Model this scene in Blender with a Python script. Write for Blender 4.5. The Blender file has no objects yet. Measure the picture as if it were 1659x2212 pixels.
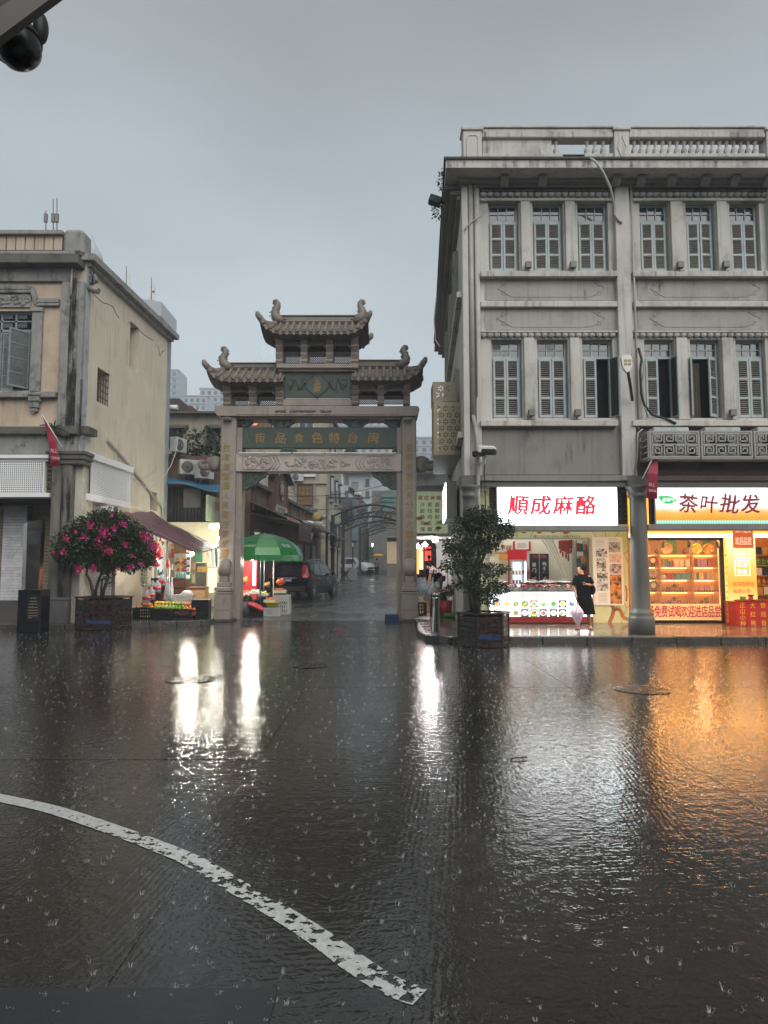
import bpy,bmesh,math,random
from math import sin,cos,pi,radians,sqrt,atan2
from mathutils import Vector,Matrix
# ------------------------------------------------------------------ camera, world, sun, exposure
SC=bpy.context.scene
COL=SC.collection
F,CX,CY,HZ,H=1500.0,829.5,1106.0,1230.0,1.65
PITCH=math.atan((HZ-CY)/F)
cam=bpy.data.cameras.new('camera')
cam.sensor_fit='VERTICAL';cam.sensor_height=36.0;cam.lens=36.0*F/2212.0
cam.clip_start=0.05;cam.clip_end=5000
camo=bpy.data.objects.new('camera',cam);COL.objects.link(camo)
camo.location=(0,0,H);camo.rotation_euler=(pi/2+PITCH,0,0)
SC.camera=camo
SUN_EL,SUN_AZ=radians(42),radians(152)
world=bpy.data.worlds.new('World');SC.world=world;world.use_nodes=True
wn,wl=world.node_tree.nodes,world.node_tree.links
wn.clear()
w_out=wn.new('ShaderNodeOutputWorld');w_bg=wn.new('ShaderNodeBackground')
w_sky=wn.new('ShaderNodeTexSky');w_sky.sky_type='NISHITA';w_sky.sun_disc=False
w_sky.sun_elevation=SUN_EL;w_sky.sun_rotation=SUN_AZ
w_sky.air_density=1.0;w_sky.dust_density=6.0;w_sky.ozone_density=2.0
w_hs=wn.new('ShaderNodeHueSaturation');w_hs.inputs['Saturation'].default_value=0.45
w_hs.inputs['Value'].default_value=0.085
wl.new(w_sky.outputs[0],w_hs.inputs['Color'])
w_tc=wn.new('ShaderNodeTexCoord');w_sep=wn.new('ShaderNodeSeparateXYZ')
wl.new(w_tc.outputs['Generated'],w_sep.inputs[0])
w_ramp=wn.new('ShaderNodeValToRGB')
w_ramp.color_ramp.elements[0].position=0.0;w_ramp.color_ramp.elements[0].color=(0.38,0.432,0.46,1)
w_ramp.color_ramp.elements[1].position=1.0;w_ramp.color_ramp.elements[1].color=(0.13,0.145,0.155,1)
_e=w_ramp.color_ramp.elements.new(0.30);_e.color=(0.345,0.392,0.42,1)
_e=w_ramp.color_ramp.elements.new(0.62);_e.color=(0.215,0.237,0.25,1)
wl.new(w_sep.outputs['Z'],w_ramp.inputs[0])
w_map=wn.new('ShaderNodeMapping');w_map.inputs['Scale'].default_value=(1,1,2.2)
wl.new(w_tc.outputs['Generated'],w_map.inputs[0])
w_noi=wn.new('ShaderNodeTexNoise');w_noi.inputs['Scale'].default_value=1.7
w_noi.inputs['Detail'].default_value=5;w_noi.inputs['Roughness'].default_value=0.45
wl.new(w_map.outputs[0],w_noi.inputs['Vector'])
w_nr=wn.new('ShaderNodeMapRange');w_nr.inputs[1].default_value=0.3;w_nr.inputs[2].default_value=0.7
w_nr.inputs[3].default_value=0.78;w_nr.inputs[4].default_value=1.16
wl.new(w_noi.outputs['Fac'],w_nr.inputs[0])
w_mul=wn.new('ShaderNodeMix');w_mul.data_type='RGBA';w_mul.blend_type='MULTIPLY';w_mul.inputs[0].default_value=1
wl.new(w_ramp.outputs[0],w_mul.inputs[6]);wl.new(w_nr.outputs[0],w_mul.inputs[7])
w_mix=wn.new('ShaderNodeMix');w_mix.data_type='RGBA';w_mix.inputs[0].default_value=0.12
wl.new(w_mul.outputs[2],w_mix.inputs[6]);wl.new(w_hs.outputs[0],w_mix.inputs[7])
wl.new(w_mix.outputs[2],w_bg.inputs[0]);w_bg.inputs[1].default_value=1.18
wl.new(w_bg.outputs[0],w_out.inputs[0])
sun=bpy.data.lights.new('sun','SUN');sun.energy=1.5;sun.angle=radians(60);sun.color=(1.0,0.97,0.93)
suno=bpy.data.objects.new('sun',sun);COL.objects.link(suno)
suno.location=(0,-20,40)
_sd=Vector((sin(SUN_AZ)*cos(SUN_EL),cos(SUN_AZ)*cos(SUN_EL),sin(SUN_EL)))
suno.rotation_euler=(-_sd).to_track_quat('-Z','Y').to_euler()
SC.view_settings.view_transform='Standard';SC.view_settings.look='None'
SC.view_settings.exposure=0.68;SC.view_settings.gamma=1.0;SC.view_settings.use_curve_mapping=False
SC.render.engine='CYCLES'
SC.cycles.use_denoising=True
SC.cycles.max_bounces=7;SC.cycles.diffuse_bounces=3;SC.cycles.glossy_bounces=3
SC.cycles.transmission_bounces=4;SC.cycles.transparent_max_bounces=10;SC.cycles.volume_bounces=0
SC.cycles.sample_clamp_indirect=4.0;SC.cycles.caustics_reflective=False;SC.cycles.caustics_refractive=False
# ------------------------------------------------------------------ helpers
rnd=random.Random(7)
def P(x,y,Y):
 """point of the place seen at photo position (x, y) at distance Y in front of the viewer"""
 u,v=(x-CX)/F,(CY-y)/F
 dy=cos(PITCH)-v*sin(PITCH);dz=sin(PITCH)+v*cos(PITCH)
 return Vector((u*Y/dy,Y,H+dz*Y/dy))
def G(x,y,z=0.0):
 u,v=(x-CX)/F,(CY-y)/F
 dy=cos(PITCH)-v*sin(PITCH);dz=sin(PITCH)+v*cos(PITCH)
 t=(z-H)/dz
 return Vector((u*t,dy*t,z))
def R(x0,y0,x1,y1,Y):
 ym=(y0+y1)/2;xm=(x0+x1)/2
 return P(x0,ym,Y).x,P(x1,ym,Y).x,P(xm,y1,Y).z,P(xm,y0,Y).z
def WP(x,y,p0,d):
 """(distance along d from p0, height) where the sight line meets the upright plane through p0 along d"""
 u,v=(x-CX)/F,(CY-y)/F
 dy=cos(PITCH)-v*sin(PITCH);dz=sin(PITCH)+v*cos(PITCH)
 # p0 + d*t = s*(u,dy)
 det=d[0]*(-dy)-d[1]*(-u)
 t=((-p0[0])*(-dy)-(-p0[1])*(-u))/det
 s=(p0[1]+d[1]*t)/dy
 return t,H+dz*s
def lin(h):
 if isinstance(h,str):
  h=h.lstrip('#');r=[int(h[i:i+2],16)/255 for i in(0,2,4)]
  return tuple(c/12.92 if c<=0.04045 else((c+0.055)/1.055)**2.4 for c in r)
 return tuple(h)
class NT:
 def __init__(s,name):
  s.m=bpy.data.materials.new(name);s.m.use_nodes=True
  s.t=s.m.node_tree;s.t.nodes.clear()
  s.out=s.n('ShaderNodeOutputMaterial');s.pos=None
 def n(s,typ,**kw):
  x=s.t.nodes.new(typ)
  for k,v in kw.items():setattr(x,k,v)
  return x
 def l(s,a,b):s.t.links.new(a,b)
 def setv(s,sock,v):
  if hasattr(v,'is_linked')or hasattr(v,'links'):s.l(v,sock)
  else:sock.default_value=v
 def P(s,scale=(1,1,1),rot=(0,0,0),loc=(0,0,0)):
  if s.pos is None:s.pos=s.n('ShaderNodeNewGeometry')
  if scale==(1,1,1)and rot==(0,0,0):return s.pos.outputs['Position']
  m=s.n('ShaderNodeMapping');m.inputs['Scale'].default_value=scale;m.inputs['Rotation'].default_value=rot
  m.inputs['Location'].default_value=loc
  s.l(s.pos.outputs['Position'],m.inputs[0]);return m.outputs[0]
 def noise(s,scale,vec=None,detail=4,rough=0.55):
  x=s.n('ShaderNodeTexNoise');x.inputs['Scale'].default_value=scale
  x.inputs['Detail'].default_value=detail;x.inputs['Roughness'].default_value=rough
  s.l(vec if vec is not None else s.P(),x.inputs['Vector']);return x.outputs['Fac']
 def ramp(s,fac,lo,hi,a=0.0,b=1.0):
  x=s.n('ShaderNodeMapRange');s.l(fac,x.inputs[0])
  for i,v in enumerate((lo,hi,a,b)):x.inputs[i+1].default_value=v
  return x.outputs[0]
 def mix(s,f,a,b,mode='MIX'):
  x=s.n('ShaderNodeMix',data_type='RGBA',blend_type=mode)
  s.setv(x.inputs[0],f)
  for i,v in((6,a),(7,b)):
   if isinstance(v,tuple):x.inputs[i].default_value=(*v[:3],1)
   else:s.l(v,x.inputs[i])
  return x.outputs[2]
 def math(s,op,a,b=0.0):
  x=s.n('ShaderNodeMath',operation=op);s.setv(x.inputs[0],a);s.setv(x.inputs[1],b);return x.outputs[0]
 def bump(s,h,strength=0.3,dist=0.01,prev=None):
  x=s.n('ShaderNodeBump');x.inputs['Strength'].default_value=strength;x.inputs['Distance'].default_value=dist
  s.l(h,x.inputs['Height'])
  if prev is not None:s.l(prev,x.inputs['Normal'])
  return x.outputs[0]
 def bsdf(s,color,rough=0.6,metal=0.0,normal=None,**kw):
  x=s.n('ShaderNodeBsdfPrincipled')
  if isinstance(color,tuple):x.inputs['Base Color'].default_value=(*color[:3],1)
  else:s.l(color,x.inputs['Base Color'])
  s.setv(x.inputs['Roughness'],rough);x.inputs['Metallic'].default_value=metal
  if normal is not None:s.l(normal,x.inputs['Normal'])
  for k,v in kw.items():
   k=k.replace('_',' ')
   if isinstance(v,tuple):x.inputs[k].default_value=(*v[:3],1)
   else:s.setv(x.inputs[k],v)
  s.l(x.outputs[0],s.out.inputs[0]);return x
MATS={}
def mat(name,color=None,rough=0.6,metal=0.0,var=0.15,scale=2.5,dirt=None,dirt_amt=0.0,streak=0.0,bump=0.0,bscale=30,grain=0.0,rnd_amt=0.0,spec=0.5,coat=0.0,emit=None,trans=0.0):
 """general surface: base colour with blotches, rain streaks of dirt, fine grain"""
 if name in MATS:return MATS[name]
 t=NT(name);c=lin(color)
 col=t.mix(t.ramp(t.noise(scale),0.3,0.7),tuple(max(0,k*(1-var))for k in c),tuple(min(1,k*(1+var*.8))for k in c))
 if rnd_amt:
  oi=t.n('ShaderNodeObjectInfo')
  f=t.ramp(oi.outputs['Random'],0,1,1-rnd_amt,1+rnd_amt)
  col=t.mix(1.0,col,f,'MULTIPLY')
 dc=lin(dirt)if dirt else tuple(k*.3 for k in c)
 if dirt_amt:
  d=t.noise(scale*1.3,t.P((1,1,0.8)),6,0.65)
  col=t.mix(t.ramp(d,0.52,0.72,0,dirt_amt),col,dc)
 if streak:
  v1=t.noise(1.0,t.P((9,9,0.35)),5,0.7);v2=t.noise(0.8)
  col=t.mix(t.math('MULTIPLY',t.ramp(v1,0.5,0.75,0,streak),t.ramp(v2,0.35,0.65)),col,dc)
 if grain:
  g=t.noise(160,None,2,0.6)
  col=t.mix(grain,col,t.ramp(g,0.35,0.65,0.5,1.35),'MULTIPLY')
 nm=None
 if bump:nm=t.bump(t.noise(bscale,None,5,0.6),bump,0.01)
 r=t.ramp(t.noise(scale*2),0.3,0.7,max(0.02,rough-.1),min(1,rough+.1))if rough>.15 else rough
 kw={'Specular IOR Level':spec}
 if coat:kw['Coat Weight']=coat;kw['Coat Roughness']=0.05
 if emit:kw['Emission Color']=lin(emit[0]);kw['Emission Strength']=emit[1]
 if trans:kw['Transmission Weight']=trans
 t.bsdf(col,r,metal,nm,**kw)
 MATS[name]=t.m;return t.m
def glow(name,color,strength=1.0,noise=0.0):
 """something that gives off light"""
 if name in MATS:return MATS[name]
 t=NT(name);e=t.n('ShaderNodeEmission');c=lin(color)
 if noise:
  t.l(t.mix(t.ramp(t.noise(6),.3,.7),tuple(k*(1-noise)for k in c),c),e.inputs[0])
 else:e.inputs[0].default_value=(*c,1)
 e.inputs[1].default_value=strength;t.l(e.outputs[0],t.out.inputs[0])
 MATS[name]=t.m;return t.m
def glass(name,tint=(0.8,0.85,0.85),alpha=0.25,rough=0.05):
 """thin pane: mostly clear with a mirror-like sheen"""
 if name in MATS:return MATS[name]
 t=NT(name)
 b=t.bsdf(tint,rough,0.0,None,**{'Specular IOR Level':0.6});b.inputs['Alpha'].default_value=alpha
 MATS[name]=t.m;return t.m
def orth(d):
 d=Vector(d).normalized();a=Vector((0,0,1))if abs(d.z)<.9 else Vector((1,0,0))
 u=d.cross(a).normalized();return u,d.cross(u).normalized()
class MB:
 def __init__(s):s.v=[];s.f=[];s.mi=[];s.k=0;s.smooth=set()
 def add(s,vs,fs,sm=False):
  b=len(s.v);s.v.extend(tuple(p)for p in vs)
  for f in fs:
   if sm:s.smooth.add(len(s.f))
   s.f.append(tuple(b+i for i in f));s.mi.append(s.k)
  return s
 def box(s,x0,x1,y0,y1,z0,z1,c=0.0):
  x0,x1=min(x0,x1),max(x0,x1);y0,y1=min(y0,y1),max(y0,y1);z0,z1=min(z0,z1),max(z0,z1)
  return s.fbox(Vector(((x0+x1)/2,(y0+y1)/2,(z0+z1)/2)),Vector((1,0,0)),Vector((0,1,0)),(x1-x0)/2,(y1-y0)/2,(z1-z0)/2,c)
 def fbox(s,o,ux,uy,a,b,c_,c=0.0,uz=None):
  """box about o with half sizes a, b, c_ along ux, uy, uz; c = chamfer"""
  ux=Vector(ux).normalized();uy=Vector(uy).normalized();uz=Vector(uz).normalized()if uz is not None else ux.cross(uy)
  o=Vector(o)
  if c<=0:
   vs=[o+ux*(a*i)+uy*(b*j)+uz*(c_*k)for k in(-1,1)for j in(-1,1)for i in(-1,1)]
   return s.add(vs,[(0,2,3,1),(4,5,7,6),(0,1,5,4),(2,6,7,3),(0,4,6,2),(1,3,7,5)])
  c=min(c,a*.9,b*.9,c_*.9)
  vs=[];idx={}
  for k in(-1,1):
   for j in(-1,1):
    for i in(-1,1):
     for ax in range(3):
      p=[a-c,b-c,c_-c];p[ax]+=c
      idx[(i,j,k,ax)]=len(vs);vs.append(o+ux*(p[0]*i)+uy*(p[1]*j)+uz*(p[2]*k))
  fs=[]
  for i in(-1,1):
   q=[idx[(i,j,k,0)]for j,k in((-1,-1),(1,-1),(1,1),(-1,1))];fs.append(q if i>0 else q[::-1])
   q=[idx[(j,i,k,1)]for j,k in((-1,-1),(-1,1),(1,1),(1,-1))];fs.append(q if i>0 else q[::-1])
   q=[idx[(j,k,i,2)]for j,k in((-1,-1),(1,-1),(1,1),(-1,1))];fs.append(q if i>0 else q[::-1])
  for i in(-1,1):
   for j in(-1,1):
    for A,B,f in((0,1,lambda t:(i,j,t)),(0,2,lambda t:(i,t,j)),(1,2,lambda t:(t,i,j))):
     q=[idx[(*f(-1),A)],idx[(*f(1),A)],idx[(*f(1),B)],idx[(*f(-1),B)]];fs.append(q)
    for k in(-1,1):fs.append([idx[(i,j,k,ax)]for ax in range(3)])
  return s.add(vs,fs)
 def bar(s,p,q,w,h=None,up=(0,0,1),c=0.0):
  p,q=Vector(p),Vector(q);d=(q-p);L=d.length;d=d/L;h=h or w
  u=d.cross(Vector(up))
  if u.length<1e-4:u=d.cross(Vector((0,1,0)))
  u.normalize();return s.fbox((p+q)/2,d,u,L/2,w/2,h/2,c)
 def poly(s,pts):return s.add(pts,[tuple(range(len(pts)))])
 def prism(s,pts,d,cap=True):
  """polygon pts swept along vector d"""
  n=len(pts);d=Vector(d);vs=[Vector(p)for p in pts]+[Vector(p)+d for p in pts]
  fs=[(i,(i+1)%n,n+(i+1)%n,n+i)for i in range(n)]
  if cap:fs+=[tuple(range(n))[::-1],tuple(range(n,2*n))]
  return s.add(vs,fs)
 def tube(s,path,r,n=8,closed=False,cap=True,flat=1.0):
  path=[Vector(p)for p in path];m=len(path);vs=[];u=None
  for i,p in enumerate(path):
   a=path[(i-1)%m]if(closed or i>0)else p;b=path[(i+1)%m]if(closed or i<m-1)else p
   d=(b-a);d=d.normalized()if d.length>1e-9 else Vector((0,0,1))
   if u is None:u,w=orth(d)
   else:
    u=(u-d*u.dot(d))
    u=u.normalized()if u.length>1e-6 else orth(d)[0]
    w=d.cross(u)
   rr=r[i]if isinstance(r,(list,tuple))else r
   vs+=[p+u*(rr*cos(2*pi*k/n))+w*(rr*flat*sin(2*pi*k/n))for k in range(n)]
  fs=[]
  for i in range(m if closed else m-1):
   for k in range(n):
    a,b=i*n,((i+1)%m)*n
    fs.append((a+k,a+(k+1)%n,b+(k+1)%n,b+k))
  s.add(vs,fs,True)
  if cap and not closed:b0=len(s.v)-m*n;s.f+=[tuple(b0+k for k in range(n))[::-1],tuple(b0+(m-1)*n+k for k in range(n))];s.mi+=[s.k,s.k]
  return s
 def lathe(s,prof,o=(0,0,0),n=16,axis=(0,0,1),a0=0.0,sm=True,arc=2*pi):
  ax=Vector(axis).normalized();u,w=orth(ax);o=Vector(o)
  if tuple(axis)==(0,0,1):u,w=Vector((1,0,0)),Vector((0,1,0))
  full=abs(arc-2*pi)<1e-6;N=n if full else n+1
  vs=[o+ax*h+(u*cos(a0+arc*k/n)+w*sin(a0+arc*k/n))*r for r,h in prof for k in range(N)]
  fs=[(i*N+k,i*N+(k+1)%N,(i+1)*N+(k+1)%N,(i+1)*N+k)for i in range(len(prof)-1)for k in range(n)]
  s.add(vs,fs,sm)
  if full:
   b0=len(s.v)-len(vs)
   if prof[0][0]>1e-5:s.f.append(tuple(b0+k for k in range(N))[::-1]);s.mi.append(s.k)
   if prof[-1][0]>1e-5:s.f.append(tuple(b0+(len(prof)-1)*N+k for k in range(N)));s.mi.append(s.k)
  return s
 def ell(s,o,a,b=None,c=None,n=10,m=6,ux=(1,0,0),uy=(0,1,0)):
  b=b or a;c=c or a;ux=Vector(ux).normalized();uy=Vector(uy).normalized();uz=ux.cross(uy);o=Vector(o)
  vs=[o+ux*(a*sin(pi*(i+.02*(i==0)-.02*(i==m))/m)*cos(2*pi*k/n))+uy*(b*sin(pi*(i+.02*(i==0)-.02*(i==m))/m)*sin(2*pi*k/n))+uz*(-c*cos(pi*i/m))for i in range(m+1)for k in range(n)]
  fs=[(i*n+k,i*n+(k+1)%n,(i+1)*n+(k+1)%n,(i+1)*n+k)for i in range(m)for k in range(n)]
  return s.add(vs,fs,True)
 def disc(s,o,ax,r,n=14,r2=None):
  u,w=orth(ax);o=Vector(o);r2=r2 or r
  return s.poly([o+u*(r*cos(2*pi*k/n))+w*(r2*sin(2*pi*k/n))for k in range(n)])
 def mesh(s,name,mats):
  me=bpy.data.meshes.new(name);me.from_pydata(s.v,[],s.f)
  for m in(mats if isinstance(mats,(list,tuple))else[mats]):me.materials.append(m)
  if any(s.mi):me.polygons.foreach_set('material_index',s.mi)
  if s.smooth:me.polygons.foreach_set('use_smooth',[i in s.smooth for i in range(len(s.f))])
  me.update();return me
 def build(s,name,mats,parent=None,local=False,**kw):
  return put(name,s.mesh(name,mats),parent,local,**kw)
def put(name,me,parent=None,local=False,label=None,cat=None,group=None,kind=None,loc=None,rot=None):
 o=bpy.data.objects.new(name,me);COL.objects.link(o)
 if parent is not None:
  o.parent=parent
  if not local and parent.parent is None:o.location=-parent.location
 if loc is not None:o.location=Vector(loc)+(Vector(o.location)if not local else Vector())
 if rot is not None:o.rotation_euler=rot
 tag(o,label,cat,group,kind);return o
def tag(o,label=None,cat=None,group=None,kind=None):
 if label:o['label']=label
 if cat:o['category']=cat
 if group:o['group']=group
 if kind:o['kind']=kind
 return o
def thing(name,label,cat,loc=(0,0,0),rz=0.0,group=None):
 o=bpy.data.objects.new(name,None);COL.objects.link(o);o.empty_display_size=0.2
 o.location=loc;o.rotation_euler=(0,0,rz)
 return tag(o,label,cat,group)
def dup(root,loc=None,rz=None,label=None,group=None,scale=None):
 def cp(o,par):
  c=o.copy();COL.objects.link(c);c.parent=par
  for k in CH.get(o,[]):CH.setdefault(c,[]).append(cp(k,c))
  return c
 global CH
 CH={}
 for o in root.children_recursive:CH.setdefault(o.parent,[]).append(o)
 r=cp(root,None)
 if loc is not None:r.location=loc
 if rz is not None:r.rotation_euler=(0,0,rz)
 if scale is not None:r.scale=(scale,)*3 if not isinstance(scale,tuple)else scale
 if label:r['label']=label
 if group:r['group']=group
 return r
 # lettering: glyph outlines from the font that ships with Blender
GLY={}
def glyphs(chars):
 new=[c for c in dict.fromkeys(chars)if c not in GLY and c.strip()]
 for c in new:
  cu=bpy.data.curves.new('lettering','FONT');cu.body=c;cu.resolution_u=3
  ob=bpy.data.objects.new('lettering',cu)
  me=bpy.data.meshes.new_from_object(ob)
  GLY[c]=([(v.co.x,v.co.y)for v in me.vertices],[tuple(p.vertices)for p in me.polygons])
  bpy.data.meshes.remove(me);bpy.data.objects.remove(ob);bpy.data.curves.remove(cu)
def text(body,mt,parent,o,u,v,size,name='lettering',pitch=None,vertical=False,bold=0,jit=0.0,shear=0.0,sx=1.0,off=0.006,local=False,brush=0.0):
 """letters whose first character's lower left corner is o; u = reading direction, v = up; pitch = step per character"""
 glyphs(body+'国');mb=MB();o,u,v=Vector(o),Vector(u).normalized(),Vector(v).normalized();n=u.cross(v)
 ref=GLY['国'][0];rx0=min(p[0]for p in ref);rx1=max(p[0]for p in ref);ry0=min(p[1]for p in ref);ry1=max(p[1]for p in ref)
 sc=size/(ry1-ry0);r=random.Random(body);cur=0.0
 for i,ch in enumerate(body):
  if not ch.strip():
   cur+=(pitch if pitch else size*.5);continue
  vs,fs=GLY[ch];a=r.uniform(-1,1)*jit;k=1+r.uniform(-1,1)*jit
  wide=ord(ch)>255
  gx0=rx0 if wide else min(p[0]for p in vs)
  gw=(rx1-rx0)if wide else max(p[0]for p in vs)-gx0
  if vertical:ox,oy=0.0,-i*(pitch or size*1.15)
  else:ox,oy=cur,0.0
  cx,cy=gw*sc*sx/2,size/2
  for b in range(bold+1):
   bx,by=((0,0),(.028,0),(0,.028),(.028,.028),(-.028,.01),(.05,.015),(.015,.05))[b%7]
   pts=[]
   for(px,py)in vs:
    X=(px-gx0)*sc*sx+bx*size;Y=(py-ry0)*sc+by*size
    X+=shear*(Y-cy)
    if brush:
     X+=brush*size*sin(Y/size*5+i*2.1);Y+=brush*size*.8*sin(X/size*4.3+i)
    dx,dy=(X-cx)*k,(Y-cy)*k
    X=cx+dx*cos(a)-dy*sin(a);Y=cy+dx*sin(a)+dy*cos(a)
    pts.append(o+u*(X+ox)+v*(Y+oy)+n*(off+b*.0006))
   mb.add(pts,fs)
  cur+=pitch if pitch else(gw*sc*sx+size*.12)
 return mb.build(name,mt,parent,local)
def wall(x0,x1,z0,z1,Y,holes,t=0.25,mb=None):
 """upright wall facing the viewer with rectangular openings and their reveals"""
 mb=mb or MB()
 xs=sorted({x0,x1,*[h[0]for h in holes],*[h[1]for h in holes]});zs=sorted({z0,z1,*[h[2]for h in holes],*[h[3]for h in holes]})
 xs=[x for x in xs if x0<=x<=x1];zs=[z for z in zs if z0<=z<=z1]
 for a,b in zip(xs,xs[1:]):
  for c,d in zip(zs,zs[1:]):
   mx,mz=(a+b)/2,(c+d)/2
   if not any(h[0]<mx<h[1]and h[2]<mz<h[3]for h in holes):
    mb.poly([(a,Y,c),(b,Y,c),(b,Y,d),(a,Y,d)])
 for a,b,c,d in holes:
  for p,q in(((a,c),(b,c)),((b,c),(b,d)),((b,d),(a,d)),((a,d),(a,c))):
   mb.poly([(p[0],Y,p[1]),(p[0],Y+t,p[1]),(q[0],Y+t,q[1]),(q[0],Y,q[1])])
 return mb
X_,Y_,Z_=Vector((1,0,0)),Vector((0,1,0)),Vector((0,0,1))
def lamp(name,loc,power,color=(1,1,1),size=0.05,parent=None):
 l=bpy.data.lights.new(name,'POINT');l.energy=power;l.color=color;l.shadow_soft_size=size
 o=bpy.data.objects.new(name,l);COL.objects.link(o);o.location=loc
 if parent is not None:o.parent=parent;o.location=Vector(loc)-parent.location
 return o
def road_z(y):
 pts=[(-50,0),(22.5,0),(30,.32),(65,1.05),(110,2.75),(260,6.0)]
 for(a,b),(c,d)in zip(pts,pts[1:]):
  if y<=c:return b+(d-b)*max(0,(y-a))/(c-a)
 return pts[-1][1]
def RZ(x,y,ylo=23,yhi=120):
 """ground point of the rising street seen at photo position (x, y)"""
 best=None
 Y=ylo
 while Y<yhi:
  e=abs(P(x,y,Y).z-road_z(Y))
  if best is None or e<best[0]:best=(e,Y)
  Y+=.1
 p=P(x,y,best[1]);return Vector((p.x,p.y,road_z(best[1])))
 # ------------------------------------------------------------------ ground, road, pavements
def wet_mat(name,c0,c1,rlo,rhi,groove=0.0,bump=0.25,paver=None):
 t=NT(name)
 n1=t.noise(0.55,None,6,0.6);n2=t.noise(7,None,5,0.65);n3=t.noise(60,None,3,0.6)
 col=t.mix(t.ramp(n1,0.3,0.7),lin(c0),lin(c1))
 col=t.mix(0.6,col,t.ramp(n2,0.25,0.75,0.55,1.45),'MULTIPLY')
 col=t.mix(0.5,col,t.ramp(n3,0.3,0.7,0.6,1.4),'MULTIPLY')
 nrm=None
 nA=t.noise(11,None,1.6,.45);nB=t.noise(36,None,2.0,.45)
 h=t.math('ADD',t.math('MULTIPLY',nA,0.34),t.math('MULTIPLY',nB,0.20))
 if paver:
  br=t.n('ShaderNodeTexBrick');br.inputs['Scale'].default_value=1.0
  br.inputs['Brick Width'].default_value=paver[0];br.inputs['Row Height'].default_value=paver[1]
  br.inputs['Mortar Size'].default_value=0.012;br.inputs['Color1'].default_value=(.8,.8,.8,1)
  br.inputs['Color2'].default_value=(1.25,1.25,1.25,1);br.inputs['Mortar'].default_value=(.35,.35,.35,1)
  t.l(t.P(rot=(0,0,radians(-3))),br.inputs['Vector'])
  col=t.mix(1.0,col,br.outputs['Color'],'MULTIPLY')
  nrm=t.bump(br.outputs['Fac'],-0.6,0.01)
 if groove:
  w1=t.n('ShaderNodeTexWave',wave_type='BANDS',bands_direction='X',wave_profile='SIN');w1.inputs['Scale'].default_value=9.0
  w1.inputs['Distortion'].default_value=2.2;w1.inputs['Detail'].default_value=2;w1.inputs['Detail Scale'].default_value=0.8
  t.l(t.P((1,.25,1),(0,0,radians(24))),w1.inputs['Vector'])
  w2=t.n('ShaderNodeTexWave',wave_type='BANDS',bands_direction='Y',wave_profile='SIN');w2.inputs['Scale'].default_value=7.0
  w2.inputs['Distortion'].default_value=3.0;w2.inputs['Detail'].default_value=2;w2.inputs['Detail Scale'].default_value=0.6
  t.l(t.P((.3,1,1),(0,0,radians(-17))),w2.inputs['Vector'])
  pm=t.noise(0.42,t.P((1,1,1),(0,0,0.4)),3,0.5)
  g=t.mix(t.ramp(pm,0.47,0.53),w1.outputs['Color'],w2.outputs['Color'])
  am=t.ramp(t.noise(0.9,t.P((1,.6,1),(0,0,1.0)),4,0.6),0.4,0.62,0.15,1.0)
  h=t.math('ADD',h,t.math('MULTIPLY',t.math('MULTIPLY',g,am),groove))
 nrm=t.bump(h,bump,0.012,nrm)
 # rain film: shallow standing water is smoother and flatter
 pud=t.ramp(t.noise(0.8,t.P((1,.7,1)),5,0.6),0.42,0.6)
 rip=t.n('ShaderNodeTexVoronoi');rip.inputs['Scale'].default_value=7.0
 t.l(t.P(),rip.inputs['Vector'])
 ring=t.math('SINE',t.math('MULTIPLY',rip.outputs['Distance'],60.0))
 ring=t.math('MULTIPLY',ring,t.ramp(rip.outputs['Distance'],0.0,0.35,1.0,0.0))
 nrm=t.bump(ring,0.10,0.006,nrm)
 t.bsdf(col,t.ramp(pud,0,1,rhi,rlo),0.0,nrm,**{'Specular IOR Level':0.6})
 MATS[name]=t.m;return t.m
M_ROAD=wet_mat('wet_concrete','#1d1a16','#2b2722',0.05,0.15,0.04,1.0)
M_PATCH=wet_mat('wet_asphalt','#14181b','#1c2022',0.2,0.4,0.0,0.3)
M_STREET=wet_mat('wet_granite_paving','#444543','#525250',0.16,0.32,0.0,0.2,(0.9,0.45))
M_PAVE=wet_mat('wet_pavement_tile','#55524d','#656058',0.08,0.18,0.0,0.2)
M_KERB=wet_mat('wet_kerb_granite','#3d3a36','#4c4740',0.2,0.4,0.0,0.4)
M_BASE=mat('dark_joint','#161615',0.5)
gnd=MB();gnd.poly([(-700,-300,-.9),(700,-300,-.9),(700,1200,-.9),(-700,1200,-.9)])
gnd.build('ground',mat('earth','#3b3833',0.8),kind='structure')
S_=3.7
road=MB();road.box(-60,60,-30,22.6,-.5,-.016)
road_o=road.build('road',M_BASE,kind='structure')
slab=MB();slab.box(0,S_-.004,0,S_-.004,-.12,0,0.002);slab_me=slab.mesh('slab',M_ROAD)
for i in range(-6,6):
 for j in range(-3,6):
  if-1.1+i*S_>6 and j<-1:continue
  put('slab',slab_me,road_o,loc=(-1.1+i*S_,-1.2+j*S_+(.004 if i%2 else 0),rnd.uniform(-.003,.0)))
mb=MB()
for(a,b,c,d)in((-60,-23.304,-30,22.6),(21.1,60,-30,22.6),(-23.3,21.09,-30,-12.31),(-23.3,21.09,21.01,22.6)):
 mb.box(a,b,c,d,-.13,-.001)
mb.build('slab_apron',M_ROAD,road_o)
# rising street beyond the gate
mb=MB();ys=[22.55,26,30,38,47,56,65,80,95,110,140,200,260]
for a,b in zip(ys,ys[1:]):
 for(x0,x1)in((-40,-9),(-9,40)):
  mb.poly([(x0+.05*a,a,road_z(a)),(x1+.05*a,a,road_z(a)),(x1+.05*b,b,road_z(b)),(x0+.05*b,b,road_z(b))])
mb.build('street',M_STREET,kind='structure')
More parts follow.
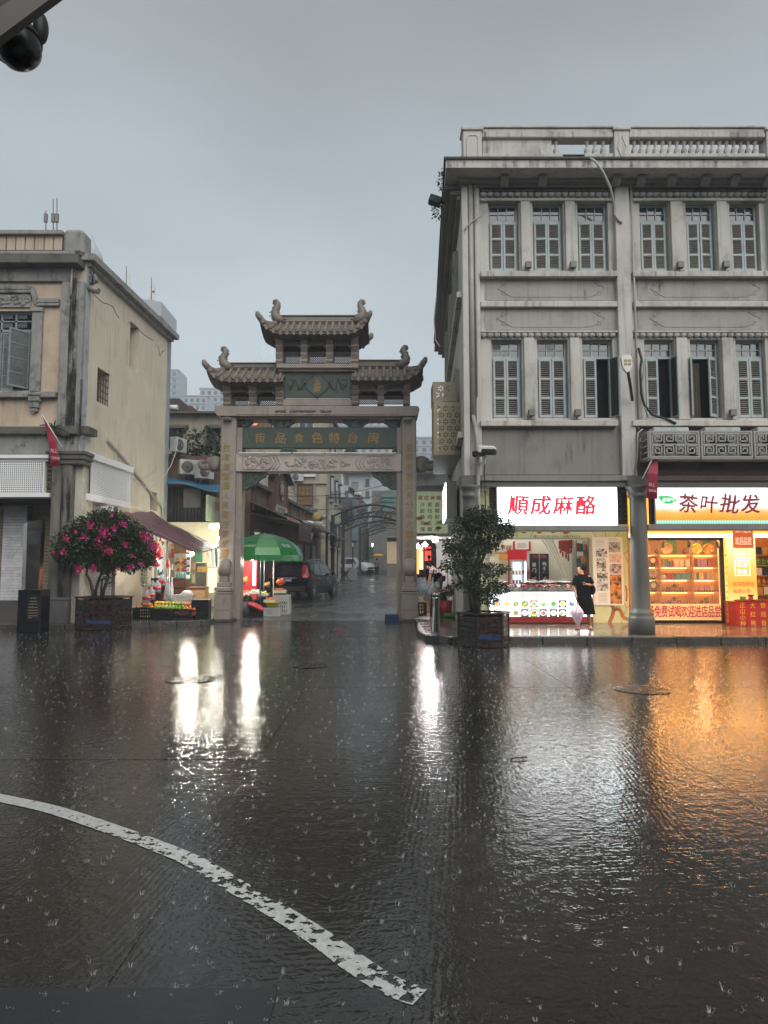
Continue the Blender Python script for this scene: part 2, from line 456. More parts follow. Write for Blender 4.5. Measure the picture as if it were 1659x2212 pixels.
# painted curve, worn through in patches
def paint_mat(name,col,hole,sc=9):
 t=NT(name)
 n=t.math('ADD',t.math('MULTIPLY',t.noise(sc,None,6,0.62),0.7),t.math('MULTIPLY',t.noise(1.2,None,2),0.3))
 sx=t.n('ShaderNodeSeparateXYZ');t.l(t.P(),sx.inputs[0]);n=t.math('ADD',n,t.ramp(sx.outputs['X'],-2.6,.3,.035,-.05))
 c=t.mix(t.ramp(t.noise(25,None,5),.35,.65),lin(col),tuple(k*.7 for k in lin(col)))
 b=t.bsdf(c,0.3,0,t.bump(t.noise(40,None,4),.25,.01))
 a=t.ramp(n,hole,hole+.012);t.l(a,b.inputs['Alpha']);return t.m
M_LINE=paint_mat('road_paint_white','#c2c4c0',0.437,17)
M_FADE=paint_mat('road_paint_faded','#8d8a84',0.54,20)
def ribbon(name,pts,w,m,z=.005):
 mb=MB();L=[];R_=[];q=[]
 for i in range(len(pts)-1):
  p0=pts[max(0,i-1)];p1=pts[i];p2=pts[i+1];p3=pts[min(len(pts)-1,i+2)]
  for k in range(24):
   s=k/24;q.append(.5*((2*p1)+(p2-p0)*s+(2*p0-5*p1+4*p2-p3)*s*s+(-p0+3*p1-3*p2+p3)*s**3))
 q.append(pts[-1])
 for i,p in enumerate(q):
  d=(q[min(i+1,len(q)-1)]-q[max(i-1,0)]).normalized();n=Vector((-d.y,d.x,0))*w/2
  j0,j1=rnd.uniform(.97,1.02),rnd.uniform(.96,1.02);L.append((p.x+n.x*j0,p.y+n.y*j0,z));R_.append((p.x-n.x*j1,p.y-n.y*j1,z))
 for i in range(len(q)-1):mb.poly([R_[i],R_[i+1],L[i+1],L[i]])
 return mb.build(name,m,kind='structure')
ribbon('road_marking',[G(-260,1690),G(-120,1700),G(0,1724),G(110,1748),G(215,1782),G(320,1820),G(420,1862),G(515,1918),G(610,1975),G(690,2026),G(770,2084),G(840,2128),G(908,2154)],.125,M_LINE,.0022)
ribbon('faded_marking',[G(920,1372),G(990,1392),G(1088,1414),G(1250,1428),G(1450,1436),G(1659,1444),G(1900,1456)],.12,M_FADE,.006)
ribbon('faded_marking',[G(1280,1600),G(1345,1652),G(1450,1722),G(1560,1796),G(1700,1880)],.06,M_FADE,.006)
mb=MB();p=G(600,2137);mb.box(-6,p.x,.6,p.y,.001,.0045);mb.build('asphalt_patch',M_PATCH,kind='structure')
# manhole covers
M_IRON=mat('wet_cast_iron','#2c2b2a',0.22,0.6,bump=.3,bscale=60)
for(x,y,w,lab)in((671,1438,80,'round iron manhole cover in the road straight before the gate'),(413,1468,106,'puddled manhole cover in front of the fruit stall'),(1389,1490,116,'round manhole cover in the orange shop reflection')):
 p=G(x,y);r=w/2*p.y/F
 t_=thing('manhole_cover',lab,'manhole',(p.x,p.y,0),group='manhole covers in the road')
 mb=MB();mb.lathe([(r,.001),(r,.005),(r*.95,.005),(r*.95,.003)],n=40,sm=False);mb.build('rim',M_IRON,t_,True)
 mb=MB();mb.lathe([(0.001,.006),(r*.9,.006),(r*.9,.001)],n=40,sm=False)
 for k in range(-3,4):
  for j in range(-3,4):
   if k*k+j*j<11:mb.box(k*r*.24-.03,k*r*.24+.03,j*r*.24-.012,j*r*.24+.012,.0062,.008)
 mb.build('plate',M_IRON,t_,True)
 # pavement on the shop side: tiles and kerb stones as pieces
PZ=.15
mb=MB();mb.box(.95,30,15.98,21.2,-.3,PZ-.012);pav=mb.build('pavement',M_BASE,kind='structure')
tile=MB();tile.box(0,.392,0,.392,-.05,0,.005);tile_me=tile.mesh('tile',M_PAVE)
for j in range(10):
 for i in range(24):
  x=1.0+i*.4+(.2 if j%2 else 0);y=15.98+.004+j*.4
  if x>10.4:continue
  put('tile',tile_me,pav,loc=(x,y,PZ+rnd.uniform(-.002,.002)))
mb=MB();mb.box(10.65,30,15.99,21.1,0,PZ-.001);mb.box(.96,10.65,19.99,21.1,0,PZ-.001);mb.build('tile_field',M_PAVE,pav)
ks=MB();ks.box(0,.988,-.24,0,-.2,0,.02);ks_me=ks.mesh('kerb_stone',M_KERB)
for i in range(12):put('kerb_stone',ks_me,pav,loc=(1.55+i,15.97,PZ+rnd.uniform(-.006,.004)))
# rounded corner of that pavement by the gate
for i,(p,q)in enumerate((((1.52,15.85),(1.05,16.35)),((1.03,16.4),(.93,17.25)),((.93,17.3),(.95,18.2)),((.95,18.25),(1.0,19.2)),((1.0,19.25),(1.08,20.2)))):
 mb=MB();mb.bar((*p,.03),(*q,.03),.2,.22,c=.02);mb.build('kerb_stone',M_KERB,pav)
mb=MB();mb.poly([(.95,21.2,PZ-.01),(1.2,21.2,PZ-.01),(30,21.2,PZ-.01),(30,60,1.2),(2.2,60,1.2),(1.1,24,.2)])
mb.build('alley_floor',M_STREET,kind='structure')
# pavement on the fruit-stall side
mb=MB();mb.box(-40,-8.3,19.75,30,-.3,.10);mb.prism([(-8.3,19.9,-.3),(-5.6,20.9,-.3),(-5.45,22.4,-.3),(-5.7,30,-.3),(-8.3,30,-.3)],(0,0,.42))
pavl=mb.build('pavement',M_PAVE,kind='structure')
pts=[(-12.9,19.6),(-11.9,19.6),(-10.9,19.6),(-9.9,19.6),(-8.9,19.62),(-8.2,19.75),(-7.5,20.0),(-6.8,20.3),(-6.1,20.6),(-5.5,20.95),(-5.35,21.8)]
for p,q in zip(pts,pts[1:]):
 a,b=Vector((*p,.03)),Vector((*q,.03));d=(b-a).normalized()*.006
 mb=MB();mb.bar(a+d,b-d,.2,.2,c=.015);mb.build('kerb_stone',M_KERB,pavl)
 # ------------------------------------------------------------------ arcade building on the shop side
M_STUCCO=mat('pebbledash_offwhite','#c4c0b8',0.8,var=.12,scale=1.1,dirt='#4a443b',dirt_amt=.5,streak=.9,bump=.5,bscale=70,grain=.45)
M_STUC2=mat('pebbledash_panel','#a8a49c',0.85,var=.10,scale=1.5,dirt='#5a5248',dirt_amt=.3,streak=.5,bump=.6,bscale=90,grain=.5)
M_FASC=mat('fascia_plaster_grey','#86827b',0.75,var=.12,scale=1.2,dirt='#3d3935',dirt_amt=.3,streak=.6,bump=.3,bscale=60,grain=.3)
M_FASC2=mat('fascia_plaster_mauve','#6a5552',0.75,var=.12,scale=1.2,dirt='#3d3030',dirt_amt=.3,streak=.6,bump=.3,bscale=60)
M_COLM=mat('painted_column_grey','#5d5b56',0.5,var=.10,scale=1.5,dirt='#55524b',dirt_amt=.3,streak=.5,bump=.2,bscale=50)
M_SHUT=mat('shutter_bluegrey','#a6b0b0',0.55,var=.10,scale=4,dirt='#5c5f5d',dirt_amt=.35)
M_SLAT=mat('slat_bluegrey','#9a958c',0.6,var=.15,scale=5,dirt='#5a5750',dirt_amt=.4,rnd_amt=.12)
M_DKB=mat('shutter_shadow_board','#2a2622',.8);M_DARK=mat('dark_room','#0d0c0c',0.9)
M_PANE=mat('old_window_glass','#3c4648',0.08,var=.35,scale=1.4,spec=.8)
M_PIPE=mat('pvc_pipe_grey','#a29f97',0.45,var=.1,scale=2,dirt='#55514a',dirt_amt=.4,streak=.5)
M_CABLE=mat('black_cable','#191919',0.5)
M_WIRE=mat('white_cable','#b5b5b0',0.5)
M_MOSS=mat('cornice_grime','#55524b',0.85,var=.35,scale=5,dirt='#1d1c18',dirt_amt=.8,streak=.8)
YP,YF=16.6,16.45
B=thing('arcade_building','grey-white three-storey arcade building with louvred shutters and balustrade over lit shops','building',(6,17,0))
XL=P(1000,700,YP).x;XR=13.5
zt=lambda y,Y=YP:P(1200,y,Y).z
UP=[(1055,1121),(1151,1217),(1248,1314),(1383,1446),(1483,1546),(1578,1642)]
LO=[(1062,1128),(1161,1228),(1259,1325),(1394,1459),(1493,1558),(1592,1656)]
holes=[R(a,437,b,585,YP)for a,b in UP]+[R(a,733,b,903,YP)for a,b in LO]
z1f,ztop=zt(919),zt(345)
wall(XL,XR,z1f,ztop,YP,holes,.35).build('front_wall',M_STUCCO,B)
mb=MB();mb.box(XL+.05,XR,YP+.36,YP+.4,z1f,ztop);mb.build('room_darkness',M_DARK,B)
# side wall along the street, flat roof
SD=Vector((.0537,1,0)).normalized();SL=13.0
def sidepos(t,out,z):return Vector((XL,YP,0))+SD*t+Vector((-out,0,z))
mb=MB()
a,b=sidepos(0,0,0),sidepos(SL,0,0)
mb.prism([(a.x,a.y,PZ),(a.x,a.y,ztop),(b.x,b.y,ztop),(b.x,b.y,PZ)],(.3,0,0))
mb.build('side_wall',M_STUCCO,B)
mb=MB();mb.prism([(XL,YP,ztop+.02),(XR,YP,ztop+.02),(XR,YP+SL,ztop+.02),(b.x,b.y,ztop+.02)],(0,0,.12));mb.build('roof_slab',M_MOSS,B)
mb=MB();mb.box(XR-.2,XR,YP+.01,YP+SL,PZ,ztop);mb.box(b.x,XR,b.y-.3,b.y,PZ,ztop);mb.build('back_wall',M_STUCCO,B)
def strip(x0,y0,x1,y1,Y0,Y1,m,name,c=.012):
 q=R(x0,y0,x1,y1,Y0);mb=MB();mb.box(q[0],q[1],Y0,Y1,q[2],q[3],c);return mb.build(name,m,B)
 # pilasters
strip(1000,372,1013,1030,YF,YP+.1,M_STUCCO,'pilaster');strip(1027,372,1038,1030,YF+.03,YP+.1,M_STUCCO,'pilaster')
strip(1013,372,1027,1030,YF+.09,YP+.1,M_STUCCO,'pilaster');strip(1336,372,1367,1030,YF,YP+.1,M_STUCCO,'pilaster')
strip(1672,372,1704,1030,YF,YP+.1,M_STUCCO,'pilaster')
for(xa,xb)in((1038.5,1335.5),(1367.5,1671)):
 strip(xa,584.5,xb,597,YF-.04,YP+.05,M_STUCCO,'sill_band');strip(xa,650,xb,662.5,YF+.02,YP+.05,M_STUCCO,'panel_band')
 strip(xa,907,xb,920,YF-.06,YP+.05,M_STUCCO,'sill_band')
 for(ya,yb)in((599,648.5),(664.5,713)):
  q=R(xa+9,ya,xb-2,yb,YP)
  mb=MB();mb.box(q[0],q[1],YP-.012,YP,q[2],q[3]);pn=mb.build('wall_panel',M_STUC2,B)
  w,hh=q[1]-q[0],q[3]-q[2];zc=(q[2]+q[3])/2;mb=MB();e=.12
  for s in(1,-1):
   xe=q[1]-.3 if s>0 else q[0]+.3
   pts=[(xe-s*.55,YP-.014,zc+hh*.36),(xe-s*.35,YP-.014,zc+hh*.36),(xe-s*.2,YP-.014,zc+hh*.2),(xe,YP-.014,zc),(xe-s*.2,YP-.014,zc-hh*.2),(xe-s*.35,YP-.014,zc-hh*.36),(xe-s*.55,YP-.014,zc-hh*.36)]
   mb.tube(pts,.012,5)
   for k in(1,-1):
    mb.tube([(xe-s*(.17+.06*cos(t*.9))+s*.02*t/8,YP-.014,zc+k*(hh*.2+.05*sin(t*.9)))for t in range(7)],.01,5)
  for k in(1,-1):mb.bar((q[0]+.82,YP-.014,zc+k*hh*.36),(q[1]-.82,YP-.014,zc+k*hh*.36),.02,.02)
  mb.build('scroll_relief',M_STUC2,pn)
 strip(xa,408,xb,413,YF+.02,YP+.05,M_MOSS,'moulding');strip(xa,428,xb,433,YF+.06,YP+.05,M_STUCCO,'moulding')
 strip(xa,714,xb,718,YF+.03,YP+.05,M_STUCCO,'moulding')
 # scallops
sm=MB();sm.lathe([(.085,0),(.085,.05),(.06,.08),(.02,.09)],n=12,axis=(0,-1,0));sc_me=sm.mesh('scallop',M_STUCCO)
for(xa,xb)in((1044,1333),(1372,1668)):
 for y in(420,723):
  x=xa
  while x<xb:put('scallop',sc_me,B,loc=P(x,y,YP-.01));x+=14.6
  # lesenes framing windows
for row,(ya,yb)in((UP,(434,584)),(LO,(729,906))):
 for i in range(5):
  if i==2:continue
  a,b=row[i][1],row[i+1][0];strip(a+5,ya,b-5,yb,YP-.09,YP+.02,M_STUCCO,'window_pier')
  # windows
slat_cache={}
def slat_mesh(w):
 k=round(w,3)
 if k not in slat_cache:
  m=MB();m.fbox((0,0,0),X_,Vector((0,.8,-.6)),k/2,.015,.005);slat_cache[k]=m.mesh('slat',M_SLAT)
 return slat_cache[k]
def leaf(par,hx,w,z0,z1,Y,side,ang,single):
 """shutter leaf hinged at hx; side=+1 extends to the right; ang opens it towards the viewer"""
 rot=(0,0,-side*ang);st=.05;Hh=z1-z0
 mb=MB()
 mb.box(0,side*st,-.02,.02,0,Hh,.004);mb.box(side*(w-st),side*w,-.02,.02,0,Hh,.004)
 rails=[(0,.07),(Hh*.33-.02,Hh*.33+.03),(Hh*.655-.02,Hh*.655+.03),(Hh-.06,Hh)]
 for a,b in rails:mb.box(side*st,side*(w-st),-.018,.018,a,b)
 mb.build('shutter',M_SHUT,par,loc=(hx,Y,z0),rot=rot);mb=MB();mb.box(side*st,side*(w-st),.022,.026,.02,Hh-.02);mb.build('slat_gap_shade',M_DKB,par,loc=(hx,Y,z0),rot=rot)  # dark sheet paints the shade in the gaps between slats
 sw=w-2*st;me=slat_mesh(sw);joined=MB();n=8
 for(a,b)in zip(rails,rails[1:]):
  for k in range(n):
   zz=a[1]+(b[0]-a[1])*(k+.5)/n;cx=side*w/2
   if single:
    lx,ly=cx*cos(rot[2]),cx*sin(rot[2])
    put('slat',me,par,loc=(hx+lx,Y+ly,z0+zz),rot=(rnd.uniform(-.1,.1),0,rot[2]))
   else:joined.fbox((cx,0,zz),X_,Vector((0,.8,-.6)),sw/2,.015,.005)
 if not single:joined.build('louvre',M_SLAT,par,loc=(hx,Y,z0),rot=rot,kind='stuff')
M_CURT=mat('faded_curtain','#6d6257',0.9,var=.2,scale=3)
pane_cache={}
def window(x0,x1,yt0,yt1,ys1,la,ra,single,curtain=False):
 q=R(x0,yt0,x1,ys1,YP);X0,X1=q[0]+.01,q[1]-.01;z0=zt(ys1)+.005;zm=zt(yt1);z1=zt(yt0)-.005;Yw=YP+.2;f=.045
 mb=MB()
 for a,b,c,d in((X0,X0+f,z0,z1),(X1-f,X1,z0,z1),(X0+f,X1-f,z1-f,z1),(X0+f,X1-f,z0,z0+.03),(X0+f,X1-f,zm-.03,zm+.03)):mb.box(a,b,Yw-.05,Yw+.05,c,d,.004)
 for k in(1,2):
  x=X0+f+(X1-X0-2*f)*k/3;mb.box(x-.011,x+.011,Yw-.025,Yw+.02,zm+.03,z1-f)
 zz=(zm+.03+z1-f)/2;mb.box(X0+f,X1-f,Yw-.022,Yw+.018,zz-.011,zz+.011)
 w=mb.build('window',M_SHUT,B)
 pw=(X1-X0-2*f)/3-.022;ph=(z1-f-zm-.03)/2-.022
 key=(round(pw,2),round(ph,2))
 if key not in pane_cache:
  m=MB();m.box(-pw/2,pw/2,-.004,.004,-ph/2,ph/2);pane_cache[key]=m.mesh('pane',M_PANE)
 for i in range(3):
  for j in range(2):
   put('pane',pane_cache[key],w,loc=(X0+f+(X1-X0-2*f)*(i+.5)/3,Yw+.005,zm+.03+(z1-f-zm-.03)*(j+.5)/2),rot=(rnd.uniform(-.03,.03),0,rnd.uniform(-.03,.03)))
 lw=(X1-X0-2*f)/2-.004;Yl=Yw-.08
 leaf(w,X0+f,lw,z0+.03,zm-.035,Yl,1,la,single);leaf(w,X1-f,lw,z0+.03,zm-.035,Yl,-1,ra,single)
 if curtain:
  mb=MB();n=10
  for i in range(n):
   xa=X0+.12+.22*i/n;mb.poly([(xa,Yw+.1+.02*sin(i*2),z0+.05),(xa+.025,Yw+.1+.02*sin(i*2+2),z0+.05),(xa+.022,Yw+.1+.02*sin(i*2+2),zm-.1),(xa-.003,Yw+.1+.02*sin(i*2),zm-.1)])
  mb.build('curtain',M_CURT,w)
for a,b in UP:window(a,b,437,473,585,max(0,rnd.uniform(-.1,.14)),max(0,rnd.uniform(-.1,.14)),False)
opens=[(0,0),(0,0),(0,2.15),(0,1.75),(1.95,.55),(0,0)]
for(a,b),(la,ra)in zip(LO,opens):window(a,b,733,769,903,la,ra,True,la+ra>0)
# eave with modillions
xe=P(963,347,15.85).x;ze0,ze1=P(1200,362,15.85).z,P(1200,345,15.85).z
mb=MB();es=Vector((xe,15.85,0));ee=es+SD*(SL+.6)
mb.prism([(es.x,es.y,ze0),(XR,15.85,ze0),(XR,YP+.3,ze0),(XL+.4,YP+.3,ze0),(b.x+.3,ee.y,ze0),(ee.x,ee.y,ze0)]if False else[(es.x,es.y,ze0),(13.5,15.85,ze0),(13.5,YP-.01,ze0),(XL-.001,YP-.01,ze0),(ee.x+XL-xe-.001,ee.y,ze0),(ee.x,ee.y,ze0)],(0,0,ze1-ze0))
mb.build('eave',M_STUCCO,B)
mb=MB();mb.prism([(es.x-.05,es.y-.05,ze1+.002),(13.5,15.8,ze1+.002),(13.5,16.4,ze1+.002),(XL+.2,16.4,ze1+.002),(ee.x+.5,ee.y,ze1+.002),(ee.x-.05,ee.y,ze1+.002)],(0,0,.05));mb.build('eave_capping',M_MOSS,B)
strip(990,378,1800,392,YP-.3,YP+.02,M_FASC,'cove_moulding');strip(995,392,1800,404,YP-.16,YP+.02,M_FASC,'cove_moulding')
mo=MB();mo.prism([(-.1,0,0),(-.1,-.16,0),(-.1,-.16,-.08),(-.1,-.06,-.16),(-.1,0,-.2)],(.2,0,0));mo_me=mo.mesh('modillion',M_FASC)
for x in(1084,1164,1320,1372,1436,1508,1570,1640):put('modillion',mo_me,B,loc=(P(x,380,YP).x,YP-.31,ze0-.02))
mb=MB()
for t in range(3):mb.fbox(sidepos(SL/2,.06+.08*t,ze0-.06-.14*(2-t)),SD,Vector((1,0,0)),SL/2,.06+.08*t,.05)
mb.build('side_cornice',M_FASC,B)
# balustrade
zr0,zr1=P(1200,300,16.2).z,P(1200,281,16.2).z;zb0,zb1=ze1+.06,P(1200,333,16.2).z
def pier(xa,xb,y0,name='parapet_pier'):
 q=R(xa,y0,xb,344,16.15);mb=MB();mb.box(q[0],q[1],16.12,16.5,zb0,q[3],.015);mb.box(q[0]-.04,q[1]+.04,16.08,16.54,q[3]+.003,q[3]+.09,.02)
 o=mb.build(name,M_STUCCO,B);return q,o
q1,po=pier(1000,1041,284);q2,po2=pier(1326,1359,284);q3,po3=pier(1655,1690,284)
for q,o,dia in((q1,po,False),(q2,po2,True),(q3,po3,True)):
 mb=MB();xc=(q[0]+q[1])/2;zc=(zb0+q[3])/2;hw,hh=(q[1]-q[0])*.3,(q[3]-zb0)*.36
 pts=[(xc-hw,zc),(xc,zc+hh),(xc+hw,zc),(xc,zc-hh)]if dia else[(xc-hw,zc+hh*.7),(xc-hw*.7,zc+hh),(xc+hw*.7,zc+hh),(xc+hw,zc+hh*.7),(xc+hw,zc-hh*.7),(xc+hw*.7,zc-hh),(xc-hw*.7,zc-hh),(xc-hw,zc-hh*.7)]
 mb.tube([(x,16.118,z)for x,z in pts],.018,5,True);mb.build('relief',M_STUCCO,o)
for(qa,qb)in((q1[1],q2[0]),(q2[1],q3[0])):
 mb=MB();mb.box(qa+.01,qb-.01,16.14,16.46,zr0,zr1,.02);mb.box(qa+.01,qb-.01,16.1,16.5,zr1+.002,zr1+.06,.015);mb.build('handrail',M_STUCCO,B)
 mb=MB();xs=P(1215,330,16.2).x
 if qa<5:
  mb.box(qa+.01,xs,16.16,16.44,zb0,zb1,.01);mb.box(P(1262,330,16.2).x,qb-.01,16.16,16.44,zb0,zb1,.01)
 else:mb.box(qa+.01,qb-.01,16.16,16.44,zb0,zb1,.01)
 mb.build('plinth_rail',M_STUCCO,B)
q=R(1043,300,1192,340,16.2);mb=MB();mb.box(q[0],q[1],16.22,16.38,zb1,zr0);mb.build('parapet_panel',M_STUCCO,B)
hb=zr0-zb1;bal=MB();bal.lathe([(.06,0),(.06,hb*.08),(.04,hb*.13),(.075,hb*.3),(.07,hb*.42),(.035,hb*.62),(.032,hb*.76),(.055,hb*.84),(.055,hb*.9),(.06,hb*.92),(.06,hb)],n=12);bal_me=bal.mesh('baluster',M_STUCCO)
for x in[1201,1268,1285,1302.5]+[1370+15.35*i for i in range(18)]:put('baluster',bal_me,B,loc=(P(x,330,16.3).x,16.3,zb1))
# fascia, beams, arcade ceiling, shopfront wall
strip(1037,920.5,1372,1026,YP-.02,YP+.3,M_FASC,'fascia');strip(1372.5,920.5,1760,1026,YP-.03,YP+.3,M_FASC2,'fascia')
strip(1030,1026.5,1360,1038,YF-.03,YP+.3,M_FASC,'beam');strip(1404,1026.5,1760,1038,YF-.03,YP+.3,M_FASC2,'beam')
strip(1040,1038.5,1357,1052,YF+.05,YP+.3,M_COLM,'beam');strip(1404,1038.5,1760,1052,YF+.05,YP+.3,M_COLM,'beam')
YS=19.8
zc=zt(1040);mb=MB();mb.box(XL+.3,XR,YP+.31,YS+3.6,zc+.1,zc+.3);mb.build('arcade_ceiling',mat('ceiling_white','#b5b2aa',.8),B)
# columns
def column(x,yb,s=1.0,name='column'):
 q=P(x,1100,16.4);h=zt(1052)-PZ;r=.205*s
 t_=MB();t_.lathe([(.30*s,.0),(.30*s,.36),(.285*s,.40),(.265*s,.42),(.275*s,.46),(.25*s,.52),(.23*s,.55),(r*1.04,.60),(r*1.03,1.2),(r*.94,h-.42),(r*.94,h-.3),(r*1.1,h-.27),(r*1.12,h-.22),(r*1.0,h-.2),(r*1.05,h-.12),(r*1.35,h-.05),(r*1.4,h)],(q.x,16.42,PZ),n=28)
 return t_.build(name,M_COLM,B)
column(1379,1370);column(1016,1340,.9);column(1690,1370)
strip(1357,1026.5,1401,1051.5,YF-.05,YP+.3,M_COLM,'column_capital');strip(996,1026.5,1036,1051.5,YF-.05,YP+.3,M_COLM,'column_capital')
# downpipes and cables
mb=MB();x=P(1020,700,YF-.02).x;mb.tube([(x,YF+.04,zt(372)),(x,YF+.04,zt(905))],.065,10)
x2=P(1031,1000,YF).x;mb.tube([(x,YF+.02,zt(900)),(x+.05,YF-.04,zt(925)),(x2,YF-.08,zt(960)),(x2,YF-.1,PZ+.02)],.05,10);mb.build('downpipe',M_PIPE,B)
mb=MB();x=P(1372.5,700,YF).x;mb.tube([(x,YF-.0,zt(400)),(x,YF-.0,zt(930))],.028,8);mb.build('downpipe',M_PIPE,B)
mb=MB();x=P(1029,700,YF).x;mb.tube([(x,YF-.0,zt(400)),(x,YF,zt(860))],.02,6);mb.build('conduit',M_PIPE,B)
def cable(name,pts,r,m,Y,par,yy=None):
 mb=MB();mb.tube([P(x,y,(Y if len(p_)==2 else p_[2]))for p_ in pts for x,y in[p_[:2]]],r,6);return mb.build(name,m,par)
cable('service_cable',[(1276,342,15.8),(1286,349,15.7),(1303,372,15.8),(1318,405,16.0),(1326,440,16.2),(1326,462,16.4),(1336,475),(1344,482)],.03,M_WIRE,YF-.03,B)
cable('service_cable',[(1004,498),(1008,489),(1020,478),(1032,471),(1041,466)],.016,M_PIPE,YF-.05,B)
cable('service_cable',[(1379,752),(1386,775),(1383,800),(1385,850),(1392,875),(1410,897),(1440,905),(1460,915)],.03,M_CABLE,YF-.08,B)
cable('service_cable',[(1384,760),(1392,790),(1387,830),(1393,880),(1400,900)],.02,M_PIPE,YF-.08,B)
cable('service_cable',[(1048,990),(1046,1020),(1047,1050),(1049,1080),(1048,1120)],.014,M_CABLE,YF-.14,B)
cable('service_cable',[(1388,927),(1378,935),(1377,985),(1371,1030)],.02,M_PIPE,YF-.06,B)
cable('service_cable',[(943,640,20),(938,690,20),(941,735,19.6),(950,748,19)],.02,M_WIRE,YF,B)
# side windows seen at a slant
for t0,(za,zb)in((2.0,(8.75,10.3)),(2.0,(5.2,7.0)),(5.0,(8.75,10.3)),(5.0,(5.2,7.0)),(8.5,(8.75,10.3)),(8.5,(5.2,7.0))):
 mb=MB()
 for(a,b,c,d)in((t0-.1,t0,za-.1,zb+.1),(t0+1.0,t0+1.1,za-.1,zb+.1),(t0,t0+1,zb,zb+.12),(t0-.15,t0+1.15,za-.18,za-.06)):
  mb.fbox(sidepos((a+b)/2,.06,(c+d)/2),SD,Vector((1,0,0)),(b-a)/2,.06,(d-c)/2)
 w=mb.build('window_surround',M_STUC2,B)
 mb=MB();mb.fbox(sidepos(t0+.5,.005,(za+zb)/2),SD,Vector((1,0,0)),.5,.01,(zb-za)/2);mb.build('shutter',M_SHUT,w)
for z in(4.9,8.4):
 mb=MB();mb.fbox(sidepos(SL/2,.07,z),SD,Vector((1,0,0)),SL/2,.07,.07);mb.build('string_course',M_STUCCO,B)
 # floodlights under the windows
fl=MB();fl.box(-.075,.075,-.1,.02,0,.16,.01);fl.box(-.012,.012,-.02,.02,-.08,0)
fl_me=fl.mesh('floodlight',mat('grey_lamp_housing','#6a6a68',.5,.3))
for i,(x,y,l)in enumerate(((1142,578,'between first and second top-floor windows'),(1239,578,'between second and third top-floor windows'),(1471,578,'between fourth and fifth top-floor windows'),(1570,577,'between fifth and sixth top-floor windows'),(1149,898,'between first and second middle-floor windows'),(1249,898,'between second and third middle-floor windows'),(1585,898,'before the sixth middle-floor window'))):
 p=P(x,y,YF-.1);put('floodlight',fl_me,label='small grey floodlight '+l,cat='floodlight',group='floodlights on the window sills',loc=(p.x,YF-.02,p.z))
 # ------------------------------------------------------------------ shop signs
M_LITW=glow('lit_white_panel',(0.86,0.95,0.97),4.6,.06)
M_LITW2=glow('lit_menu_white',(1.0,1.0,1.0),1.7)
M_LRED=glow('lit_red_letter',(0.78,0.035,0.06),1.0)
M_LINK=glow('lit_dark_letter',(0.16,0.10,0.10),1.0)
M_CASE=mat('sign_case_aluminium','#8c8a86',0.4,0.5,var=.08)
M_GREYM=mat('grey_painted_metal','#7f7d79',0.45,0.2,dirt='#4a4844',dirt_amt=.4)
M_INK=mat('black_ink','#141312',.6);M_REDP=mat('red_print','#b01a1e',.5);M_WHITE=mat('white_paint','#d8d6cf',.5,var=.06);M_PAPER=mat('white_paper','#d9d7d0',.7,var=.05)
def panel(q,Y,m,par,name,t=.01):
 mb=MB();mb.box(q[0],q[1],Y,Y+t,q[2],q[3]);return mb.build(name,m,par)
def lbl(body,x,y,size,Y,m,par,pitch=None,**kw):
 """letters placed on the plane at distance Y; x, y, size and pitch in photo units"""
 p=P(x,y,Y);k=Y/F
 return text(body,m,par,p,X_,Z_,size*k,pitch=(pitch*k if pitch else None),**kw)
q=R(1075,1053,1333,1134,16.5)
S1=thing('shop_sign','white backlit sign with four big red characters above the dessert shop','sign',((q[0]+q[1])/2,16.6,q[2]))
mb=MB();mb.box(q[0]-.03,q[1]+.03,16.515,16.72,q[2]-.03,q[3]+.03,.008);mb.build('case',M_CASE,S1)
panel(q,16.5,M_LITW,S1,'lit_panel')
lbl('順成麻酪',1102,1075.5+36,38,16.5,M_LRED,S1,48.5,bold=6,shear=.12,jit=.05,brush=.02)
lbl('厦门古早味',1305,1083,7,16.5,M_LINK,S1,8.6,vertical=True,bold=1,brush=.02)
lbl('厦门特色小吃',1256,1127,5.6,16.5,M_LRED,S1,8.0,bold=1,shear=.1,brush=.02)
mb=MB();k=16.5/F
for(xa,xb,za,zb)in((q[0]+.05,q[1]-.05,q[3]-.05,0),(q[0]+.05,q[1]-.05,q[2]+.04,0)):
 x=xa
 while x<xb:mb.box(x,x+.05,16.496,16.4985,za-.008,za+.008);mb.box(x+.015,x+.03,16.496,16.4985,za+.01,za+.022);x+=.07
for xx in(q[0]+.05,q[1]-.07):
 z=q[2]+.07
 while z<q[3]-.09:mb.box(xx,xx+.018,16.496,16.4985,z,z+.045);z+=.065
mb.build('printed_border',M_LINK,S1,kind='stuff')
strip(1055,1135.5,1359,1147,16.38,16.75,M_GREYM,'sign_shelf');strip(1400,1132.5,1760,1145,16.38,16.75,M_GREYM,'sign_shelf')
for i,(xa,xb,cc)in enumerate(((1060,1355,(.93,1,1)),(1405,1720,(1,.42,.07)))):  # added unseen battens that brighten the reflections in the wet road
 q=R(xa,1147,xb,1149,16.5);T=thing('added_batten',['added hidden white batten under the dessert sign shelf','added hidden warm batten under the tea sign shelf'][i],'lamp',((q[0]+q[1])/2,16.6,q[2]-.03),group='added battens hidden under the sign shelves');mb=MB();mb.box(q[0],q[1],16.77,16.99,q[2]+.085,q[2]+.11);mb.build('housing',M_CASE,T);mb=MB();mb.box(q[0],q[1],16.78,16.98,q[2]+.07,q[2]+.084);mb.build('diffuser',glow('batten_%d'%i,cc,48 if i==0 else 60),T)
